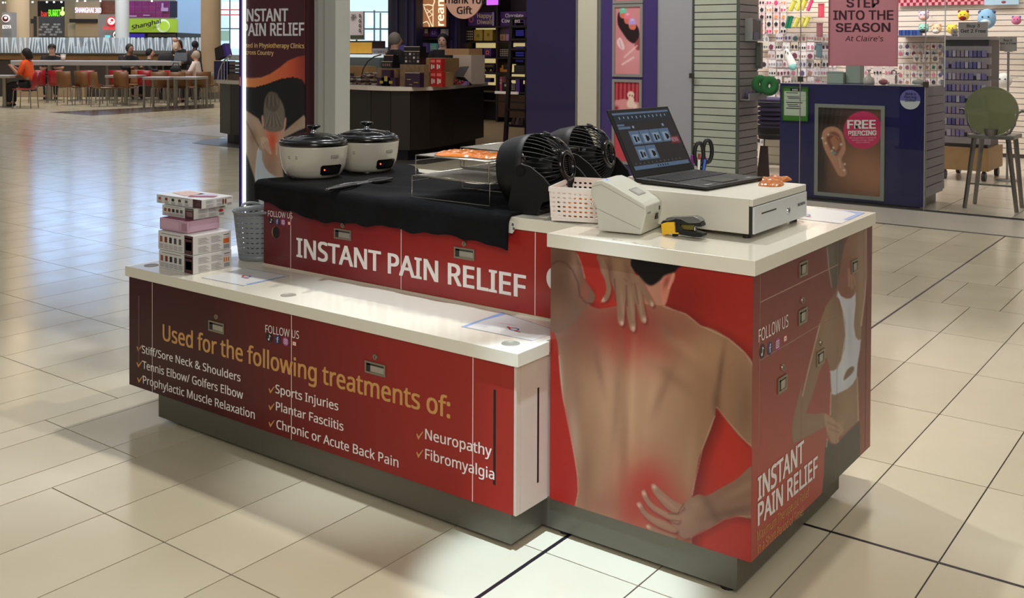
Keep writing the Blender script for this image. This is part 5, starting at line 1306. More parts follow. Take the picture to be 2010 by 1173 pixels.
# hanging sign on the glass
def pinksign(P,u,v):
    p=Paint(P,(178,116,126)); p.dab(1730,20,50,60,(190,124,132),.4); p.dab(1690,115,60,30,(166,108,120),.5); return p.c
t,(x0,x1,z0,z1)=poster('hanging_sign',1626.5,-70,1762.5,128.5,6.96,'large dusty pink hanging sign reading step into the season',pinksign,frame=(176,112,122),fw=.004,nu=20,nv=20,cat='sign',ink_=colmat('pink_sign_ink',.5))
dk=mat('dark_maroon_letters',(56,22,34),.4)
def TX(par,s,l,r,tt,y,m,bold=.012,font='noto',shear=0):
    lettering('lettering',s,at_y(*l,y),at_y(*r,y),at_y(*tt,y),m,par,bold=bold,off=.0005,font=font,shear=shear)
TX(t,'STEP',(1662,14),(1725,15),(1662,-3),6.953,dk,.022,'inter'); TX(t,'INTO THE',(1636,38.5),(1753,38.5),(1636,21),6.953,dk,.022,'inter'); TX(t,'SEASON',(1641,62.5),(1747,62),(1641,46),6.953,dk,.022,'inter')
TX(t,"At Claire's",(1659,80.5),(1733,81),(1659,70.5),6.953,dk,.0,'noto',.15)
# blue desk
navy=mat('navy_laminate',(24,20,84),.3,coat=.1)
DY=7.09; DX0,DX1=X7(1531,DY),X7(1818,DY); DT=1.10
desk=thing('piercing_desk','navy blue service desk with framed ear poster behind the glass','desk',((DX0+DX1)/2,DY+.35,0))
g=G().use(navy); g.box(DX0,DY,.02,DX1-.012,DY+.02,DT); obj('front_panel',g,None,desk,w=True)
g=G().use(mat('desk_edge',(110,110,116),.35,.5)); g.box(DX1-.011,DY-.002,.02,DX1+.002,DY+.02,DT+.002); obj('corner_edge',g,None,desk,w=True)
g=G().use(navy); g.box(DX0,DY+.021,.10,DX1-.014,DY+.66,DT-.03); obj('body',g,None,desk,w=True)
for k in range(12):
    z=.12+k*.081; g=G().use(mat('navy_slat',(58,54,98),.35)); g.box(DX1-.012,DY+.022,z+.004,DX1+.001,DY+.655,z+.077); obj('slat',g,None,desk,w=True)
g=G().use(blk); g.box(DX0+.04,DY+.05,.0,DX1-.06,DY+.6,.10); obj('toe_kick',g,None,desk,w=True)
g=G().use(navy); g.box(DX0,DY+.021,DT-.029,DX1,DY+.66,DT); obj('desk_top',g,None,desk,w=True)
def ear(P,u,v):
    p=Paint(P,(70,48,40)); p.dab(1690,330,70,70,(168,112,82),.95); p.dab(1720,240,30,60,(120,76,58),.7); p.dab(1720,350,30,40,(176,118,88),.8); p.dab(1620,230,30,40,(34,24,20),.9); p.dab(1612,330,10,60,(40,28,24),.9)
    for k in range(6): p.line([(1608+k*9,208),(1600+k*6,290+k*14)],.7,(104,80,66),.5)
    p.fill([(1613,270),(1616,256),(1626,249),(1640,249),(1652,258),(1658,275),(1660,290),(1658,300),(1652,312),(1656,325),(1662,338),(1657,346),(1646,344),(1638,330),(1628,312),(1618,292)],(196,140,110),1.4)
    p.fill([(1622,272),(1628,260),(1640,259),(1649,268),(1652,286),(1646,300),(1640,305),(1632,296),(1626,284)],(130,70,52),2.2,.9); p.fill([(1630,274),(1637,268),(1645,276),(1646,288),(1640,296),(1634,286)],(184,124,96),1.6,.9)
    p.line([(1628,262),(1646,270),(1650,288)],1,(220,170,140),.5)
    for x,y in ((1614,271),(1626,264),(1621,281),(1636,290),(1651,283),(1633,296),(1658,322),(1657,334)): p.dab(x,y,2.2,2.2,(236,228,214),1.)
    p.dab(1637,300,5,3,(120,170,180),.9); p.line([(1647,310),(1650,328)],.8,(200,190,180),.8)
    m=p.fill([(1694+38*math.cos(a),255+37*math.sin(a)) for a in np.linspace(0,2*PI,40)[:-1]],(206,44,96),.8,smooth=False)
    return p.c
t,_=poster('framed_poster',1599,203,1736,382,DY-.001,'framed photo poster of a pierced ear on the navy desk',ear,frame=(150,152,146),fw=.034,nu=140,nv=170)
yy=DY-.0085
inkp=mat('poster_white',(240,236,232),.4)
TX(t,'FREE',(1664,252),(1718,252),(1664,236),yy,inkp,.035,'inter'); TX(t,'PIERCING',(1665.5,266),(1720,265),(1665.5,257),yy,inkp,.035,'inter')
for s,l,r,v in (('with the purchase of a starter kit,',1667,1720,272),('includes change retailer',1672,1716,276.5),('minimum ceremony',1680,1708,281)): TX(t,s,(l,v),(r,v-.5),(l,v-3.2),yy,mat('pink_small_print',(240,170,190),.4),0)
# round sticker
c=at_y(1786.5,195.5,DY-.001); t=thing('round_sticker','round white and lilac sticker on the navy desk','sticker',c)
g=G().use(mat('sticker_white',(206,206,212),.35)); rr=.0885; g.prism([c+Vector((rr*math.cos(a),0,rr*math.sin(a))) for a in [2*PI*i/40 for i in range(40)]],(0,-.002,0)); obj('disc',g,None,t,w=True)
g=G().use(mat('sticker_lilac',(110,104,172),.35)); g.poly([c+Vector((rr*math.cos(a),-.0026,rr*math.sin(a))) for a in [PI*i/24-.12*(1-i/12) for i in range(25)]]); obj('upper_half',g,None,t,w=True)
y2=DY-.0045; dk2=mat('sticker_ink',(34,28,70),.4)
TX(t,'Book a',(1777,186.5),(1797,186.5),(1777,181.5),y2,dk2,.02); TX(t,'Piercing',(1775,193),(1798.5,193),(1775,188),y2,dk2,.02); TX(t,'Online!',(1777,199.5),(1797,199.5),(1777,194.5),y2,dk2,.02)
# green certificate
t,_=poster('green_certificate',1535.5,169,1587,236,DY-.001,'green framed certificate headed pass at the desk corner',lambda P,u,v:Paint(P,(70,130,50)).c,frame=(60,112,44),fw=.006,nu=4,nv=4,cat='certificate')
y3=DY-.009; 
g=G().use(mat('certificate_paper',(196,206,186),.4))
for a,b,c_,d in ((1539,180,1582,187),(1539,188,1582,196.5),(1539,197.5,1582,226)):
    p=at_y(a,d,y3);q=at_y(c_,b,y3); g.box(p.x,y3,p.z,q.x,y3+.002,q.z)
obj('form',g,None,t,w=True)
g=G().use(mat('dark_print',(60,60,62),.5))
for k,v in enumerate((182.5,190.5,193.5,201.5,205.5,209,213)):
    p=at_y(1543+(k%3)*2,v,y3-.0006);q=at_y(1566+(k%4)*3,v-.8,y3-.0006); g.poly([p,Vector((q.x,p.y,p.z)),q,Vector((p.x,p.y,q.z))])
obj('form_line',g,None,t,w=True)['kind']='stuff'
p=at_y(1551,178.5,y3);q=at_y(1573,173.5,y3); g=G().use(blk); g.box(p.x,y3,p.z,q.x,y3+.002,q.z); obj('header',g,None,t,w=True)
TX(t,'PASS',(1555.5,178),(1566,178),(1555.5,174.6),y3-.0008,inkp,.02)
# things on the desk
def ondesk(u,y=DY+.3): return Vector((at_y(u,165,y).x,y,DT))
def lathe_thing(name,label,cat,loc,parts,grp=None):
    t=thing(name,label,cat,loc,0,grp)
    for n,prof,m in parts: g=G().use(m); g.lathe(prof,24); obj(n,g,None,t)
    return t
pw=mat('soap_white',(226,226,214),.3)
lathe_thing('soap_dispenser','white foam soap pump bottle on the navy desk','bottle',ondesk(1705.5),[('bottle',[(.0001,0),(.05,0),(.052,.02),(.048,.06),(.02,.075),(.02,.085),(.0001,.085)],pw),('pump',[(.016,.085),(.016,.10),(.007,.10),(.007,.128),(.02,.130),(.022,.140),(.0001,.140)],pw)])
p=ondesk(1678,DY+.45); t=thing('frosted_bin','tall translucent grey bin on the navy desk left of the soap','bin',p)
g=G().use(mat('frosted_plastic',(170,184,172),.4)); g.box(-.073,-.06,0,.073,.06,.215); obj('body',g,None,t,bev=.01)
g=G().use(mat('frosted_lid',(150,164,154),.4)); g.box(-.07,-.065,.216,.07,.065,.23); obj('lid',g,None,t,bev=.004)
p=ondesk(1643,DY+.4); t=thing('tissue_box','pale green open box on the navy desk beside the frosted bin','box',p)
g=G().use(mat('pale_green_box',(176,190,176),.5)); g.box(-.08,-.06,0,.08,.06,.11); obj('box',g,None,t,bev=.003); g=G().use(mat('box_rim',(196,206,196),.5)); g.box(-.084,-.064,.105,.084,-.0605,.118); obj('rim',g,None,t)
p=ondesk(1759,DY+.25); t=thing('tap','small chrome swan-neck tap at the desk sink','tap',p)
g=G().use(chrome); g.cyl((0,0,0),(0,0,.09),.012,n=14); g.tube([(0,0,.09),(-.0,0,.125),(-.02,0,.14),(-.04,0,.13),(-.045,0,.10)],.008,8); obj('spout',g,None,t); g=G().use(chrome); g.tube([(0,0,.1),(.03,0,.115)],.006,8); obj('lever',g,None,t)
p=ondesk(1775,DY+.2); t=thing('white_tray','low white tray on the navy desk before the tap','tray',p)
g=G().use(pw); g.box(-.13,-.07,0,.13,.07,.012); obj('tray',g,None,t,bev=.003)
p=ondesk(1734,DY+.22); t=thing('pink_bottle','small pink rounded bottle lying on the navy desk','bottle',p); g=G().use(mat('pink_rubber',(214,130,140),.4)); g.ball((0,0,.028),.045,16,1,.7,.6); obj('body',g,None,t); g=G().use(pw); g.cyl((.03,0,.02),(.055,0,.02),.012,n=12); obj('cap',g,None,t)
p=ondesk(1803,DY+.35); t=thing('crumpled_tissue','crumpled white tissue at the right end of the navy desk','tissue',p); g=G().use(pw); g.ball((0,0,.03),.04,8,1.3,.8,.9); obj('paper',g,None,t)
# stool
al=mat('brushed_aluminium',(130,126,122),.35,.8)
q=at_y(1947,217,7.45); t=thing('bar_stool','tall metal bar stool with round olive back behind the glass','stool',(q.x,7.45,0))
k_=(q-Vector(CAM)).dot(Vector(_F)); rr=49*k_/CF
g=G().use(mat('olive_acrylic',(128,130,94),.3,alpha=.9)); c=Vector((0,-.03,q.z)); n=40
g.prism([c+Vector((rr*math.cos(2*PI*i/n),0,rr*.97*math.sin(2*PI*i/n))) for i in range(n)],(0,.02,0)); obj('round_back',g,None,t)
sz_=at_y(1950,266,7.45).z
g=G().use(al); g.box(-.19,-.05,sz_-.03,.19,.33,sz_+.01); obj('seat',g,None,t,bev=.01)
g=G().use(al); g.cyl((0,-.02,sz_),(0,-.02,sz_+.06),.05,.06,18); obj('back_bracket',g,None,t)
for s in (-1,1):
    g=G().use(al); g.tube([(s*.28,.05,sz_+.22),(s*.24,.0,sz_+.225),(s*.20,-.02,sz_+.20),(s*.19,-.02,sz_+.11),(s*.15,-.02,sz_+.03),(s*.08,-.02,sz_+.01)],.012,8); obj('arm',g,None,t)
    for y_ in (-.02,.30):
        g=G().use(al); g.cyl((s*.14,y_,sz_-.03),(s*(.215 if y_<0 else .2),y_,0),.022,.018,4,smooth=False); obj('leg',g,None,t)
g=G().use(al); g.box(-.18,-.035,.22,.18,-.015,.235); obj('foot_rail',g,None,t)
# gondola stand
gx0=at_y(1846,200,9.6).x; gx1=at_y(1943,200,9.6).x
t=thing('display_stand','wheeled slat display stand packed with small purple cards','display stand',((gx0+gx1)/2,9.85,0))
wd=mat('pale_wood_base',(168,130,84),.5,vary=(12,.08))
g=G().use(wd); g.box(gx0,9.55,.11,gx1,10.3,.36); obj('base',g,None,t,w=True,bev=.004)
gtop=at_y(1900,78,9.6).z
g=G().use(mat('stand_core',(90,84,92),.6)); g.box(gx0+.03,9.66,.36,gx1-.03,10.2,gtop); obj('core',g,None,t,w=True)
for s_ in (gx0+.05,gx1-.05):
    for y_ in (9.6,10.24):
        g=G().use(blk); g.cyl((s_-.02,y_,.05),(s_+.02,y_,.05),.05,n=16); g.box(s_-.015,y_-.015,.08,s_+.015,y_+.015,.112); obj('caster',g,None,t,w=True)
lv=mat('grey_shelf_strip',(150,142,148),.5); rows_=9
for r in range(rows_):
    z=.40+r*(gtop-.42)/rows_; g=G().use(lv); g.box(gx0,9.60,z,gx1,9.66,z+.075); obj('slat',g,None,t,w=True)
    if r==rows_-1: break
    for k in range(10):
        if gr.random()<.15: continue
        x=gx0+.03+k*(gx1-gx0-.08)/10; cc=gr.choice([(110,100,160),(130,118,170),(90,84,140),(176,168,190),(150,130,150)])
        goodsx=G().use(mat('pack_%d%d%d'%cc,cc,.4)); goodsx.box(x,9.585,z+.082,x+.052,9.6595,z+.15)
        o=obj('jewellery_card',goodsx); tag(o,'%s jewellery card, %s along on the %s shelf up of the wheeled stand'%({110:'violet',130:'lilac',90:'dark violet',176:'pale lilac',150:'mauve'}[cc[0]],ORD[k],ORD[r]),'card','jewellery cards on the wheeled stand')
g=G().use(lv); g.box(gx0-.01,9.55,gtop,gx1+.01,10.3,gtop+.03); obj('top_board',g,None,t,w=True)
def offer(u0,v0,u1,v1,y,label,l1,l2):
    a=at_y(u0,v1,y);b=at_y(u1,v0,y); t=thing('offer_sign',label,'sign',((a.x+b.x)/2,y,a.z)); g=G().use(mat('grey_sign_board',(168,160,158),.5)); g.box(a.x,y,a.z,b.x,y+.006,b.z); obj('board',g,None,t,w=True)
    g=G().use(mat('acrylic_foot',(190,190,190),.3)); g.box((a.x+b.x)/2-.04,y-.0,a.z-.01,(a.x+b.x)/2+.04,y+.05,a.z); obj('holder',g,None,t,w=True)
    m=mat('dark_print',(60,60,62),.5) if l1 else m
    TX(t,'Buy 3',l1[0],l1[1],l1[2],y-.001,mat('sign_black',(24,20,22),.5),.02,'inter'); TX(t,'Get 2 Free',l2[0],l2[1],l2[2],y-.001,mat('sign_black',(24,20,22),.5),.02,'inter')
offer(1881,43,1939,76,9.66,'large grey buy three get two free sign on the wheeled stand',((1898,53.5),(1923,53.5),(1898,47.5)),((1886,64),(1935,64),(1886,57.5)))
offer(1867,57,1880,76,9.9,'smaller offer sign partly behind the large one on the stand',((1872,65),(1880,65),(1872,61)),((1870,71),(1880,71),(1870,67)))
g=G().use(mat('sign_post_grey',(150,146,144),.4)); _p=at_y(1979,100,9.8); g.cyl((_p.x,9.815,0.001),(_p.x,9.815,_p.z),.012,n=8); g.lathe([(.12,.0),(.12,.01),(.0001,.012)],16,(_p.x,9.815,.002)); tag(obj('sign_stand',g),'thin floor stand carrying the offer sign at the right edge','stand')
offer(1962,73,1996,100,9.8,'pale buy three get two free sign at the right edge of view',((1970,81),(1986,81),(1970,77)),((1962.5,87),(1994,87),(1962.5,83)))
# mesh bin with purple cushions
b0=at_z(1501,329,0); 
p=at_y(1517,300,9.3); t=thing('wire_bin','black wire bin stand stacked with purple folded cushions','bin',(p.x,9.3,0))
r=.20
for s in ((-1,-1),(1,-1),(1,1),(-1,1)):
    g=G().use(blk); g.tube([(s[0]*r*1.05,s[1]*r*1.05,0),(s[0]*r*.95,s[1]*r,.35),(s[0]*r,s[1]*r,.80)],.008,6); obj('leg',g,None,t)
g=G().use(blk); g.tube([(-r,-r,.8),(r,-r,.8),(r,r,.8),(-r,r,.8)],.007,6,closed=True); g.tube([(-r,-r,.42),(r,-r,.42),(r,r,.42),(-r,r,.42)],.007,6,closed=True); obj('hoop',g,None,t)['kind']='stuff'
g=G().use(mat('black_lining',(18,16,20),.9)); g.lathe([(.0001,.36),(.17,.36),(.19,.5)],24); obj('liner',g,None,t)
for k in range(7):
    g=G().use(mat('purple_fleece_%d'%(k%2),[(84,74,112),(66,58,92)][k%2],.9)); g.ball((0,0,0),.19,18,1,.95,.2); o=obj('folded_cushion',g); o.location=(p.x+.01*((k*3)%3-1),9.3,.50+k*.054); tag(o,'purple folded cushion, %s from the bottom in the black wire bin'%ORD[k],'cushion','purple cushions in the wire bin')
g=G().use(mat('cream_stand',(206,200,184),.5)); 
p=at_y(1517,318,9.6); t=thing('drawer_unit','cream low drawer unit on the floor behind the wire bin','drawer unit',(p.x,9.8,0)); g.box(-.17,-.1,0,.14,.2,.34); obj('body',g,None,t); 
for k in range(3): g=G().use(mat('cream_drawer',(216,210,194),.5)); g.box(-.165,-.112,.02+k*.105,.135,-.101,.115+k*.105); obj('drawer',g,None,t)
p=at_y(1492,330,7.6); t=thing('red_board','dark red leaning board beside the slat column','board',(p.x,7.62,0)); g=G().use(mat('dark_red_board',(84,44,48),.5)); g.add([(-.06,0,0),(.10,0,0),(.03,.1,.42),(-.05,.1,.42),(-.06,.01,0),(.10,.01,0),(.03,.11,.42),(-.05,.11,.42)],[(0,1,2,3),(7,6,5,4),(0,4,5,1),(1,5,6,2),(2,6,7,3),(3,7,4,0)]); obj('board',g,None,t)
# travel pillows, pouch tray, photo frame on the column
xs_=xb+.02
t=thing('travel_pillow','green ring-shaped travel pillow in front of another green pillow','cushion',(xs_+.17,7.40,1.06),0,None)
gm=mat('green_plush',(52,132,70),.95,bump=(90,.5))
def torus(R_,r_,n=20,T=None,sq=1.15):
    g=G().use(gm); g.tube([(R_*math.cos(2*PI*i/n),0,R_*sq*math.sin(2*PI*i/n)) for i in range(n)],r_,12,closed=True,T=T); return g
obj('ring',torus(.052,.042,T=Matrix.Rotation(.5,4,'Z')),None,t)
t2=thing('travel_pillow','green travel pillow behind the ring-shaped green one','cushion',(xs_+.085,7.36,1.075),0,None); obj('ring',torus(.050,.04,T=Matrix.Rotation(.9,4,'Z')),None,t2)
t=thing('column_tray','mauve slat tray fixed to the column side holding purple pouches','tray',(xb+.07,7.3,.93)); g=G().use(slm2); g.box(-.058,-.21,0,-.045,.22,.06); g.box(.03,-.21,0,.042,.22,.06); g.box(-.058,-.21,-.01,.042,.22,.0); obj('tray',g,None,t)
for k in range(5):
    g=G().use(mat('purple_satin_%d'%(k%2),[(74,58,88),(96,80,112)][k%2],.5)); g.ball((0,0,.04),.045,10,.6,.55,1.1); o=obj('eye_mask_pouch',g); o.location=(xb+.062,7.14+k*.08,.935); o.rotation_euler=(.3*(k%2),.1,0); tag(o,'purple satin pouch in the mauve column tray','pouch','purple pouches in the column tray')
t=thing('photo_card_rack','clear plastic rack with picture cards on the column side','rack',(xb+.05,7.33,1.62)); g=G().use(mat('clear_rack',(190,188,186),.25,alpha=.6)); 
for y_ in (-.13,.12): g.box(-.04,y_,-.1,.04,y_+.008,.12)
g.box(-.04,-.13,-.11,.05,.13,-.10); obj('rack',g,None,t); g=G().use(mat('picture_dark',(60,54,60),.4)); g.box(.02,-.1,-.09,.03,.1,.10); obj('card',g,None,t); g=G().use(mat('picture_violet',(90,84,130),.4)); g.box(.0305,-.08,-.09,.034,.04,-.02); obj('card',g,None,t)
t=thing('card_reader','grey upright box on the far edge of the slat column','device',(xb+.03,7.50,1.36)); g=G().use(mat('device_grey',(110,108,104),.45)); g.box(-.02,-.03,-.13,.035,.03,.14); obj('case',g,None,t,bev=.006); g=G().use(mat('device_panel',(130,128,124),.4)); g.box(-.012,-.0325,-.1,.028,-.03,.1); obj('panel',g,None,t)
# glass panes & clamps
gl=bpy.data.materials.new('shop_glass'); gl.use_nodes=True; _nt=gl.node_tree; _nt.nodes.clear()
_o=_nt.nodes.new('ShaderNodeOutputMaterial'); _mx=_nt.nodes.new('ShaderNodeMixShader'); _tr=_nt.nodes.new('ShaderNodeBsdfTransparent'); _gs=_nt.nodes.new('ShaderNodeBsdfGlossy'); _lw=_nt.nodes.new('ShaderNodeLayerWeight'); _lw.inputs[0].default_value=.5; _pw=_nt.nodes.new('ShaderNodeMath'); _pw.operation='POWER'; _pw.inputs[1].default_value=4; _fr=_nt.nodes.new('ShaderNodeMath'); _fr.operation='MULTIPLY_ADD'; _fr.inputs[1].default_value=.8; _fr.inputs[2].default_value=.025; _nt.links.new(_lw.outputs['Facing'],_pw.inputs[0]); _nt.links.new(_pw.outputs[0],_fr.inputs[0]); _gs.inputs['Roughness'].default_value=.02; _tr.inputs[0].default_value=(.93,.95,.94,1)
_nt.links.new(_fr.outputs[0],_mx.inputs[0]); _nt.links.new(_tr.outputs[0],_mx.inputs[1]); _nt.links.new(_gs.outputs[0],_mx.inputs[2]); _nt.links.new(_mx.outputs[0],_o.inputs[0])
cuts=[X7(1357,7.0)]+[X7(1571,7.0),X7(1816,7.0)]+[1.5,4.0]
for i in range(len(cuts)-1):
    g=G().use(gl); g.box(cuts[i]+.004,6.989,.012,cuts[i+1]-.004,6.997,3.6); struct('window_%d'%(i+1),g,label=['clear glass pane before the slat column','clear glass pane before the navy desk','clear glass pane before the stool','clear glass pane outside the right of view'][i])
em_=mat('glass_edge',(150,140,146),.2,.2)
for i,x in enumerate(cuts[1:3]):
    g=G().use(em_); g.box(x-.0035,6.988,.012,x+.0035,6.998,3.6); struct('trim_%d'%(5+i),g,label='thin polished edge between two glass panes')
g=G().use(mat('glass_edge_glint',(220,216,220),.3)); xx=X7(1853.5,7.1); g.box(xx-.004,7.1,DT+.001,xx+.004,7.106,3.6); struct('trim_8',g,label='painted glint along a vertical glass edge beside the navy desk')  # white strip stands in for light reflected along the glass edge
for u,v in ((1357,148.5),(1570.5,155),(1817,166)):
    c=at_y(u,v,6.985); g=G().use(mat('clamp_steel',(70,66,60),.4,.6)); g.box(c.x-.024,6.98,c.z-.026,c.x+.024,7.006,c.z+.026); o=obj('glass_clamp',g,bev=.002); tag(o,{1357:'square metal glass clamp on the slat column edge',1570.5:'square metal glass clamp above the green certificate',1817:'square metal glass clamp above the desk corner'}[u],'clamp')
# ================================================================ CHOCOLATE SHOP
er=random.Random(11)
dkw=mat('dark_brown_laminate',(36,28,24),.35); crm=mat('cream_stone_top',(206,192,176),.3)
nv=mat('shop_navy_paint',(30,24,52),.5)
# shell of the shop
g=G().use(nv); g.box(-14.6,14.05,0,-5.7,14.2,4.2); struct('wall_shop_back',g,label='dark navy back wall of the chocolate shop')
g=G().use(mat('shop_dark_side',(34,26,48),.5)); g.box(-5.72,7.3,0,-5.6,14.05,4.2); struct('wall_shop_right',g,label='dark right side wall of the chocolate shop')
g=G().use(mat('shop_dark_ceiling',(40,34,44),.7)); g.box(-14.6,8.2,3.6,-5.72,14.05,3.7); struct('ceiling_chocolate_shop',g,label='dark ceiling of the chocolate shop')
wfl=mat('pale_wood_floor',(176,154,118),.4,vary=(5,.1))
g=G().use(mat('wood_floor_gap',(110,92,66),.7)); g.box(-14.6,7.9,-.02,-5.72,14.05,.0005); wf=struct('floor_wood',g,label='pale plank floor inside the chocolate shop')
for j in range(30):
    g=G().use(wfl); g.box(-14.6,7.91+j*.2,0,-5.73,7.91+j*.2+.196,.003); obj('plank',g,None,wf)
# counter
out=[(-12.0,8.3),(-12.05,7.55),(-11.75,7.30),(-11.3,7.18),(-10.6,7.12),(-9.6,7.06),(-8.8,7.0),(-8.2,6.93),(-7.85,6.97),(-7.62,7.12),(-7.55,7.45),(-7.70,8.1),(-8.1,9.3)]
inn=[(-8.95,9.1),(-8.6,8.2),(-8.55,7.95),(-8.8,7.85),(-9.6,7.9),(-10.6,7.95),(-11.2,8.3)]
t=thing('shop_counter','long dark curved counter with cream top at the chocolate shop','counter',(-9.8,7.5,0))
g=G().use(crm); g.prism([Vector((x,y,.89)) for x,y in out+inn],(0,0,.05)); obj('top',g,None,t,w=True)
cen=Vector((-9.8,8.0,0)) 
def shrink(P,d):
    r=[]
    for x,y in P:
        c=min([(-11.6,7.8),(-9.6,7.5),(-8.2,7.5),(-8.2,8.2),(-8.5,9.0)],key=lambda q:(q[0]-x)**2+(q[1]-y)**2); v=Vector((c[0]-x,c[1]-y)); L_=v.length; v*=min(1,d/max(L_,1e-3)); r.append((x+v.x,y+v.y))
    return r
bo=shrink(out,.06)
for i in range(len(bo)-1):
    a,b=Vector((*bo[i],0)),Vector((*bo[i+1],0)); dd=(b-a).normalized(); nn_=Vector((-dd.y,dd.x,0))*.03
    g=G().use(dkw); g.prism([a+dd*.004+Vector((0,0,.14)),b-dd*.004+Vector((0,0,.14)),b-dd*.004+nn_*0+Vector((0,0,.89)),a+dd*.004+Vector((0,0,.89))],nn_ if (cen-a).dot(nn_)>0 else -nn_); obj('panel',g,None,t,w=True)
kk=shrink(out,.18)
g=G().use(mat('toe_kick_black',(20,18,17),.5)); g.prism([Vector((x,y,.0)) for x,y in kk+shrink(inn,.05)],(0,0,.14)); obj('toe_kick',g,None,t,w=True)
g=G().use(mat('floor_pad_dark',(70,66,64),.4)); g.prism([Vector((x,y,.001)) for x,y in ((-11.85,6.95),(-12.25,7.5),(-12.1,8.3),(-8.0,9.2),(-7.4,8.0),(-7.3,7.0),(-7.7,6.75))],(0,0,.002)); o=obj('floor_mat',g); tag(o,'dark grey floor pad under the curved shop counter','mat')
CT=.94
def onc(u,y): return Vector((at_y(u,170,y).x,y,CT))
# boxes on the counter
def kbox(name,u0,v0,u1,v1,y,d,m,label,grp=None,art=None,cat='box'):
    a=at_y(u0,v1,y);b=at_y(u1,v0,y)
    if y<9 and abs(a.z-CT)<.11: a.z=CT+.0004
    t=thing(name,label,cat,((a.x+b.x)/2,y,a.z),0,grp)
    g=G().use(m); g.box(a.x,y,a.z,b.x,y+d,b.z); obj('carton',g,None,t,w=True)
    if art:
        g=G(); 
        for (p0,q0,p1,q1,mm) in art:
            g.use(mm); g.box(a.x+(b.x-a.x)*p0,y-.003,a.z+(b.z-a.z)*q0,a.x+(b.x-a.x)*p1,y,a.z+(b.z-a.z)*q1)
        obj('printed_label',g,None,t,w=True)['kind']='stuff'
    return t
pl=mat('dark_plum_box',(48,24,44),.4); kr=mat('bark_pattern_card',(112,88,62),.6,vary=(14,.35)); chb=mat('choc_black_box',(26,20,22),.35); redb=mat('red_gift_box',(176,40,40),.4); gld=mat('gold_foil',(190,160,70),.35,.4); purp=mat('violet_box',(84,50,128),.4); kraft=mat('kraft_carton',(150,116,76),.6); pch=mat('peach_print3',(200,150,130),.5); choc=mat('chocolate_dots',(120,96,84),.4)
CY_=7.16
def lamp3(c): return [(.32,.3,.68,.62,c)]
kbox('wood_look_block',740,134,776,167.5,CY_+.05,.2,kr,'bark patterned display block carrying purple gift boxes, left on the counter')
kbox('gift_box',740,152.5,757.5,167.5,CY_-.03,.07,pl,'small plum gift box at bottom left before the bark block',None,lamp3(gld))
kbox('gift_box',758,152.5,776,167.5,CY_-.03,.07,pl,'small plum gift box at bottom right before the bark block',None,lamp3(gld))
kbox('gift_box',749,137.5,766,152,CY_-.03,.07,pl,'plum gift box stacked on top of two others before the bark block',None,lamp3(gld))
kbox('gift_box',753,108,772,120,CY_+.1,.1,chb,'dark box with pink lid line above the small chocolate tray',None,[(.0,.9,1,1,pch),(.35,.2,.65,.6,pl)])
kbox('chocolate_tray',749,120.5,770,134,CY_+.08,.12,chb,'black chocolate tray standing on the left bark block',None,[(.1+.2*i,.3,.22+.2*i,.7,choc) for i in range(4)]+[(0,.93,1,1,crm)])
kbox('wood_look_block',785,127,832,167.5,CY_+.05,.09,kr,'larger bark patterned display block in the middle of the counter')
kbox('gift_box',795,143,824,167.5,CY_-.04,.08,pl,'wide plum patterned gift box before the larger bark block',None,[(0,.97,1,1,crm),(.15,.5,.4,.55,gld),(.6,.3,.9,.34,gld),(.3,.15,.5,.19,gld)])
kbox('chocolate_tray',793,91,824,126.5,CY_+.09,.12,chb,'tall black tray of white and dark chocolates on the larger bark block',None,[(.08+.25*(i%4),.12+.2*(i//4),.2+.25*(i%4),.24+.2*(i//4),mat('choc_%d'%(i%3),[(190,180,170),(90,84,84),(60,56,60)][i%3],.4)) for i in range(12)]+[(0,.72,1,.745,crm),(0,.975,1,1,crm)])
kbox('wood_look_block',839,142,870,167.5,CY_+.34,.2,kraft,'plain light display block behind the red boxes')
for i,(u0,v0,u1,v1,w_) in enumerate(((844,115,854.8,140,'upper left'),(855.4,115,866,140,'upper right'),(844.5,141,855.6,167.5,'lower left'),(856.2,141,867.5,167.5,'lower right'))):
    kbox('red_gift_box',u0,v0,u1,v1,CY_+.26,.07,redb,'red printed gift box, %s of the four stacked on the counter'%w_,None,[(.12,.7,.88,.9,mat('pale_red_label',(220,110,100),.5)),(.2,.18,.45,.55,crm),(.55,.25,.8,.5,crm)])
# register area
kbox('register_cabinet',889,108,925,160,8.42,.3,mat('cream_cabinet',(196,176,160),.5),'cream screen housing standing on the counter before the clerk')
kbox('wood_tray',873,95.5,920,108,8.44,.3,mat('light_wood_tray',(178,138,96),.5),'light wooden tray on top of the cream housing')
kbox('carton_box',826,114,873,160,7.95,.3,kraft,'long kraft carton behind the red gift boxes')
p=onc(897,8.15); t=thing('tablet_stand','tablet on a slanted black stand on the counter','tablet',p); g=G().use(mat('tablet_back',(84,78,78),.4)); g.add([(-.07,0,.10),(.10,0,.11),(.15,.06,.25),(0,.06,.24)]+[(-.07,.012,.10),(.10,.012,.11),(.15,.072,.25),(0,.072,.24)],[(0,1,2,3),(7,6,5,4),(0,4,5,1),(1,5,6,2),(2,6,7,3),(3,7,4,0)]); obj('tablet',g,None,t); g=G().use(blk); g.add([(-.02,.02,.1),(.10,.02,.1),(.22,.05,0),(.12,.08,0)],[(0,1,2,3)]); o=obj('stand',g,None,t); solid(o,.02)
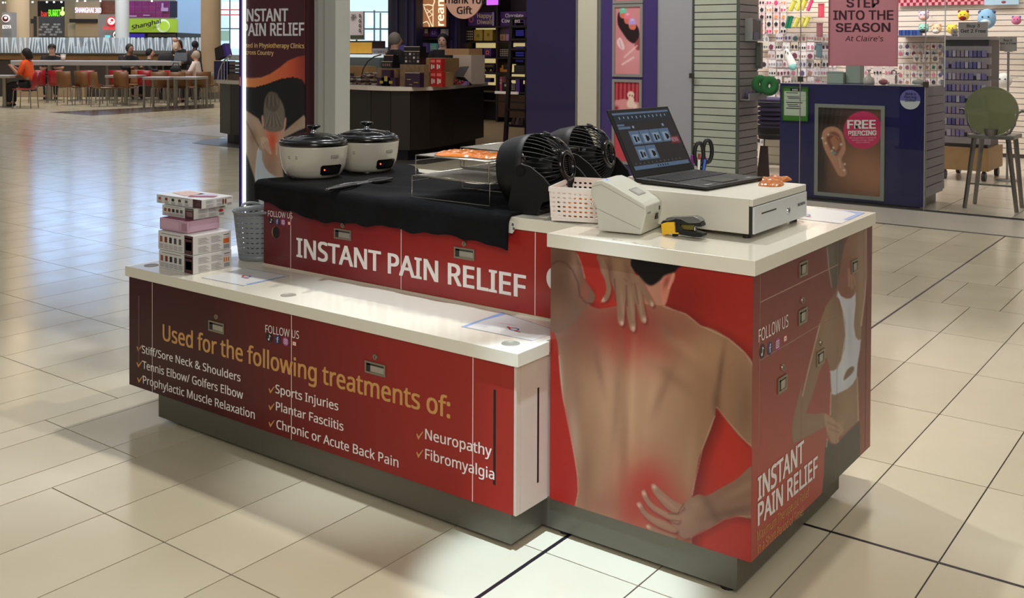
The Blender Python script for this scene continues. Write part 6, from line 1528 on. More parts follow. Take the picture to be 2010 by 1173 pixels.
for i in range(16):
    p=onc(884+er.uniform(-1,24),8.0+er.uniform(-.02,.12)); hgt=er.uniform(0,.06)*(1-abs(i-6)/14); g=G().use(mat('wrapped_red_%d'%(i%3),[(140,36,44),(176,70,60),(96,30,50)][i%3],.3)); g.ball((0,0,.02),.028,8,1.2,.8,.7); o=obj('wrapped_sweet',g); o.location=(p.x,p.y,CT+hgt*.8); tag(o,'red foil wrapped sweet in the heap before the cream housing','sweet','heap of wrapped sweets on the counter')
g=G().use(mat('clear_box_violet',(150,120,170),.3)); p=onc(909,8.12); g.box(p.x-.05,p.y,CT,p.x+.06,p.y+.06,CT+.05); o=obj('small_clear_box',g); tag(o,'small clear violet box beside the heap of sweets','box')
# packs of biscuits (left of counter)
for i in range(54):
    c_=i%9; r_=i//9; u=664+c_*8.6+er.uniform(-2,2); v=163-r_*4.6; 
    if r_>=4 and c_<6: continue
    p=at_y(u,v,CY_+.1+.02*er.random()); g=G().use(mat('sweet_bag_%d'%(i%5),[(88,66,66),(124,108,100),(70,52,50),(150,140,134),(100,74,78)][i%5],.35)); g.ball((0,0,.012),.045,8,1.1,1,.32); o=obj('sweet_bag',g); o.location=(p.x,p.y+.06*(r_%2),CT+r_*.028); o.rotation_euler=(0,.1*er.uniform(-1,1),er.random()*3); tag(o,'flat clear bag of brown sweets in the piles at the left of the counter','bag','bags of sweets piled on the counter')
p=onc(672,CY_+.25); t=thing('price_board','slanted dark price board behind the bags of sweets','board',p); g=G().use(mat('board_plum',(56,44,58),.5)); g.add([(-.08,0,.14),(.12,0,.14),(.08,.05,.27),(-.08,.05,.27)],[(0,1,2,3)]); g.add([(-.08,.1,.0),(.12,.1,0),(.12,.1,.14),(-.08,.1,.14)],[(0,1,2,3)]); o=obj('board',g,None,t); solid(o,.01)
g=G().use(mat('kraft_tray',(158,122,76),.6)); p=onc(700,CY_+.45); g.box(p.x-.25,p.y,CT,p.x+.22,p.y+.15,CT+.24); o=obj('wicker_tray',g); tag(o,'light brown tray behind the slanted price board','tray')
t=thing('counter_hoop','thin dark curved rail arching over the bags of sweets','rail',onc(710,CY_+.05)); g=G().use(mat('hoop_metal',(60,56,54),.4,.5)); P=[at_y(u,v,CY_+.1) for u,v in ((709,165),(709.5,150),(713,135),(722,120),(735,111),(748,107.5))]; g.tube(P,.009,8); obj('rail',g,None,t,w=True)
# left end: purple sign, rail, racks
t=thing('counter_sign','purple and black tilted display case at the left end of the counter','display case',onc(430,7.5))
def kb(u0,v0,u1,v1,y,d,m,par,name): 
    a=at_y(u0,v1,y);b=at_y(u1,v0,y); g=G().use(m); g.box(a.x,y,a.z,b.x,y+d,b.z); return obj(name,g,None,par,w=True)
kb(420,120,441,156,7.5,.2,mat('deep_blue_case',(34,26,92),.4),t,'case')
a=[at_y(u,v,7.48) for u,v in ((421,95),(439,86),(444,110),(423,118))]; g=G().use(mat('case_dark',(44,30,40),.5)); g.prism(a[::-1],(0,.1,0)); obj('dark_panel',g,None,t,w=True)
a=[at_y(u,v,7.47) for u,v in ((436,87),(440,85),(446,110),(441,111))]; g=G().use(mat('violet_panel',(76,48,150),.4)); g.prism(a[::-1],(0,.1,0)); obj('side_panel',g,None,t,w=True)
t=thing('guard_rail','curved chrome guard rail with three uprights at the counter end','rail',onc(440,7.35)); 
P=[at_y(u,v,7.35) for u,v in ((428,155),(430,140),(436,125),(444,114),(452,108))]; g=G().use(wire); g.tube(P,.012,8); obj('curved_bar',g,None,t,w=True)
for u,vt in ((435,127),(440.5,118),(446,112.5)): g=G().use(wire); g.cyl(at_y(u,vt,7.35),Vector((at_y(u,155,7.35).x,7.35,CT)),.009,n=8); obj('upright',g,None,t,w=True)
t=thing('sweet_shelf_tower','grey stepped shelf tower of packets beside the banner','shelf',onc(462,7.5))
for k in range(5): kb(450,122+k*7,475,127+k*7,7.5,.2,mat('tower_shelf_%d'%(k%2),[(120,112,104),(84,74,66)][k%2],.5),t,'shelf_packet')
kb(445,147,475,156,7.4,.2,mat('packet_pile',(92,76,60),.5,vary=(30,.4)),t,'packet_pile')
kb(448,108,476,118,7.55,.1,mat('white_packets',(196,200,208),.4,vary=(30,.3)),t,'white_packets')
# display case and gold box behind
t=thing('gold_slatted_box','gold lit slatted display box behind the counter','display case',at_y(700,105,9.4))
kb(669,80,731,107,9.42,.3,mat('case_frame',(60,44,48),.5),t,'frame')
gm_=mat('gold_slat_lit',(206,160,66),.4,emit=.35)
for k in range(26): 
    u=672+k*2.2; kb(u,83,u+1.5,104.5,9.4,.02,gm_,t,'slat')
t=thing('glass_counter_case','low lit glass display case behind the counter','display case',at_y(700,125,9.3))
kb(660,107,745,112,9.3,.4,mat('white_lit_top',(214,226,226),.3,emit=.7),t,'lit_top'); kb(660,112,745,245,9.34,.4,mat('case_glass_grey',(120,128,128),.3),t,'glass_front')
kb(731,95,760,107,9.38,.02,mat('pale_sign_board',(176,170,176),.5),t,'sign_board'); TX(t,'SORRY',(733,104.5),(755,104.5),(733,99.5),9.37,mat('sign_black',(24,20,22),.5),.0,'inter')
kb(757,110,765,134,9.2,.1,mat('register_yellow',(150,146,104),.4,emit=.2),t,'small_screen'); kb(760,134,762,247,9.24,.03,blk,t,'screen_post')
# tray drop sign
t=thing('tray_drop_sign','white standing tray drop off sign with four black symbols','sign',at_y(700,80,15))
kb(686,22,713,78,15.,.05,mat('sign_pinkish_white',(206,196,200),.5),t,'board'); kb(687.5,69,712.5,76,14.98,.02,mat('sign_olive',(66,74,50),.5),t,'green_band')
sb_=mat('sign_black',(24,20,22),.5)
TX(t,'TRAY',(689,32),(698.5,32),(689,28.2),14.98,sb_,.02,'inter');TX(t,'DROP',(689,36),(699,36),(689,32.5),14.98,sb_,.02,'inter');TX(t,'OFF',(689,40),(696,40),(689,36.5),14.98,sb_,.02,'inter')
for v in (31,41,50.5,60):
    c=at_y(706,v,14.97); g=G().use(sb_); g.poly([c+Vector((.033*math.cos(2*PI*i/20)*1.0,0,.042*math.sin(2*PI*i/20))) for i in range(20)]); obj('symbol',g,None,t,w=True)
    g=G().use(mat('sign_pinkish_white',(206,196,200),.5)); g.poly([c+Vector((.012*math.cos(2*PI*i/12),-.004,.018*math.sin(2*PI*i/12))) for i in range(12)]); obj('symbol_centre',g,None,t,w=True)
g=G().use(steel); a=at_y(700,78,15.02); g.cyl((a.x,15.02,0),(a.x,15.02,a.z),.02,n=10); obj('post',g,None,t,w=True)
# navy partitions behind clerks
for i,(u0,u1,y) in enumerate(((768,817,12.6),(876,903,13.2))):
    a=at_y(u0,0,y).x;b=at_y(u1,0,y).x; g=G().use(nv); g.box(a,y,0,b,y+.2,3.5); struct('wall_partition_%d'%(i+1),g,label='narrow navy partition in the chocolate shop')
for u in (776,795,808,884,893): 
    x=at_y(u,0,12.55 if u<820 else 13.15).x; y=12.58 if u<820 else 13.18; g=G().use(mat('navy_rib',(44,36,80),.4)); g.box(x-.03,y,0,x+.03,y+.02,3.5); struct('trim_9',g,label='navy vertical rib')
# cream menu light panel
def cream(P,u,v):
    p=Paint(P,(150,100,64)); L=(252,232,196)
    p.line([(828,0),(827,8),(833,10),(841,9),(850,11),(853,3),(851,-6)],1.1,L,1,soft=.6); p.line([(832,13),(849,53)],.9,L,1,soft=.6); p.line([(850,10),(850,53)],.9,L,1,soft=.6); p.line([(838,26),(850,17)],.7,L,1,soft=.5);p.line([(841,34),(850,28)],.7,L,1,soft=.5);p.line([(838,18),(850,30)],.7,L,1,soft=.5)
    p.line([(822,53),(830,45),(838,42),(842,47),(843,53)],.9,L,1,soft=.6); return p.c
a=at_y(817,53,12.9);b=at_y(876,-25,12.9); t=thing('menu_light_panel','brown glowing panel with ice cream outline behind the counter','light panel',((a.x+b.x)/2,12.9,a.z))
g=G().use(mat('panel_case',(60,44,34),.5)); g.box(a.x,12.902,a.z,b.x,12.98,b.z); obj('case',g,None,t,w=True)
cm=colmat('menu_panel_ink',.4); cn=cm.node_tree; at_=[n for n in cn.nodes if n.type=='ATTRIBUTE'][0]; cn.links.new(at_.outputs['Color'],cn.nodes['Principled BSDF'].inputs['Emission Color']); cn.nodes['Principled BSDF'].inputs['Emission Strength'].default_value=.9
print_sheet('printed_face',(a.x,12.9,a.z),(b.x-a.x,0,0),(0,0,b.z-a.z),120,150,cream,t,cm)
A=at_y(871,50,12.89);B=at_y(871,-8,12.89);H_=at_y(857,50,12.89); lettering('lettering','ream',A,B,H_,mat('glow_cream',(255,236,200),.4,emit=1.2),t,bold=.02,font='noto',off=.0005)
# round hanging sign
c=at_d(910,-12,12.2); t=thing('hanging_round_sign','round rose gold hanging sign reading thank you gift','sign',c); rr=49*12.2/CF
g=G().use(mat('rose_gold_sign',(206,158,138),.4)); g.prism([c+Vector((rr*math.cos(2*PI*i/56),0,rr*math.sin(2*PI*i/56))) for i in range(56)],(0,.02,0)); obj('disc',g,None,t,w=True)
g=G().use(blk); g.cyl(c+Vector((0,.01,rr)),c+Vector((0,.01,1.6)),.004,n=6); obj('wire',g,None,t,w=True)
yb2=c.y-.003; TX(t,'Thank You',(870,6),(954,7),(870,-8),yb2,sb_,.025,'noto'); TX(t,'Gift',(897,27),(926,27),(897,13.5),yb2,sb_,.025,'noto')
kb_=mat('magenta_glow',(190,90,255),.4,emit=1.1); a=at_y(955,10,13.0);b=at_y(977,-16,13.0); g=G().use(kb_); g.box(a.x,13.0,a.z,b.x,13.02,b.z); o=obj('violet_light_square',g); tag(o,'glowing violet square panel behind the round sign','light panel')
# shelf wall with products
YS=13.4
sx0=at_y(902,50,YS).x; sx1=at_y(1036,50,YS).x
t=thing('product_shelf','tall dark shelving packed with chocolate boxes beside the navy panel','shelf',((sx0+sx1)/2,YS+.2,0))
dks=mat('dark_shelf_wood',(40,28,30),.5)
glow=mat('shelf_back_glow',(236,214,150),.5,emit=.55)
g=G().use(dks); g.box(sx0,YS+.42,0,sx1,YS+.46,2.6); obj('back_board',g,None,t,w=True)
def ZS(v,u=960): return at_y(u,v,YS).z
for v in (52,82,113,142,180,197): 
    z=ZS(v); g=G().use(dks); g.box(sx0,YS+.01,z-.02,sx1,YS+.42,z+.005); obj('shelf',g,None,t,w=True)
for u in (931,933,974,1034): 
    x=at_y(u,50,YS).x
for u in (903,975,1034):
    x=at_y(u,50,YS).x; g=G().use(dks); g.box(x-.02,YS+.005,0,x+.02,YS+.42,2.6); obj('upright',g,None,t,w=True)
for u0,v0,u1,v1 in ((934,55,972,60),(934,84,972,94),(934,115,972,140),(934,146,972,166),(1006,84,1030,92),(1004,126,1012,142),(1003,146,1030,152),(1003,158,1030,164),(998,83,1002,94)):
    a=at_y(u0,v1,YS+.40);b=at_y(u1,v0,YS+.40); g=G().use(glow); g.box(a.x,YS+.40,a.z,b.x,YS+.415,b.z); obj('lit_panel',g,None,t,w=True)
g=G().use(mat('lit_ledge',(210,196,186),.4,emit=.3)); g.box(at_y(974,180,YS).x,YS-.05,ZS(183),at_y(1018,180,YS).x,YS+.0,ZS(178)); obj('ledge',g,None,t,w=True)
g=G().use(mat('brown_cupboard',(74,50,34),.5)); g.box(at_y(974,200,YS).x,YS+.02,.1,sx1,YS+.4,ZS(184)); obj('cupboard',g,None,t,w=True)
def sp(name,u0,v0,u1,v1,m,label,grp=None,art=None): return kbox(name,u0,v0,u1,v1,YS+.08,.12,m,label,grp,art)
vi=mat('violet_sign',(78,44,112),.4)
q=sp('shelf_sign',918,24,970,51,vi,'purple shelf sign with gold greeting beside the round sign',None,[(.93,0,1,1,mat('silver_edge',(170,160,180),.4))])
sg=mat('greeting_gold',(206,190,150),.4); TX(q,'Happy',(937,35),(965,35),(937,27),YS+.075,sg,.02); TX(q,'Diwali',(937,47),(965,47),(937,39),YS+.075,sg,.02)
g=G().use(mat('lotus_orange',(214,110,90),.4)); c=at_y(925,38,YS+.07); 
for k in range(12): 
    a=2*PI*k/12; g.poly([c+Vector((r*math.cos(a+d_),0,r*math.sin(a+d_))) for r,d_ in ((.05,-.2),(.075,0),(.05,.2),(.028,0))][::-1])
obj('printed_rosette',g,None,q,w=True)
q=sp('shelf_sign',982,22,1036,51,vi,'purple shelf sign about chocolate above the ladder'); TX(q,'Chocolate',(992,34),(1027,34.5),(992,27),YS+.075,inkw,.03); TX(q,'Covered',(985,44),(1020,44.5),(985,37),YS+.075,inkw,.03)
dots=lambda n,m_: [(.08+.9/n*i,.12+.22*j,.08+.9/n*i+.5/n,.24+.22*j,m_) for i in range(n) for j in range(4)]
lt=mat('choc_light_dot',(200,184,160),.4)
sp('chocolate_tray',909,58,930,81,chb,'black tray of chocolates on the top shelf left of gold boxes',None,dots(5,lt))
sp('gold_box',930,58,947,80,gld,'gold box, left of the two on the upper shelf',None,[(.35,.3,.65,.6,mat('gold_dark',(130,110,50),.4))]); sp('gold_box',950,58,967,80,gld,'gold box, right of the two on the upper shelf',None,[(.35,.4,.65,.7,mat('gold_dark',(130,110,50),.4))])
sp('picture_box',981,54,992,80,mat('choc_photo',(170,130,100),.4),'tall box with brown and cream chocolate photo',None,[(0,.5,1,1,mat('dark_photo',(70,54,50),.4)),(.3,.1,.6,.4,mat('gold_dark',(130,110,50),.4))]); sp('picture_box',993,54,1002,80,mat('pink_violet_box',(176,126,176),.4),'pink and purple narrow box beside the photo box',None,[(0,.5,1,1,vi)])
for u,l in ((936,'left'),(957,'right')): sp('violet_card_box',u-7,95,u+7,111,vi,'violet box with orange medallion, %s one of the pair'%l,None,[(.28,.25,.72,.75,mat('lotus_orange',(214,110,90),.4)),(.42,.4,.58,.6,vi)])
sp('chocolate_tray',976,95,1000,112,chb,'tray of pale chocolates on the third shelf behind the ladder',None,dots(6,lt)); sp('chocolate_tray',921,95,928,112,chb,'narrow tray of chocolates at the left of the third shelf',None,dots(2,lt))
sp('gift_box',940,124,970,139,pl,'wide dark plum box on the fourth shelf',None,[(.1,.6,.9,.7,mat('gold_dark',(130,110,50),.4))])
for k,u in enumerate((937,948,959)): sp('small_gift_box',u,133,u+9,142,mat('plum_violet',(80,34,84),.4),'small plum box in the row before the wide plum box','small plum boxes on the fourth shelf',[(.3,.3,.7,.7,gld)])
sp('orange_treat',980,128,996,141,mat('amber_glow_treat',(206,130,50),.4),'orange and black packed treats on the fourth shelf',None,[(.5,.4,1,1,chb),(.0,.6,.3,1,chb)])
sp('olive_box',931,147,946,160,mat('olive_gold',(150,136,50),.4),'olive gold box on the fifth shelf'); sp('dark_blue_box',948,153,963,161,mat('navy_card',(44,34,84),.4),'dark blue low box on the fifth shelf')
sp('pink_box',973,150,985,178,mat('hot_pink_card',(220,100,140),.4),'pink and white tall card box at the end of the counter',None,[(0,.5,1,.6,crm),(0,.7,1,.8,crm)])
sp('chocolate_tray',986,162,998,177,chb,'black tray with one pale chocolate near the ladder',None,[(.35,.5,.7,.8,lt)]); sp('chocolate_tray',1000,164,1012,178,chb,'black tray leaning by the ladder, low shelf',None,dots(3,lt)); sp('violet_bag',1012,155,1020,180,purp,'violet gift bag standing on the lower shelf')
sp('chocolate_tray',1009,128,1030,144,chb,'grey tray of dark chocolates seen through the ladder',None,dots(6,mat('choc_%d'%1,(90,84,84),.4)))
for k,v in enumerate((40,45,48,59,63,67,91,102,107,113,118)): sp('blue_bar_box',1012,v,1028,v+3.4,mat('royal_blue_box',(60,56,190),.35),'flat royal blue chocolate bar box in the stacks seen through the ladder','blue bar boxes behind the ladder')
# left small shelf behind woman clerk
t=thing('wall_rack','dark shelf rack of boxes left of the seated woman clerk','shelf',at_y(840,80,13.1)); kb(803,54,876,122,13.2,.2,mat('rack_black',(20,16,24),.6),t,'back'); kb(803,74,876,78,13.0,.22,dks,t,'shelf'); kb(803,106,876,110,13.0,.22,dks,t,'shelf')
def sp2(u0,v0,u1,v1,m,label,art=None): return kbox('card_box',u0,v0,u1,v1,13.02,.1,m,label,None,art)
sp2(807,57,823,73,chb,'dark patterned card box, first on the small rack',[(.1,.2,.9,.4,choc)]); sp2(826,55,841,72,mat('plum_card',(96,50,80),.4),'plum card box with cream flower on the small rack',[(.5,.4,.9,.9,crm)]); sp2(844,56,858,72,purp,'violet card box with heart outline on the small rack',[(.3,.3,.35,.7,crm),(.65,.3,.7,.7,crm),(.3,.3,.7,.35,crm)]); sp2(865,57,874,70,mat('white_card2',(190,180,180),.4),'small white card box at right of the small rack')
sp2(826,84,838,103,mat('lavender_card',(120,96,170),.4),'lavender card box on the lower rack shelf',[(.3,.4,.7,.6,crm)]); sp2(844,85,857,103,mat('turquoise_card',(110,190,190),.4),'turquoise zigzag card box on the lower rack shelf',[(.1,.2+.2*i,.9,.28+.2*i,crm) for i in range(3)])
kb(770,88,795,100,12.545,.05,mat('violet_screen',(70,60,120),.4,emit=.2),thing('small_screen','small dim screen behind the grey-haired clerk','screen',at_y(782,96,12.4)),'screen')
# ladder
t=thing('ladder','dark wooden ladder shelf leaning beside the navy panel','ladder',(-8.0,9.85,0))
xl0=at_y(990,283,9.77); xl1=at_y(1004,33,10.05); xr1=at_y(1034,33,10.05); xr0=at_y(1032,283,9.77); xr0.z=0
for a,b in ((xl0,xl1),(xr0,xr1)): 
    g=G().use(dks); g.prism([a+Vector((-.028,0,0)),a+Vector((.028,0,0)),b+Vector((.028,0,0)),b+Vector((-.028,0,0))],(0,.05,0)); obj('rail',g,None,t,w=True)
for v in (36,52,78,97,153,215,246):
    f=(283-v)/250.; a=xl0.lerp(xl1,f); b=xr0.lerp(xr1,f); g=G().use(dks); g.box(a.x,a.y-.02,a.z-.02,b.x,a.y+.06,a.z+.015); obj('rung',g,None,t,w=True)
for k in range(3):
    p=at_y(1008+k*8,238,9.8); g=G().use(mat('dark_bag_%d'%(k%2),[(60,44,44),(84,66,62)][k%2],.4)); g.add([(-.035,-.03,0),(.035,-.03,0),(.035,.03,0),(-.035,.03,0),(-.02,0,.10),(.03,0,.12)],[(3,2,1,0),(0,1,5,4),(2,3,4,5),(1,2,5),(3,0,4)]); o=obj('sweet_pouch',g); o.location=(p.x,9.8,xl0.lerp(xl1,(283-246)/250.).z+.016); tag(o,'dark sweet pouch standing on the lowest ladder rung','pouch','dark pouches on the ladder')
area('shop_downlight',(-10.5,11.4,3.5),(-10.5,12.6,1.0),3,1.2,34,(1,.88,.8))
area('shop_downlight',(-9.6,8.8,3.4),(-9.6,7.6,.9),2.5,.5,16,(1,.9,.84))
# ---------------------------------------------------------------- people
skinA=mat('skin_light',(196,150,126),.5); skinB=mat('skin_tan',(150,104,80),.5); skinD=mat('skin_dark',(70,46,38),.5)
def skinmesh(name,V,E,Rr,m,parent,sub=1,root=0,label=None):
    me=bpy.data.meshes.new(name); me.from_pydata(V,E,[]); o=bpy.data.objects.new(name,me); col.objects.link(o); o.parent=parent
    me.materials.append(m); md=o.modifiers.new('skin','SKIN'); md.use_smooth_shade=True
    sv=me.skin_vertices[0].data
    for i,r in enumerate(Rr): sv[i].radius=(r[0],r[1]) if isinstance(r,tuple) else (r,r); sv[i].use_root=(i==root)
    o.modifiers.new('s','SUBSURF').levels=sub; o.modifiers['s'].render_levels=sub
    if label: o['label']=label
    return o
def person(loc,rz,label,pose='sit',skin=None,shirt=(30,30,34),pants=(24,24,28),hair=(20,16,16),hairlen=0,arms='table',scale=1.,long=True,cap=None,turn=0.,lean=.12,skirt=False):
    """faces +x; body, then garments as children"""
    skin=skin or skinA; t=thing('person',label,'person',loc,rz)
    S=scale; hip=.50 if pose=='sit' else .92
    x0=0.; px_=lambda z: lean*(z-hip)
    def v(x,y,z): return (x*S,y*S,z*S)
    pel=v(0,0,hip+.04); bel=v(px_(hip+.2),0,hip+.20); ch=v(px_(hip+.42),0,hip+.44); nk=v(px_(hip+.56),0,hip+.55); hd=v(px_(hip+.62)+.015,0,hip+.635); ht=v(px_(hip+.66)+.02,0,hip+.76)
    V=[pel,bel,ch,nk,hd,ht]; E=[(0,1),(1,2),(2,3),(3,4),(4,5)]; Rr=[(.13,.12),(.12,.11),(.14,.12),.055,(.075,.082),(.066,.074)]
    A=[];arm_idx=[]
    for s in (-1,1):
        sh=v(px_(hip+.48),s*.175,hip+.485)
        if arms=='table': el=v(px_(hip+.3)+.13,s*.24,hip+.24); wr=v(px_(hip+.3)+.36,s*.12,hip+.25); fi=v(px_(hip+.3)+.44,s*.08,hip+.27)
        elif arms=='phone': el=v(px_(hip+.3)+.10,s*.22,hip+.22); wr=v(px_(hip+.3)+.33,s*.06,hip+.38); fi=v(px_(hip+.3)+.40,s*.03,hip+.44)
        elif arms=='hold': el=v(px_(hip+.3)+.08,s*.24,hip+.24); wr=v(px_(hip+.3)+.26,s*.02,hip+.34); fi=v(px_(hip+.3)+.28,-s*.06,hip+.36)
        else: el=v(px_(hip+.2)-.02,s*.24,hip+.20); wr=v(px_(hip)+.06,s*.24,hip-.02); fi=v(px_(hip)+.08,s*.23,hip-.10)
        n=len(V); V+= [sh,el,wr,fi]; E+=[(2,n),(n,n+1),(n+1,n+2),(n+2,n+3)]; Rr+=[.06,.045,.032,.034]; arm_idx.append(n)
    legs=[]
    for s in (-1,1):
        hp=v(0.02,s*.09,hip)
        if pose=='sit': kn=v(.42,s*.11,hip+.01); an=v(.40,s*.11,.09); to=v(.52,s*.12,.045)
        else: kn=v(.03,s*.10,.50); an=v(0,s*.10,.09); to=v(.13,s*.12,.045)
        n=len(V); V+=[hp,kn,an,to]; E+=[(0,n),(n,n+1),(n+1,n+2),(n+2,n+3)]; Rr+=[.085,.062,.042,.04]; legs.append(n)
    skinmesh('body',V,E,[tuple(q*S for q in r) if isinstance(r,tuple) else r*S for r in Rr],skin,t)
    def sub(idx,ed,rr,nm,m,root=0): return skinmesh(nm,[V[i] for i in idx],ed,[tuple(q*S for q in r) if isinstance(r,tuple) else r*S for r in rr],m,t,root=root)
    sm=mat('shirt_%d_%d_%d'%shirt,shirt,.8); pm_=mat('trousers_%d_%d_%d'%pants,pants,.8)
    a,b=arm_idx
    if long: sub([0,1,2,a,a+1,a+2,b,b+1,b+2,3],[(0,1),(1,2),(2,3),(3,4),(4,5),(2,6),(6,7),(7,8),(2,9)],[(.155,.15),(.145,.135),(.17,.15),.08,.062,.042,.08,.062,.042,.066],'shirt',sm)
    else: sub([0,1,2,a,a+1,b,b+1,3],[(0,1),(1,2),(2,3),(3,4),(2,5),(5,6),(2,7)],[(.155,.15),(.145,.135),(.17,.15),.08,.052,.08,.052,.066],'shirt',sm)
    l,m_=legs
    sub([0,l,l+1,l+2,m_,m_+1,m_+2],[(0,1),(1,2),(2,3),(0,4),(4,5),(5,6)],[(.14,.14),.10,.075,.055,.10,.075,.055],'trousers',pm_)
    for n in legs:
        g=G().use(mat('shoe_dark',(24,22,24),.5)); ax=Vector(V[n+2]); tx=Vector(V[n+3]); c=(ax+tx)/2; g.ball((c.x,c.y,.045*S),.055*S,12,1.9 if abs(tx.x-ax.x)>.05 else 1,.85,.75); obj('shoe',g,None,t)
    # head details
    hc=Vector(hd).lerp(Vector(ht),.5); R_=.092*S
    hm_=mat('hair_%d_%d_%d'%hair,hair,.7,bump=(60,.6))
    g=G().use(hm_); g.ball(hc+Vector((-.018*S,0,.022*S)),R_*1.08,16,1.02,.95,1.12)
    if hairlen: g.tube([hc+Vector((-.05*S,0,.03*S)),hc+Vector((-.075*S,0,-.10*S)),hc+Vector((-.07*S,0,-(.10+hairlen)*S))],[.08*S,.085*S,.05*S],12)
    obj('hair',g,None,t)
    g=G().use(skin); g.ball(hc+Vector((.022*S,0,-.008*S)),R_*.96,16,.92,.80,1.12); fc=obj('face',g,None,t)
    g=G().use(skin); g.ball(hc+Vector((.108*S,0,-.012*S)),.014*S,8,1,.8,1.3); obj('nose',g,None,fc)
    for s in (-1,1):
        g=G().use(mat('eye_dark',(30,22,20),.4)); g.ball(hc+Vector((.098*S,s*.032*S,.012*S)),.010*S,8,.5,1.3,.8); obj('eye',g,None,fc)
        g=G().use(skin); g.ball(hc+Vector((0,s*.078*S,-.005*S)),.020*S,8,.7,.4,1.2); obj('ear',g,None,fc)
    g=G().use(mat('lips',(150,70,66),.5)); g.ball(hc+Vector((.098*S,0,-.052*S)),.016*S,8,.4,1.2,.4); obj('mouth',g,None,fc)
    if cap: 
        g=G().use(mat('cap_%d'%cap[0],cap,.7)); g.ball(hc+Vector((-.01*S,0,.05*S)),R_*1.1,14,1,.95,.75); g.box(hc.x+.02*S,-.07*S,hc.z+.045*S,hc.x+.17*S,.07*S,hc.z+.06*S); obj('cap',g,None,t)
    # hands with fingers
    for n in arm_idx:
        w_=Vector(V[n+2]); f_=Vector(V[n+3]); d=(f_-w_).normalized(); sd=d.cross(Vector((0,0,1))); sd=sd.normalized() if sd.length>.1 else Vector((0,1,0))
        g=G().use(skin)
        for k in range(4): 
            b0=f_-d*.02*S+sd*(k-1.5)*.017*S; g.tube([b0,b0+d*(.035+.006*(1.5-abs(k-1.5)))*S,b0+d*(.055+.01*(1.5-abs(k-1.5)))*S+Vector((0,0,-.018*S))],[.009*S,.008*S,.006*S],6)
        g.tube([w_+sd*.02*S,w_+sd*.045*S+d*.03*S,w_+sd*.04*S+d*.055*S],[.010*S,.009*S,.007*S],6); obj('fingers',g,None,t)['kind']='stuff'
    return t
SC_=1.0
p=at_d(771,90,15.3); person((p.x,p.y,0),math.radians(70),'grey-haired clerk in black seen from behind at the chocolate counter','stand',skinA,(16,14,18),(16,14,18),(128,120,112),arms='hold',lean=.05,scale=.955)
p=at_d(870,90,16.0); person((p.x,p.y,0),math.radians(-60),'dark-haired woman in black facing the counter in the chocolate shop','stand',mat('skin_fair',(222,178,160),.5),(18,16,22),(18,16,22),(24,18,22),hairlen=.05,arms='hold',lean=.05,scale=.955)
# ================================================================ FOOD COURT
fr=random.Random(3)
# court floor: long planks of pale stone with dark inlay
g=G().use(mat('dark_floor_inlay',(84,70,60),.2,vary=(2,.1)))
P=[at_z(u,v,.0) for u,v in ((95,220),(180,227),(420,212),(420,204),(180,216))]
g.prism([Vector((q.x,q.y,.0005)) for q in P],(0,0,.0015)); struct('floor_inlay',g,label='dark wedge inlaid in the food court floor')
# columns
def column(u0,u1,k,m,label,name,h=9.,sq=False,vb=None):
    c=at_d((u0+u1)/2,150,k); r=(u1-u0)/2*k/CF; g=G().use(m)
    t=thing(name,label,'column',(c.x,c.y,0))
    if sq: g.box(-r,-r,0,r,r,h,T=Matrix.Rotation(YAW,4,'Z')); obj('shaft',g,None,t)
    else: g.cyl((0,0,0),(0,0,h),r,n=32); obj('shaft',g,None,t)
    g=G().use(mat('column_base_steel',(120,112,100),.4)); g.cyl((0,0,0),(0,0,.18),r*1.06 if not sq else r*1.3,n=32); obj('base_ring',g,None,t); return t
beige=mat('beige_column',(196,176,148),.6); colw=mat('pale_column',(196,206,214),.6)
column(14,56,31,beige,'thick beige round column at far left of the food court','round_column')
column(227,253,33,colw,'pale round column right of the grey chicken sign','round_column')
column(395,433,29,mat('sand_panel_column',(170,146,116),.6,vary=(3,.05)),'sand coloured column behind the white-shirted woman','round_column')
# far walls (behind court) -- facing the camera, along the direction perpendicular to view
def fwall(u0,v0,u1,v1,k,m,name,label,cat=None,d=.15,par=None,grp=None,st=False):
    """upright slab facing the camera direction at distance k"""
    a=at_d(u0,v1,k); b=at_d(u1,v1,k); c=at_d(u0,v0,k); z0,z1=min(a.z,b.z),c.z
    g=G().use(m); n=Vector((_F[0],_F[1],0)).normalized()*d
    g.prism([Vector((a.x,a.y,z0)),Vector((b.x,b.y,z0)),Vector((b.x,b.y,z1)),Vector((a.x,a.y,z1))],n)
    if st: return struct(name,g,label=label)
    if par is not None: return obj(name,g,None,par,w=True)
    o=obj(name,g); return tag(o,label,cat,grp)
tan_=mat('court_tan_wall',(176,150,112),.6); dkc=mat('court_dark_panel',(46,40,42),.6)
fwall(-60,-400,350,230,44,mat('court_far_wall',(196,178,150),.7),'wall_food_court','tan far wall of the food court',st=True,d=.3)
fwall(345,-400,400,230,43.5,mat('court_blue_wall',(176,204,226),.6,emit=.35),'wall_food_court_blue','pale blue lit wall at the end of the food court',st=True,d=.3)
fwall(350,-400,900,230,50,mat('far_daylight_wall',(200,226,240),.6,emit=.9),'wall_daylight','bright daylit glazed wall far behind the shops',st=True,d=.3)
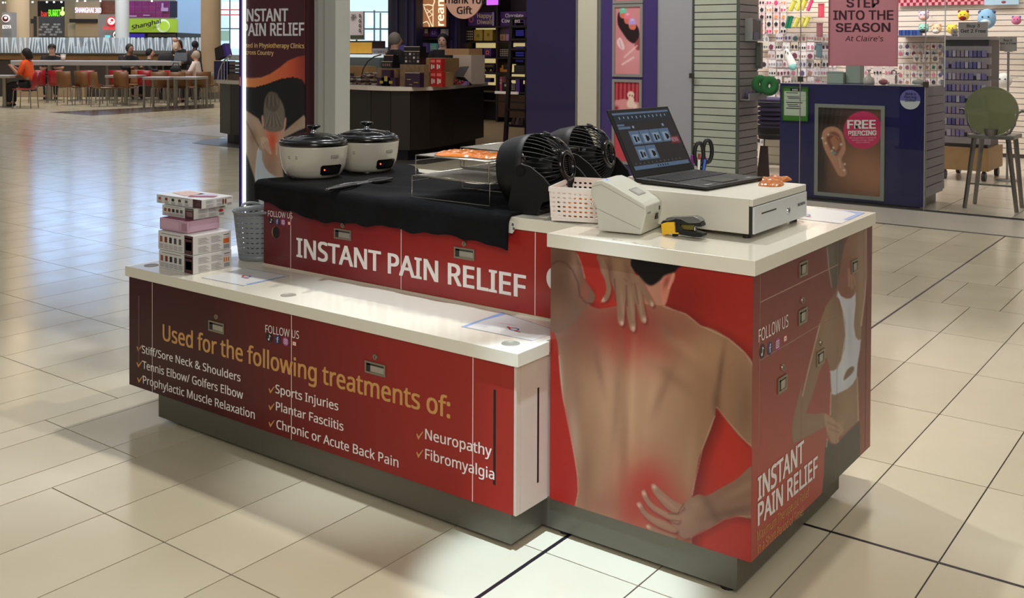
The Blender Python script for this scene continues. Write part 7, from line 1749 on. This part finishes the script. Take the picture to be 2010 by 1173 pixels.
# far window frames
fwm=mat('far_window_frame',(120,140,156),.5); pane_=mat('daylight_pane',(216,240,246),.3,emit=1.25); green_=mat('garden_seen_through',(150,186,170),.4,emit=.7)
wn=thing('window_frame_wall','pale framed windows with daylight seen through the far end','window',at_d(600,100,49)); 
wn['kind']='structure'; del wn['category']; wn.name='window_10'
for u0,v0,u1,v1,mm in ((660,25,684,50,pane_),(690,22,684,50,pane_),(721,26,733,50,pane_),(748,28,766,54,pane_),(660,60,684,90,pane_),(668,33,684,50,green_),(724,33,732,48,green_),(719,63,734,78,pane_),(750,60,766,95,pane_),(436,3,470,30,pane_),(452,30,472,55,pane_),(452,58,472,95,pane_),(433,60,450,80,green_)):
    if u1>u0: fwall(u0,v0,u1,v1,48.5,mm,'pane',None,par=wn,d=.05)
for u0,v0,u1,v1 in ((658,55,770,58),(658,22,770,24),(684,20,687,100),(733,20,736,100),(745,25,748,100),(432,55,475,57),(450,0,452,100),(660,92,770,95)): fwall(u0,v0,u1,v1,48.2,fwm,'mullion',None,par=wn,d=.05)
for v in (18,28): fwall(432,v,472,v+2,47.5,mat('red_stripe',(230,80,80),.5,emit=.5),'red_stripe',None,par=wn,d=.05)
# high daylight windows above the court (reflected in the floor)
sky=mat('skylight_glass',(168,204,255),.3,emit=2.8)
cw=thing('window_11',None,None,at_d(250,100,40)); cw['kind']='structure'; cw['label']='high daylight windows above the food court'
for u0,u1 in ((64,130),(138,218),(296,345),(349,392),(398,440),(447,482),(258,290)):
    c0=at_d(u0,100,38.5);c1=at_d(u1,100,38.5); n=Vector((_F[0],_F[1],0)).normalized()*.05
    g=G().use(sky); g.prism([Vector((c0.x,c0.y,3.9)),Vector((c1.x,c1.y,3.9)),Vector((c1.x,c1.y,7.5)),Vector((c0.x,c0.y,7.5))],n); obj('pane',g,None,cw,w=True)
# ceiling of the court
g=G().use(mat('court_ceiling',(196,186,170),.7)); A_=[at_d(u,100,k) for u,k in ((-150,20),(640,20),(640,50),(-150,50))]; g.prism([Vector((q.x,q.y,9.2)) for q in A_],(0,0,.1)); struct('ceiling_court',g,label='high ceiling above the food court')
# shop fronts
t=thing('burrito_shop_front','dark food shop front with green and red lit lettering','shop front',at_d(105,100,41))
for a in ((55,0,76,72,tan_),(74,2,127,32,mat('front_black',(34,28,26),.6)),(76,34,128,75,mat('front_grey',(96,92,92),.6)),(127,0,148,72,tan_),(66,32,72,72,mat('post_dark',(70,64,64),.6)),(60,37,68,46,mat('post_dark',(70,64,64),.6)),(76,33,132,40,mat('canopy_grey',(90,88,88),.5))): fwall(a[0],a[1],a[2],a[3],41.5-.1*a[0]/60,a[4],'front_panel',None,par=t,d=.1)
hx=mat('hex_pale',(170,166,162),.5)
for r in range(5):
    for c_ in range(6):
        if (c_+r)%3==0: continue
        u=76+c_*7.2+(3.6 if r%2 else 0); v=46+r*5; fwall(u,v,u+5.5,v+3.6,40.5,hx,'wall_tile',None,par=t,d=.05)
def FT(par,s,l,r,tt,k,m,bold=.02,font='noto'):
    lettering('lettering',s,at_d(*l,k),at_d(*r,k),at_d(*tt,k),m,par,bold=bold,off=.004,font=font)
FT(t,'bar',(81,31.5),(94.5,31.5),(81,22),40.3,mat('lit_red',(220,50,40),.4,emit=1.),.02); FT(t,'BURRIT',(95.5,31.5),(119,31.5),(95.5,19),40.3,mat('lit_green',(120,240,40),.4,emit=1.3),.012,'inter')
c=at_d(122.5,26,40.3); g=G().use(mat('lit_lime',(190,240,120),.4,emit=1.3)); g.ball(c,.085,12,1,1,1.25); g.tube([c+Vector((0,0,.08)),c+Vector((.03,0,.24))],[.03,.04],8); obj('avocado_mark',g,None,t,w=True)
t=thing('noodle_shop_front','food shop front with white lit upper-case lettering','shop front',at_d(175,100,41))
for a in ((148,2,196,72,tan_),(162,3,196,36,mat('olive_panel',(140,130,60),.5,vary=(8,.4))),(195,1,228,28,mat('rust_panel',(120,66,44),.5,vary=(8,.3))),(160,44,190,70,mat('wine_panel',(84,34,66),.5,vary=(6,.3))),(136,37,190,44,mat('front_black',(34,28,26),.6)),(181,36,193,72,mat('front_black',(34,28,26),.6)),(133,46,162,72,mat('pale_tan',(186,168,134),.6))): fwall(a[0],a[1],a[2],a[3],41.2-.02*(a[2]-a[0]),a[4],'front_panel',None,par=t,d=.1)
FT(t,'SHANGHAI 360',(147.5,24.5),(198.5,25),(147.5,15),40.2,mat('lit_white_pink',(246,214,250),.4,emit=1.5),.03,'noto')
for k,u in enumerate((6,12,64,92,106,120.5,151.5,167,197,298)):
    c=at_d(u,4-(2 if u>150 else 0) if u>60 else 5,39.8); g=G().use(mat('bulb_lit',(255,240,214),.3,emit=6)); g.ball(c,.035,10); o=obj('pendant_bulb',g); tag(o,'small round lit pendant bulb in the row above the food shops','light','pendant bulbs above the food shops')
    g=G().use(blk); g.cyl(c+Vector((0,0,.03)),c+Vector((0,0,1.5)),.006,n=5); obj('cord',g,None,o,w=False)
# grey chicken sign
t=thing('chicken_sign_pillar','grey sign board with round red and white face mark','sign',at_d(213,70,37)); sgm=mat('grey_sign_pillar',(142,142,142),.6)
fwall(193,28,232,76,37.,sgm,'board',None,par=t,d=.3)
fwall(0,0,0,0,37.,sgm,'board',None,par=t,d=.3) if False else None
def disk(par,u,v,r,k,m,name,dx=.0):
    c=at_d(u,v,k); rr=r*k/CF; n=Vector((_R[0],_R[1],0)); g=G().use(m); g.prism([c+n*rr*math.cos(2*PI*i/24)+Vector((0,0,rr*math.sin(2*PI*i/24))) for i in range(24)],Vector((_F[0],_F[1],0))*.03); return obj(name,g,None,par,w=True)
rdl=mat('sign_red_lit',(220,30,50),.4,emit=.8); whl=mat('sign_white_lit',(244,236,236),.4,emit=.8)
disk(t,218,41.5,9,36.9,rdl,'red_ring'); disk(t,218,41.5,6.8,36.8,whl,'white_disc'); disk(t,219.5,39.5,2.6,36.7,rdl,'face_mark'); disk(t,216.5,44,1.2,36.7,rdl,'face_mark'); FT(t,'SHAWARMA',(202,58.5),(232,58.5),(202,51.5),36.7,rdl,.02,'inter')
disk(t,229,68,8.5,36.85,mat('sign_black',(24,20,22),.5),'black_ring'); disk(t,229,68,7.3,36.8,whl,'white_disc'); disk(t,227,69,3.4,36.75,mat('sign_black',(24,20,22),.5),'stripe_mark'); fwall(206,69,216,74,36.8,mat('sign_cyan',(120,210,226),.4,emit=.5),'cyan_mark',None,par=t,d=.02)
t=thing('chicken_sign_pillar','narrow grey sign board cut by the far left column','sign',at_d(12,70,30)); fwall(4,24,23,73,30.,sgm,'board',None,par=t,d=.3); disk(t,11,36,7.5,29.9,whl,'white_disc'); disk(t,10,36.5,5.6,29.8,mat('sign_maroon',(110,24,40),.5),'maroon_disc'); disk(t,10.5,35,2.4,29.7,whl,'face_mark'); FT(t,'KOOYA',(5,56),(22,56),(5,49),29.8,whl,.02,'inter')
# magenta and green panels
mg=mat('magenta_panel',(128,40,98),.45,vary=(3,.3))
t=thing('menu_wall_panel','magenta tiled picture panel above the green noodle banner','panel',at_d(292,30,40)); 
for i in range(6):
    for j in range(3): fwall(251.3+i*13.6,2.+j*10.9,251.3+i*13.6+13.2,2.+j*10.9+10.5,40.,mg,'tile_panel',None,par=t,d=.08)
fwall(333.2,2,347.5,34.5,39.95,mat('deep_navy_panel',(34,36,58),.5),'dark_panel',None,par=t,d=.05)
for a in ((317,6,321,15),(316,15,330,22),(252,30,268,33),(281,29,294,31)): fwall(*a,39.85,mat('pale_streak',(190,150,190),.5),'pale_mark',None,par=t,d=.03)
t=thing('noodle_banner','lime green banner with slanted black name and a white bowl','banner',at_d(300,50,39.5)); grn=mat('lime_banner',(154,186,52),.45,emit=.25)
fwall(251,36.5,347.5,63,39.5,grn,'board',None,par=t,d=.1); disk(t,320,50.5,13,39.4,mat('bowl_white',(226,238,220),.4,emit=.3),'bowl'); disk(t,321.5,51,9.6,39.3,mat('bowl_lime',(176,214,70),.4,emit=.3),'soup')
FT(t,'Shanghai',(259,58),(315,45),(259,50),39.2,mat('sign_black',(24,20,22),.5),.035,'noto'); FT(t,'360',(300,57),(312,54),(300,52.5),39.2,mat('olive_text',(90,110,40),.5),.0,'noto')
t=thing('serving_hatch','dark serving hatch with a violet lit screen under the green banner','hatch',at_d(300,70,40)); fwall(251,63.5,348,76,39.8,mat('front_black',(34,28,26),.6),'hatch_panel',None,par=t,d=4.3); fwall(254,66,284,73,39.6,mat('violet_lit_screen',(50,40,150),.4,emit=.5),'screen',None,par=t,d=.02); fwall(290,66,345,72,39.6,mat('hatch_brown',(60,54,44),.5),'shelf',None,par=t,d=.02)
# glass partition with zig-zag film
hw=mat('wood_parapet',(116,84,48),.5,vary=(3,.15)); drk=mat('parapet_dark',(50,42,36),.6)
KP=29.5
t=thing('parapet_wall','wood and dark low wall crossing the food court under the frosted glass','low wall',at_d(200,150,KP))
fwall(-40,106,398,116.5,KP,hw,'wood_band',None,par=t,d=.3); fwall(-40,116.5,398,190,KP+.05,drk,'dark_band',None,par=t,d=.25); fwall(-40,103.8,398,106,KP-.05,mat('parapet_cap',(60,56,50),.5),'cap',None,par=t,d=.4); fwall(255,99,398,106,KP-.03,mat('parapet_grey',(96,92,90),.5),'grey_band',None,par=t,d=.3)
t=thing('frosted_partition','glass screen with white zig-zag film on top of the low wall','partition',at_d(200,100,KP)); 
gls=mat('partition_glass',(170,190,206),.1,alpha=.35); fwall(-40,73,398,104,KP+.1,gls,'glass',None,par=t,d=.02)
film=mat('white_film',(206,222,234),.4,emit=.15)
u=-20.
while u<396:
    w_=fr.uniform(2.6,4.6); s=fr.uniform(-5,5); 
    v1=103.5; v0=73.5; k=KP+.06
    P=[at_d(u,v1,k),at_d(u+w_*.45,v1,k),at_d(u+w_*.6+s,v0,k),at_d(u+s-w_*.35,v0,k)]
    g=G().use(film); g.prism(P,Vector((_F[0],_F[1],0))*.006); obj('film_stripe',g,None,t,w=True); u+=w_*1.45
# ---- furniture
def tilt(a,b,z): return Vector((a,b,z))
stl=mat('chair_steel',(150,142,130),.3,.8); redp=mat('red_chair_shell',(150,18,28),.35); wdp=mat('bent_wood_shell',(118,78,42),.45,vary=(6,.12))
def court_chair(m,label,grp):
    t=thing('dining_chair',label,'chair',(0,0,0),0,grp)
    g=G().use(m); n=7; V=[]
    prof=[(.22,.455),(.20,.462),(.0,.450),(-.16,.455),(-.205,.475),(-.225,.53),(-.245,.68),(-.265,.84)]
    for j,(x,z) in enumerate(prof):
        w_=.205 if j<4 else .19-.0*(j)
        for i in range(3): V.append((x-.012*(1-abs(i-1)) *(1 if j>4 else 0),(i-1)*w_,z-.006*(1-abs(i-1))*(j<4)))
    seatf=[(j*3+i,j*3+i+1,(j+1)*3+i+1,(j+1)*3+i) for j in range(4) for i in range(2)]; backf=[(j*3+i,j*3+i+1,(j+1)*3+i+1,(j+1)*3+i) for j in range(4,7) for i in range(2)]
    g.add(V[:15],seatf,True); o=obj('seat',g,None,t); solid(o,.014)
    g=G().use(m); g.add(V[12:],[tuple(i-12 for i in f) for f in backf],True); o=obj('backrest',g,None,t); solid(o,.014)
    for sx,sy in ((1,1),(1,-1),(-1,1),(-1,-1)):
        g=G().use(stl); g.tube([(sx*.17,sy*.17,.44),(sx*.19,sy*.19,.42),(sx*.21,sy*.205,0)],.012,7); obj('leg',g,None,t)
    g=G().use(stl); g.box(-.17,-.18,.425,.17,-.165,.44); g.box(-.17,.165,.425,.17,.18,.44); obj('seat_frame',g,None,t)['kind']='stuff'
    return t
used={}
def chair_at(u,v,rz,kind,label):
    p=at_z(u,v,0); rz=math.radians(rz)
    if kind not in used: used[kind]=court_chair(redp if kind=='r' else wdp,label,'red food court chairs' if kind=='r' else 'wooden food court chairs'); t=used[kind]; t.location=p; t.rotation_euler=(0,0,rz); return t
    return dup(used[kind],p,rz,label)
vdir=math.degrees(YAW)+90  # direction from camera
chair_at(50,212.5,vdir+92,'r','red chair under the woman in orange')
for u,l in ((117,'red chair backed to us at the left end of the long white table'),(179,'second red chair along the long white table'),(237,'third red chair along the long white table'),(291,'fourth red chair along the long white table'),(344,'red chair with a dark bag near the laptop user')): chair_at(u,201.2,vdir,'r',l)
chair_at(75,201,vdir+20,'r','red chair behind the woman in orange')
for u,v,r,l in ((137,206,-10,'wooden chair left of the second red chair'),(172,205,-15,'wooden chair in front of the second red chair'),(203,209,-40,'wooden chair nearest on the left table group'),(247,208,-5,'wooden chair behind the left end of the near white table'),(225,203,170,'wooden chair with its back low behind the left white table'),(316,208,8,'wooden chair seen through the legs of the near white table'),(349,209,15,'wooden chair near the middle leg of the near table'),(374,204.6,-10,'wooden chair near the right leg of the near table'),(391,207,40,'wooden chair beside the sand coloured column'),(262,200.3,175,'wooden chair with cut-out back behind the white tables'),(318,202,180,'wooden chair in the rear row right of the fourth red chair'),(358,200,180,'wooden chair in the rear row before the white-shirted woman'),(411,200,90,'wooden chair right of the white-shirted woman')): chair_at(u,v,vdir+r,'w',l)
wt=mat('white_table_top',(206,206,214),.2); wte=mat('table_edge_grey',(150,142,130),.4)
def ftable(u0,u1,v,zt,dep,label,legs4=True,rot=0):
    a=at_z(u0,v,0);b=at_z(u1,v,0); t=thing('dining_table',label,'table',(a+b)/2,YAW+math.radians(rot)); L_=(b-a).length/2
    g=G().use(wt); g.box(-L_,0,zt-.012,L_,dep,zt); obj('tabletop',g,None,t); g=G().use(wte); g.box(-L_,0.0,zt-.06,L_,.02,zt-.013); g.box(-L_,dep-.02,zt-.06,L_,dep,zt-.013); g.box(-L_,.02,zt-.06,-L_+.02,dep-.02,zt-.013); g.box(L_-.02,.02,zt-.06,L_,dep-.02,zt-.013); obj('apron',g,None,t)
    if legs4:
        for x in (-L_+.03,L_-.03):
            for y in (.03,dep-.03): g=G().use(stl); g.cyl((x,y,0),(x,y,zt-.06),.028,n=12); obj('leg',g,None,t)
    else:
        g=G().use(stl); g.cyl((0,dep/2,0.02),(0,dep/2,zt-.06),.05,n=14); obj('leg',g,None,t); g=G().use(stl); g.lathe([(.0001,.03),(.1,.025),(.26,.008),(.27,0)],20,(0,dep/2,0)); obj('foot',g,None,t)
    return t
ftable(279,332,214,.74,.75,'near white-topped table with four steel legs, left half',True,2); ftable(338,387,213,.74,.75,'near white-topped table with four steel legs, right half',True,-4)
ftable(205,268,207,.74,.7,'low white table on a single post left of the near table',False)
ftable(380,410,196,.74,.6,'small table before the white-shirted woman',False)
ftable(-30,20,212,.76,.7,'dark table at the far left before the woman in orange',False)
a=at_z(15,199,0); b=at_z(352,199,0)
t=thing('long_table','long high white table running across the food court','table',(a+b)/2,math.atan2((b-a).y,(b-a).x)); L_=(b-a).length/2
zt=at_d(200,119,27.).z; g=G().use(wt); g.box(-L_,.2,zt-.03,L_,.9,zt); obj('tabletop',g,None,t); g=G().use(mat('table_panel_grey',(150,146,142),.5)); g.box(-L_,.2,zt-.13,L_,.23,zt-.031); obj('apron',g,None,t)
for k in range(5):
    x=-L_+.9+k*(2*L_-1.4)/4; g=G().use(stl); g.cyl((x,.5,0.02),(x,.5,zt-.03),.06,n=14); g.lathe([(.0001,.03),(.12,.03),(.30,.008),(.31,0)],20,(x,.5,0)); obj('leg',g,None,t)
t=thing('low_bench_wall','pale stone plinth behind the tables at far left','plinth',at_z(100,196,0)); fwall(28,170,165,196,29.2,mat('pale_plinth',(150,130,104),.6),'block',None,par=t,d=.2)
# cup
p=at_d(124,118,26.9); t=thing('paper_cup','white paper cup on the long table before the man in a cap','cup',(p.x,p.y,zt)); g=G().use(mat('cup_white',(232,224,222),.5)); g.lathe([(.0001,0),(.05,0),(.065,.15),(.0001,.15)],18); obj('cup',g,None,t); g=G().use(mat('cup_lid',(214,208,206),.4)); g.lathe([(.07,.15),(.07,.165),(.0001,.17)],18); obj('lid',g,None,t)
# people in the court
def pers(u,k,*a,**kw): 
    p=at_d(u,150,k); return person((p.x,p.y,0),*a,**kw)
LF=math.radians(math.degrees(YAW)+180)   # facing picture left
RF=YAW; TW=math.radians(math.degrees(YAW)-90)
pers(58,24.4,LF,'seated woman in an orange shirt holding a phone at far left','sit',skinB,(226,84,24),(20,20,26),(18,14,16),hairlen=.02,arms='phone',long=False,scale=1.06,lean=.1)
pers(104,28.2,TW+.3,'man in black with a black cap leaning over the long table','sit',skinA,(18,18,22),(40,44,50),(60,50,44),arms='table',cap=(22,20,22),long=False,scale=1.15,lean=.25)
pers(250,28.6,TW+.9,'bald man in a dark jacket looking down at the long table','sit',skinB,(18,18,26),(20,20,26),(40,34,32),arms='table',scale=1.16,lean=.15)
pers(291,28.6,RF,'child with dark hair facing right at the long table','sit',skinA,(44,40,46),(30,30,34),(20,16,16),arms='table',scale=1.06,lean=.05)
pers(352,29.0,TW-.2,'long-haired woman in black standing and holding a baby','stand',skinA,(18,16,20),(18,16,20),(56,26,26),hairlen=.18,arms='hold',scale=.95,lean=.03)
p=at_d(344,82,28.7); t=thing('person','small baby held at the shoulder of the long-haired woman','person',p); g=G().use(skinA); g.ball((0,0,.05),.07,14); obj('head',g,None,t); g=G().use(mat('baby_pale',(206,180,160),.7)); g.ball((0.04,-.02,-.14),.11,14,.8,.8,1.2); g.tube([(0,0,-.06),(.08,-.04,-.12),(.12,-.06,-.20)],[.03,.03,.02],8); obj('body',g,None,t); g=G().use(mat('hair_56_26_26',(56,26,26),.7)); g.ball((-.01,.02,.08),.065,12,1,1,.8); obj('hair',g,None,t)
pers(381,28.0,TW+2.6,'person in a dark grey coat standing with their back to us','stand',skinD,(46,42,44),(30,30,34),(14,12,14),arms='down',scale=.93,lean=.05)
pers(388,26.6,LF,'grey-haired woman in a white shirt seated at a small table','sit',skinA,(226,206,200),(60,56,56),(176,160,140),arms='table',scale=1.02,lean=.06)
pers(160,36.0,TW,'person in pale blue standing behind the frosted glass','stand',skinB,(176,200,220),(60,60,70),(18,16,18),arms='down',scale=1.0)
# stroller and laptop
p=at_d(326,112,27.8); t=thing('stroller','dark baby stroller hood beside the long-haired woman','stroller',(p.x,p.y,0)); g=G().use(mat('stroller_black',(22,22,24),.8)); g.ball((0,0,1.12),.26,16,1,.8,.75); obj('hood',g,None,t); g=G().use(mat('stroller_trim',(110,100,50),.8)); g.ball((.24,-.1,.98),.07,8,1,1,.7); g.ball((-.26,-.1,1.0),.06,8,.7,1,1); obj('trim',g,None,t)['kind']='stuff'
g=G().use(stl); g.tube([(-.2,0,.9),(-.28,0,.4),(-.25,0,.1)],.015,6); g.tube([(.2,0,.9),(.28,0,.4),(.25,0,.1)],.015,6); g.tube([(-.26,0,.5),(.26,0,.5)],.015,6); obj('frame',g,None,t)
for s in (-1,1): g=G().use(blk); g.cyl((s*.25,-.02,.1),(s*.25,.02,.1),.1,n=18); obj('wheel',g,None,t)
g=G().use(mat('stroller_seat',(30,30,32),.8)); g.box(-.2,-.15,.55,.2,.15,.95); obj('seat',g,None,t,bev=.04)
p=at_d(354,119,27.); t=thing('open_laptop','open dark laptop on the long table, lid facing us','laptop',(p.x,p.y,zt),YAW); g=G().use(mat('laptop_lid',(44,54,66),.4)); g.add([(-.17,.0,.01),(.17,.0,.01),(.15,.08,.22),(-.17,.08,.22)],[(0,1,2,3)]); o=obj('lid',g,None,t); solid(o,.01); g=G().use(blk); g.box(-.17,-.22,.0,.17,.0,.012); obj('base',g,None,t)
p=at_d(345,126,26.2); t=thing('shoulder_bag','black bag hung over the last red chair','bag',(p.x,p.y,.72),YAW); g=G().use(mat('bag_black',(20,20,22),.7)); g.ball((0,0,.14),.15,14,1,.5,.8); obj('body',g,None,t); g=G().use(blk); g.tube([(-.1,0,.2),(-.05,0,.32),(.06,0,.31),(.1,0,.2)],.012,6); obj('strap',g,None,t)
p=at_d(391,100,27); 
# backdrop behind everything on the left and right, and outer shell of the mall
g=G().use(mat('mall_wall_paint',(150,140,126),.7)); a=at_d(-700,100,46); b=at_d(-55,100,46); g.prism([Vector((a.x,a.y,0)),Vector((b.x,b.y,0)),Vector((b.x,b.y,9.2)),Vector((a.x,a.y,9.2))],Vector((_F[0],_F[1],0))*.3); struct('wall_left_far',g,label='far mall wall left of the food court')
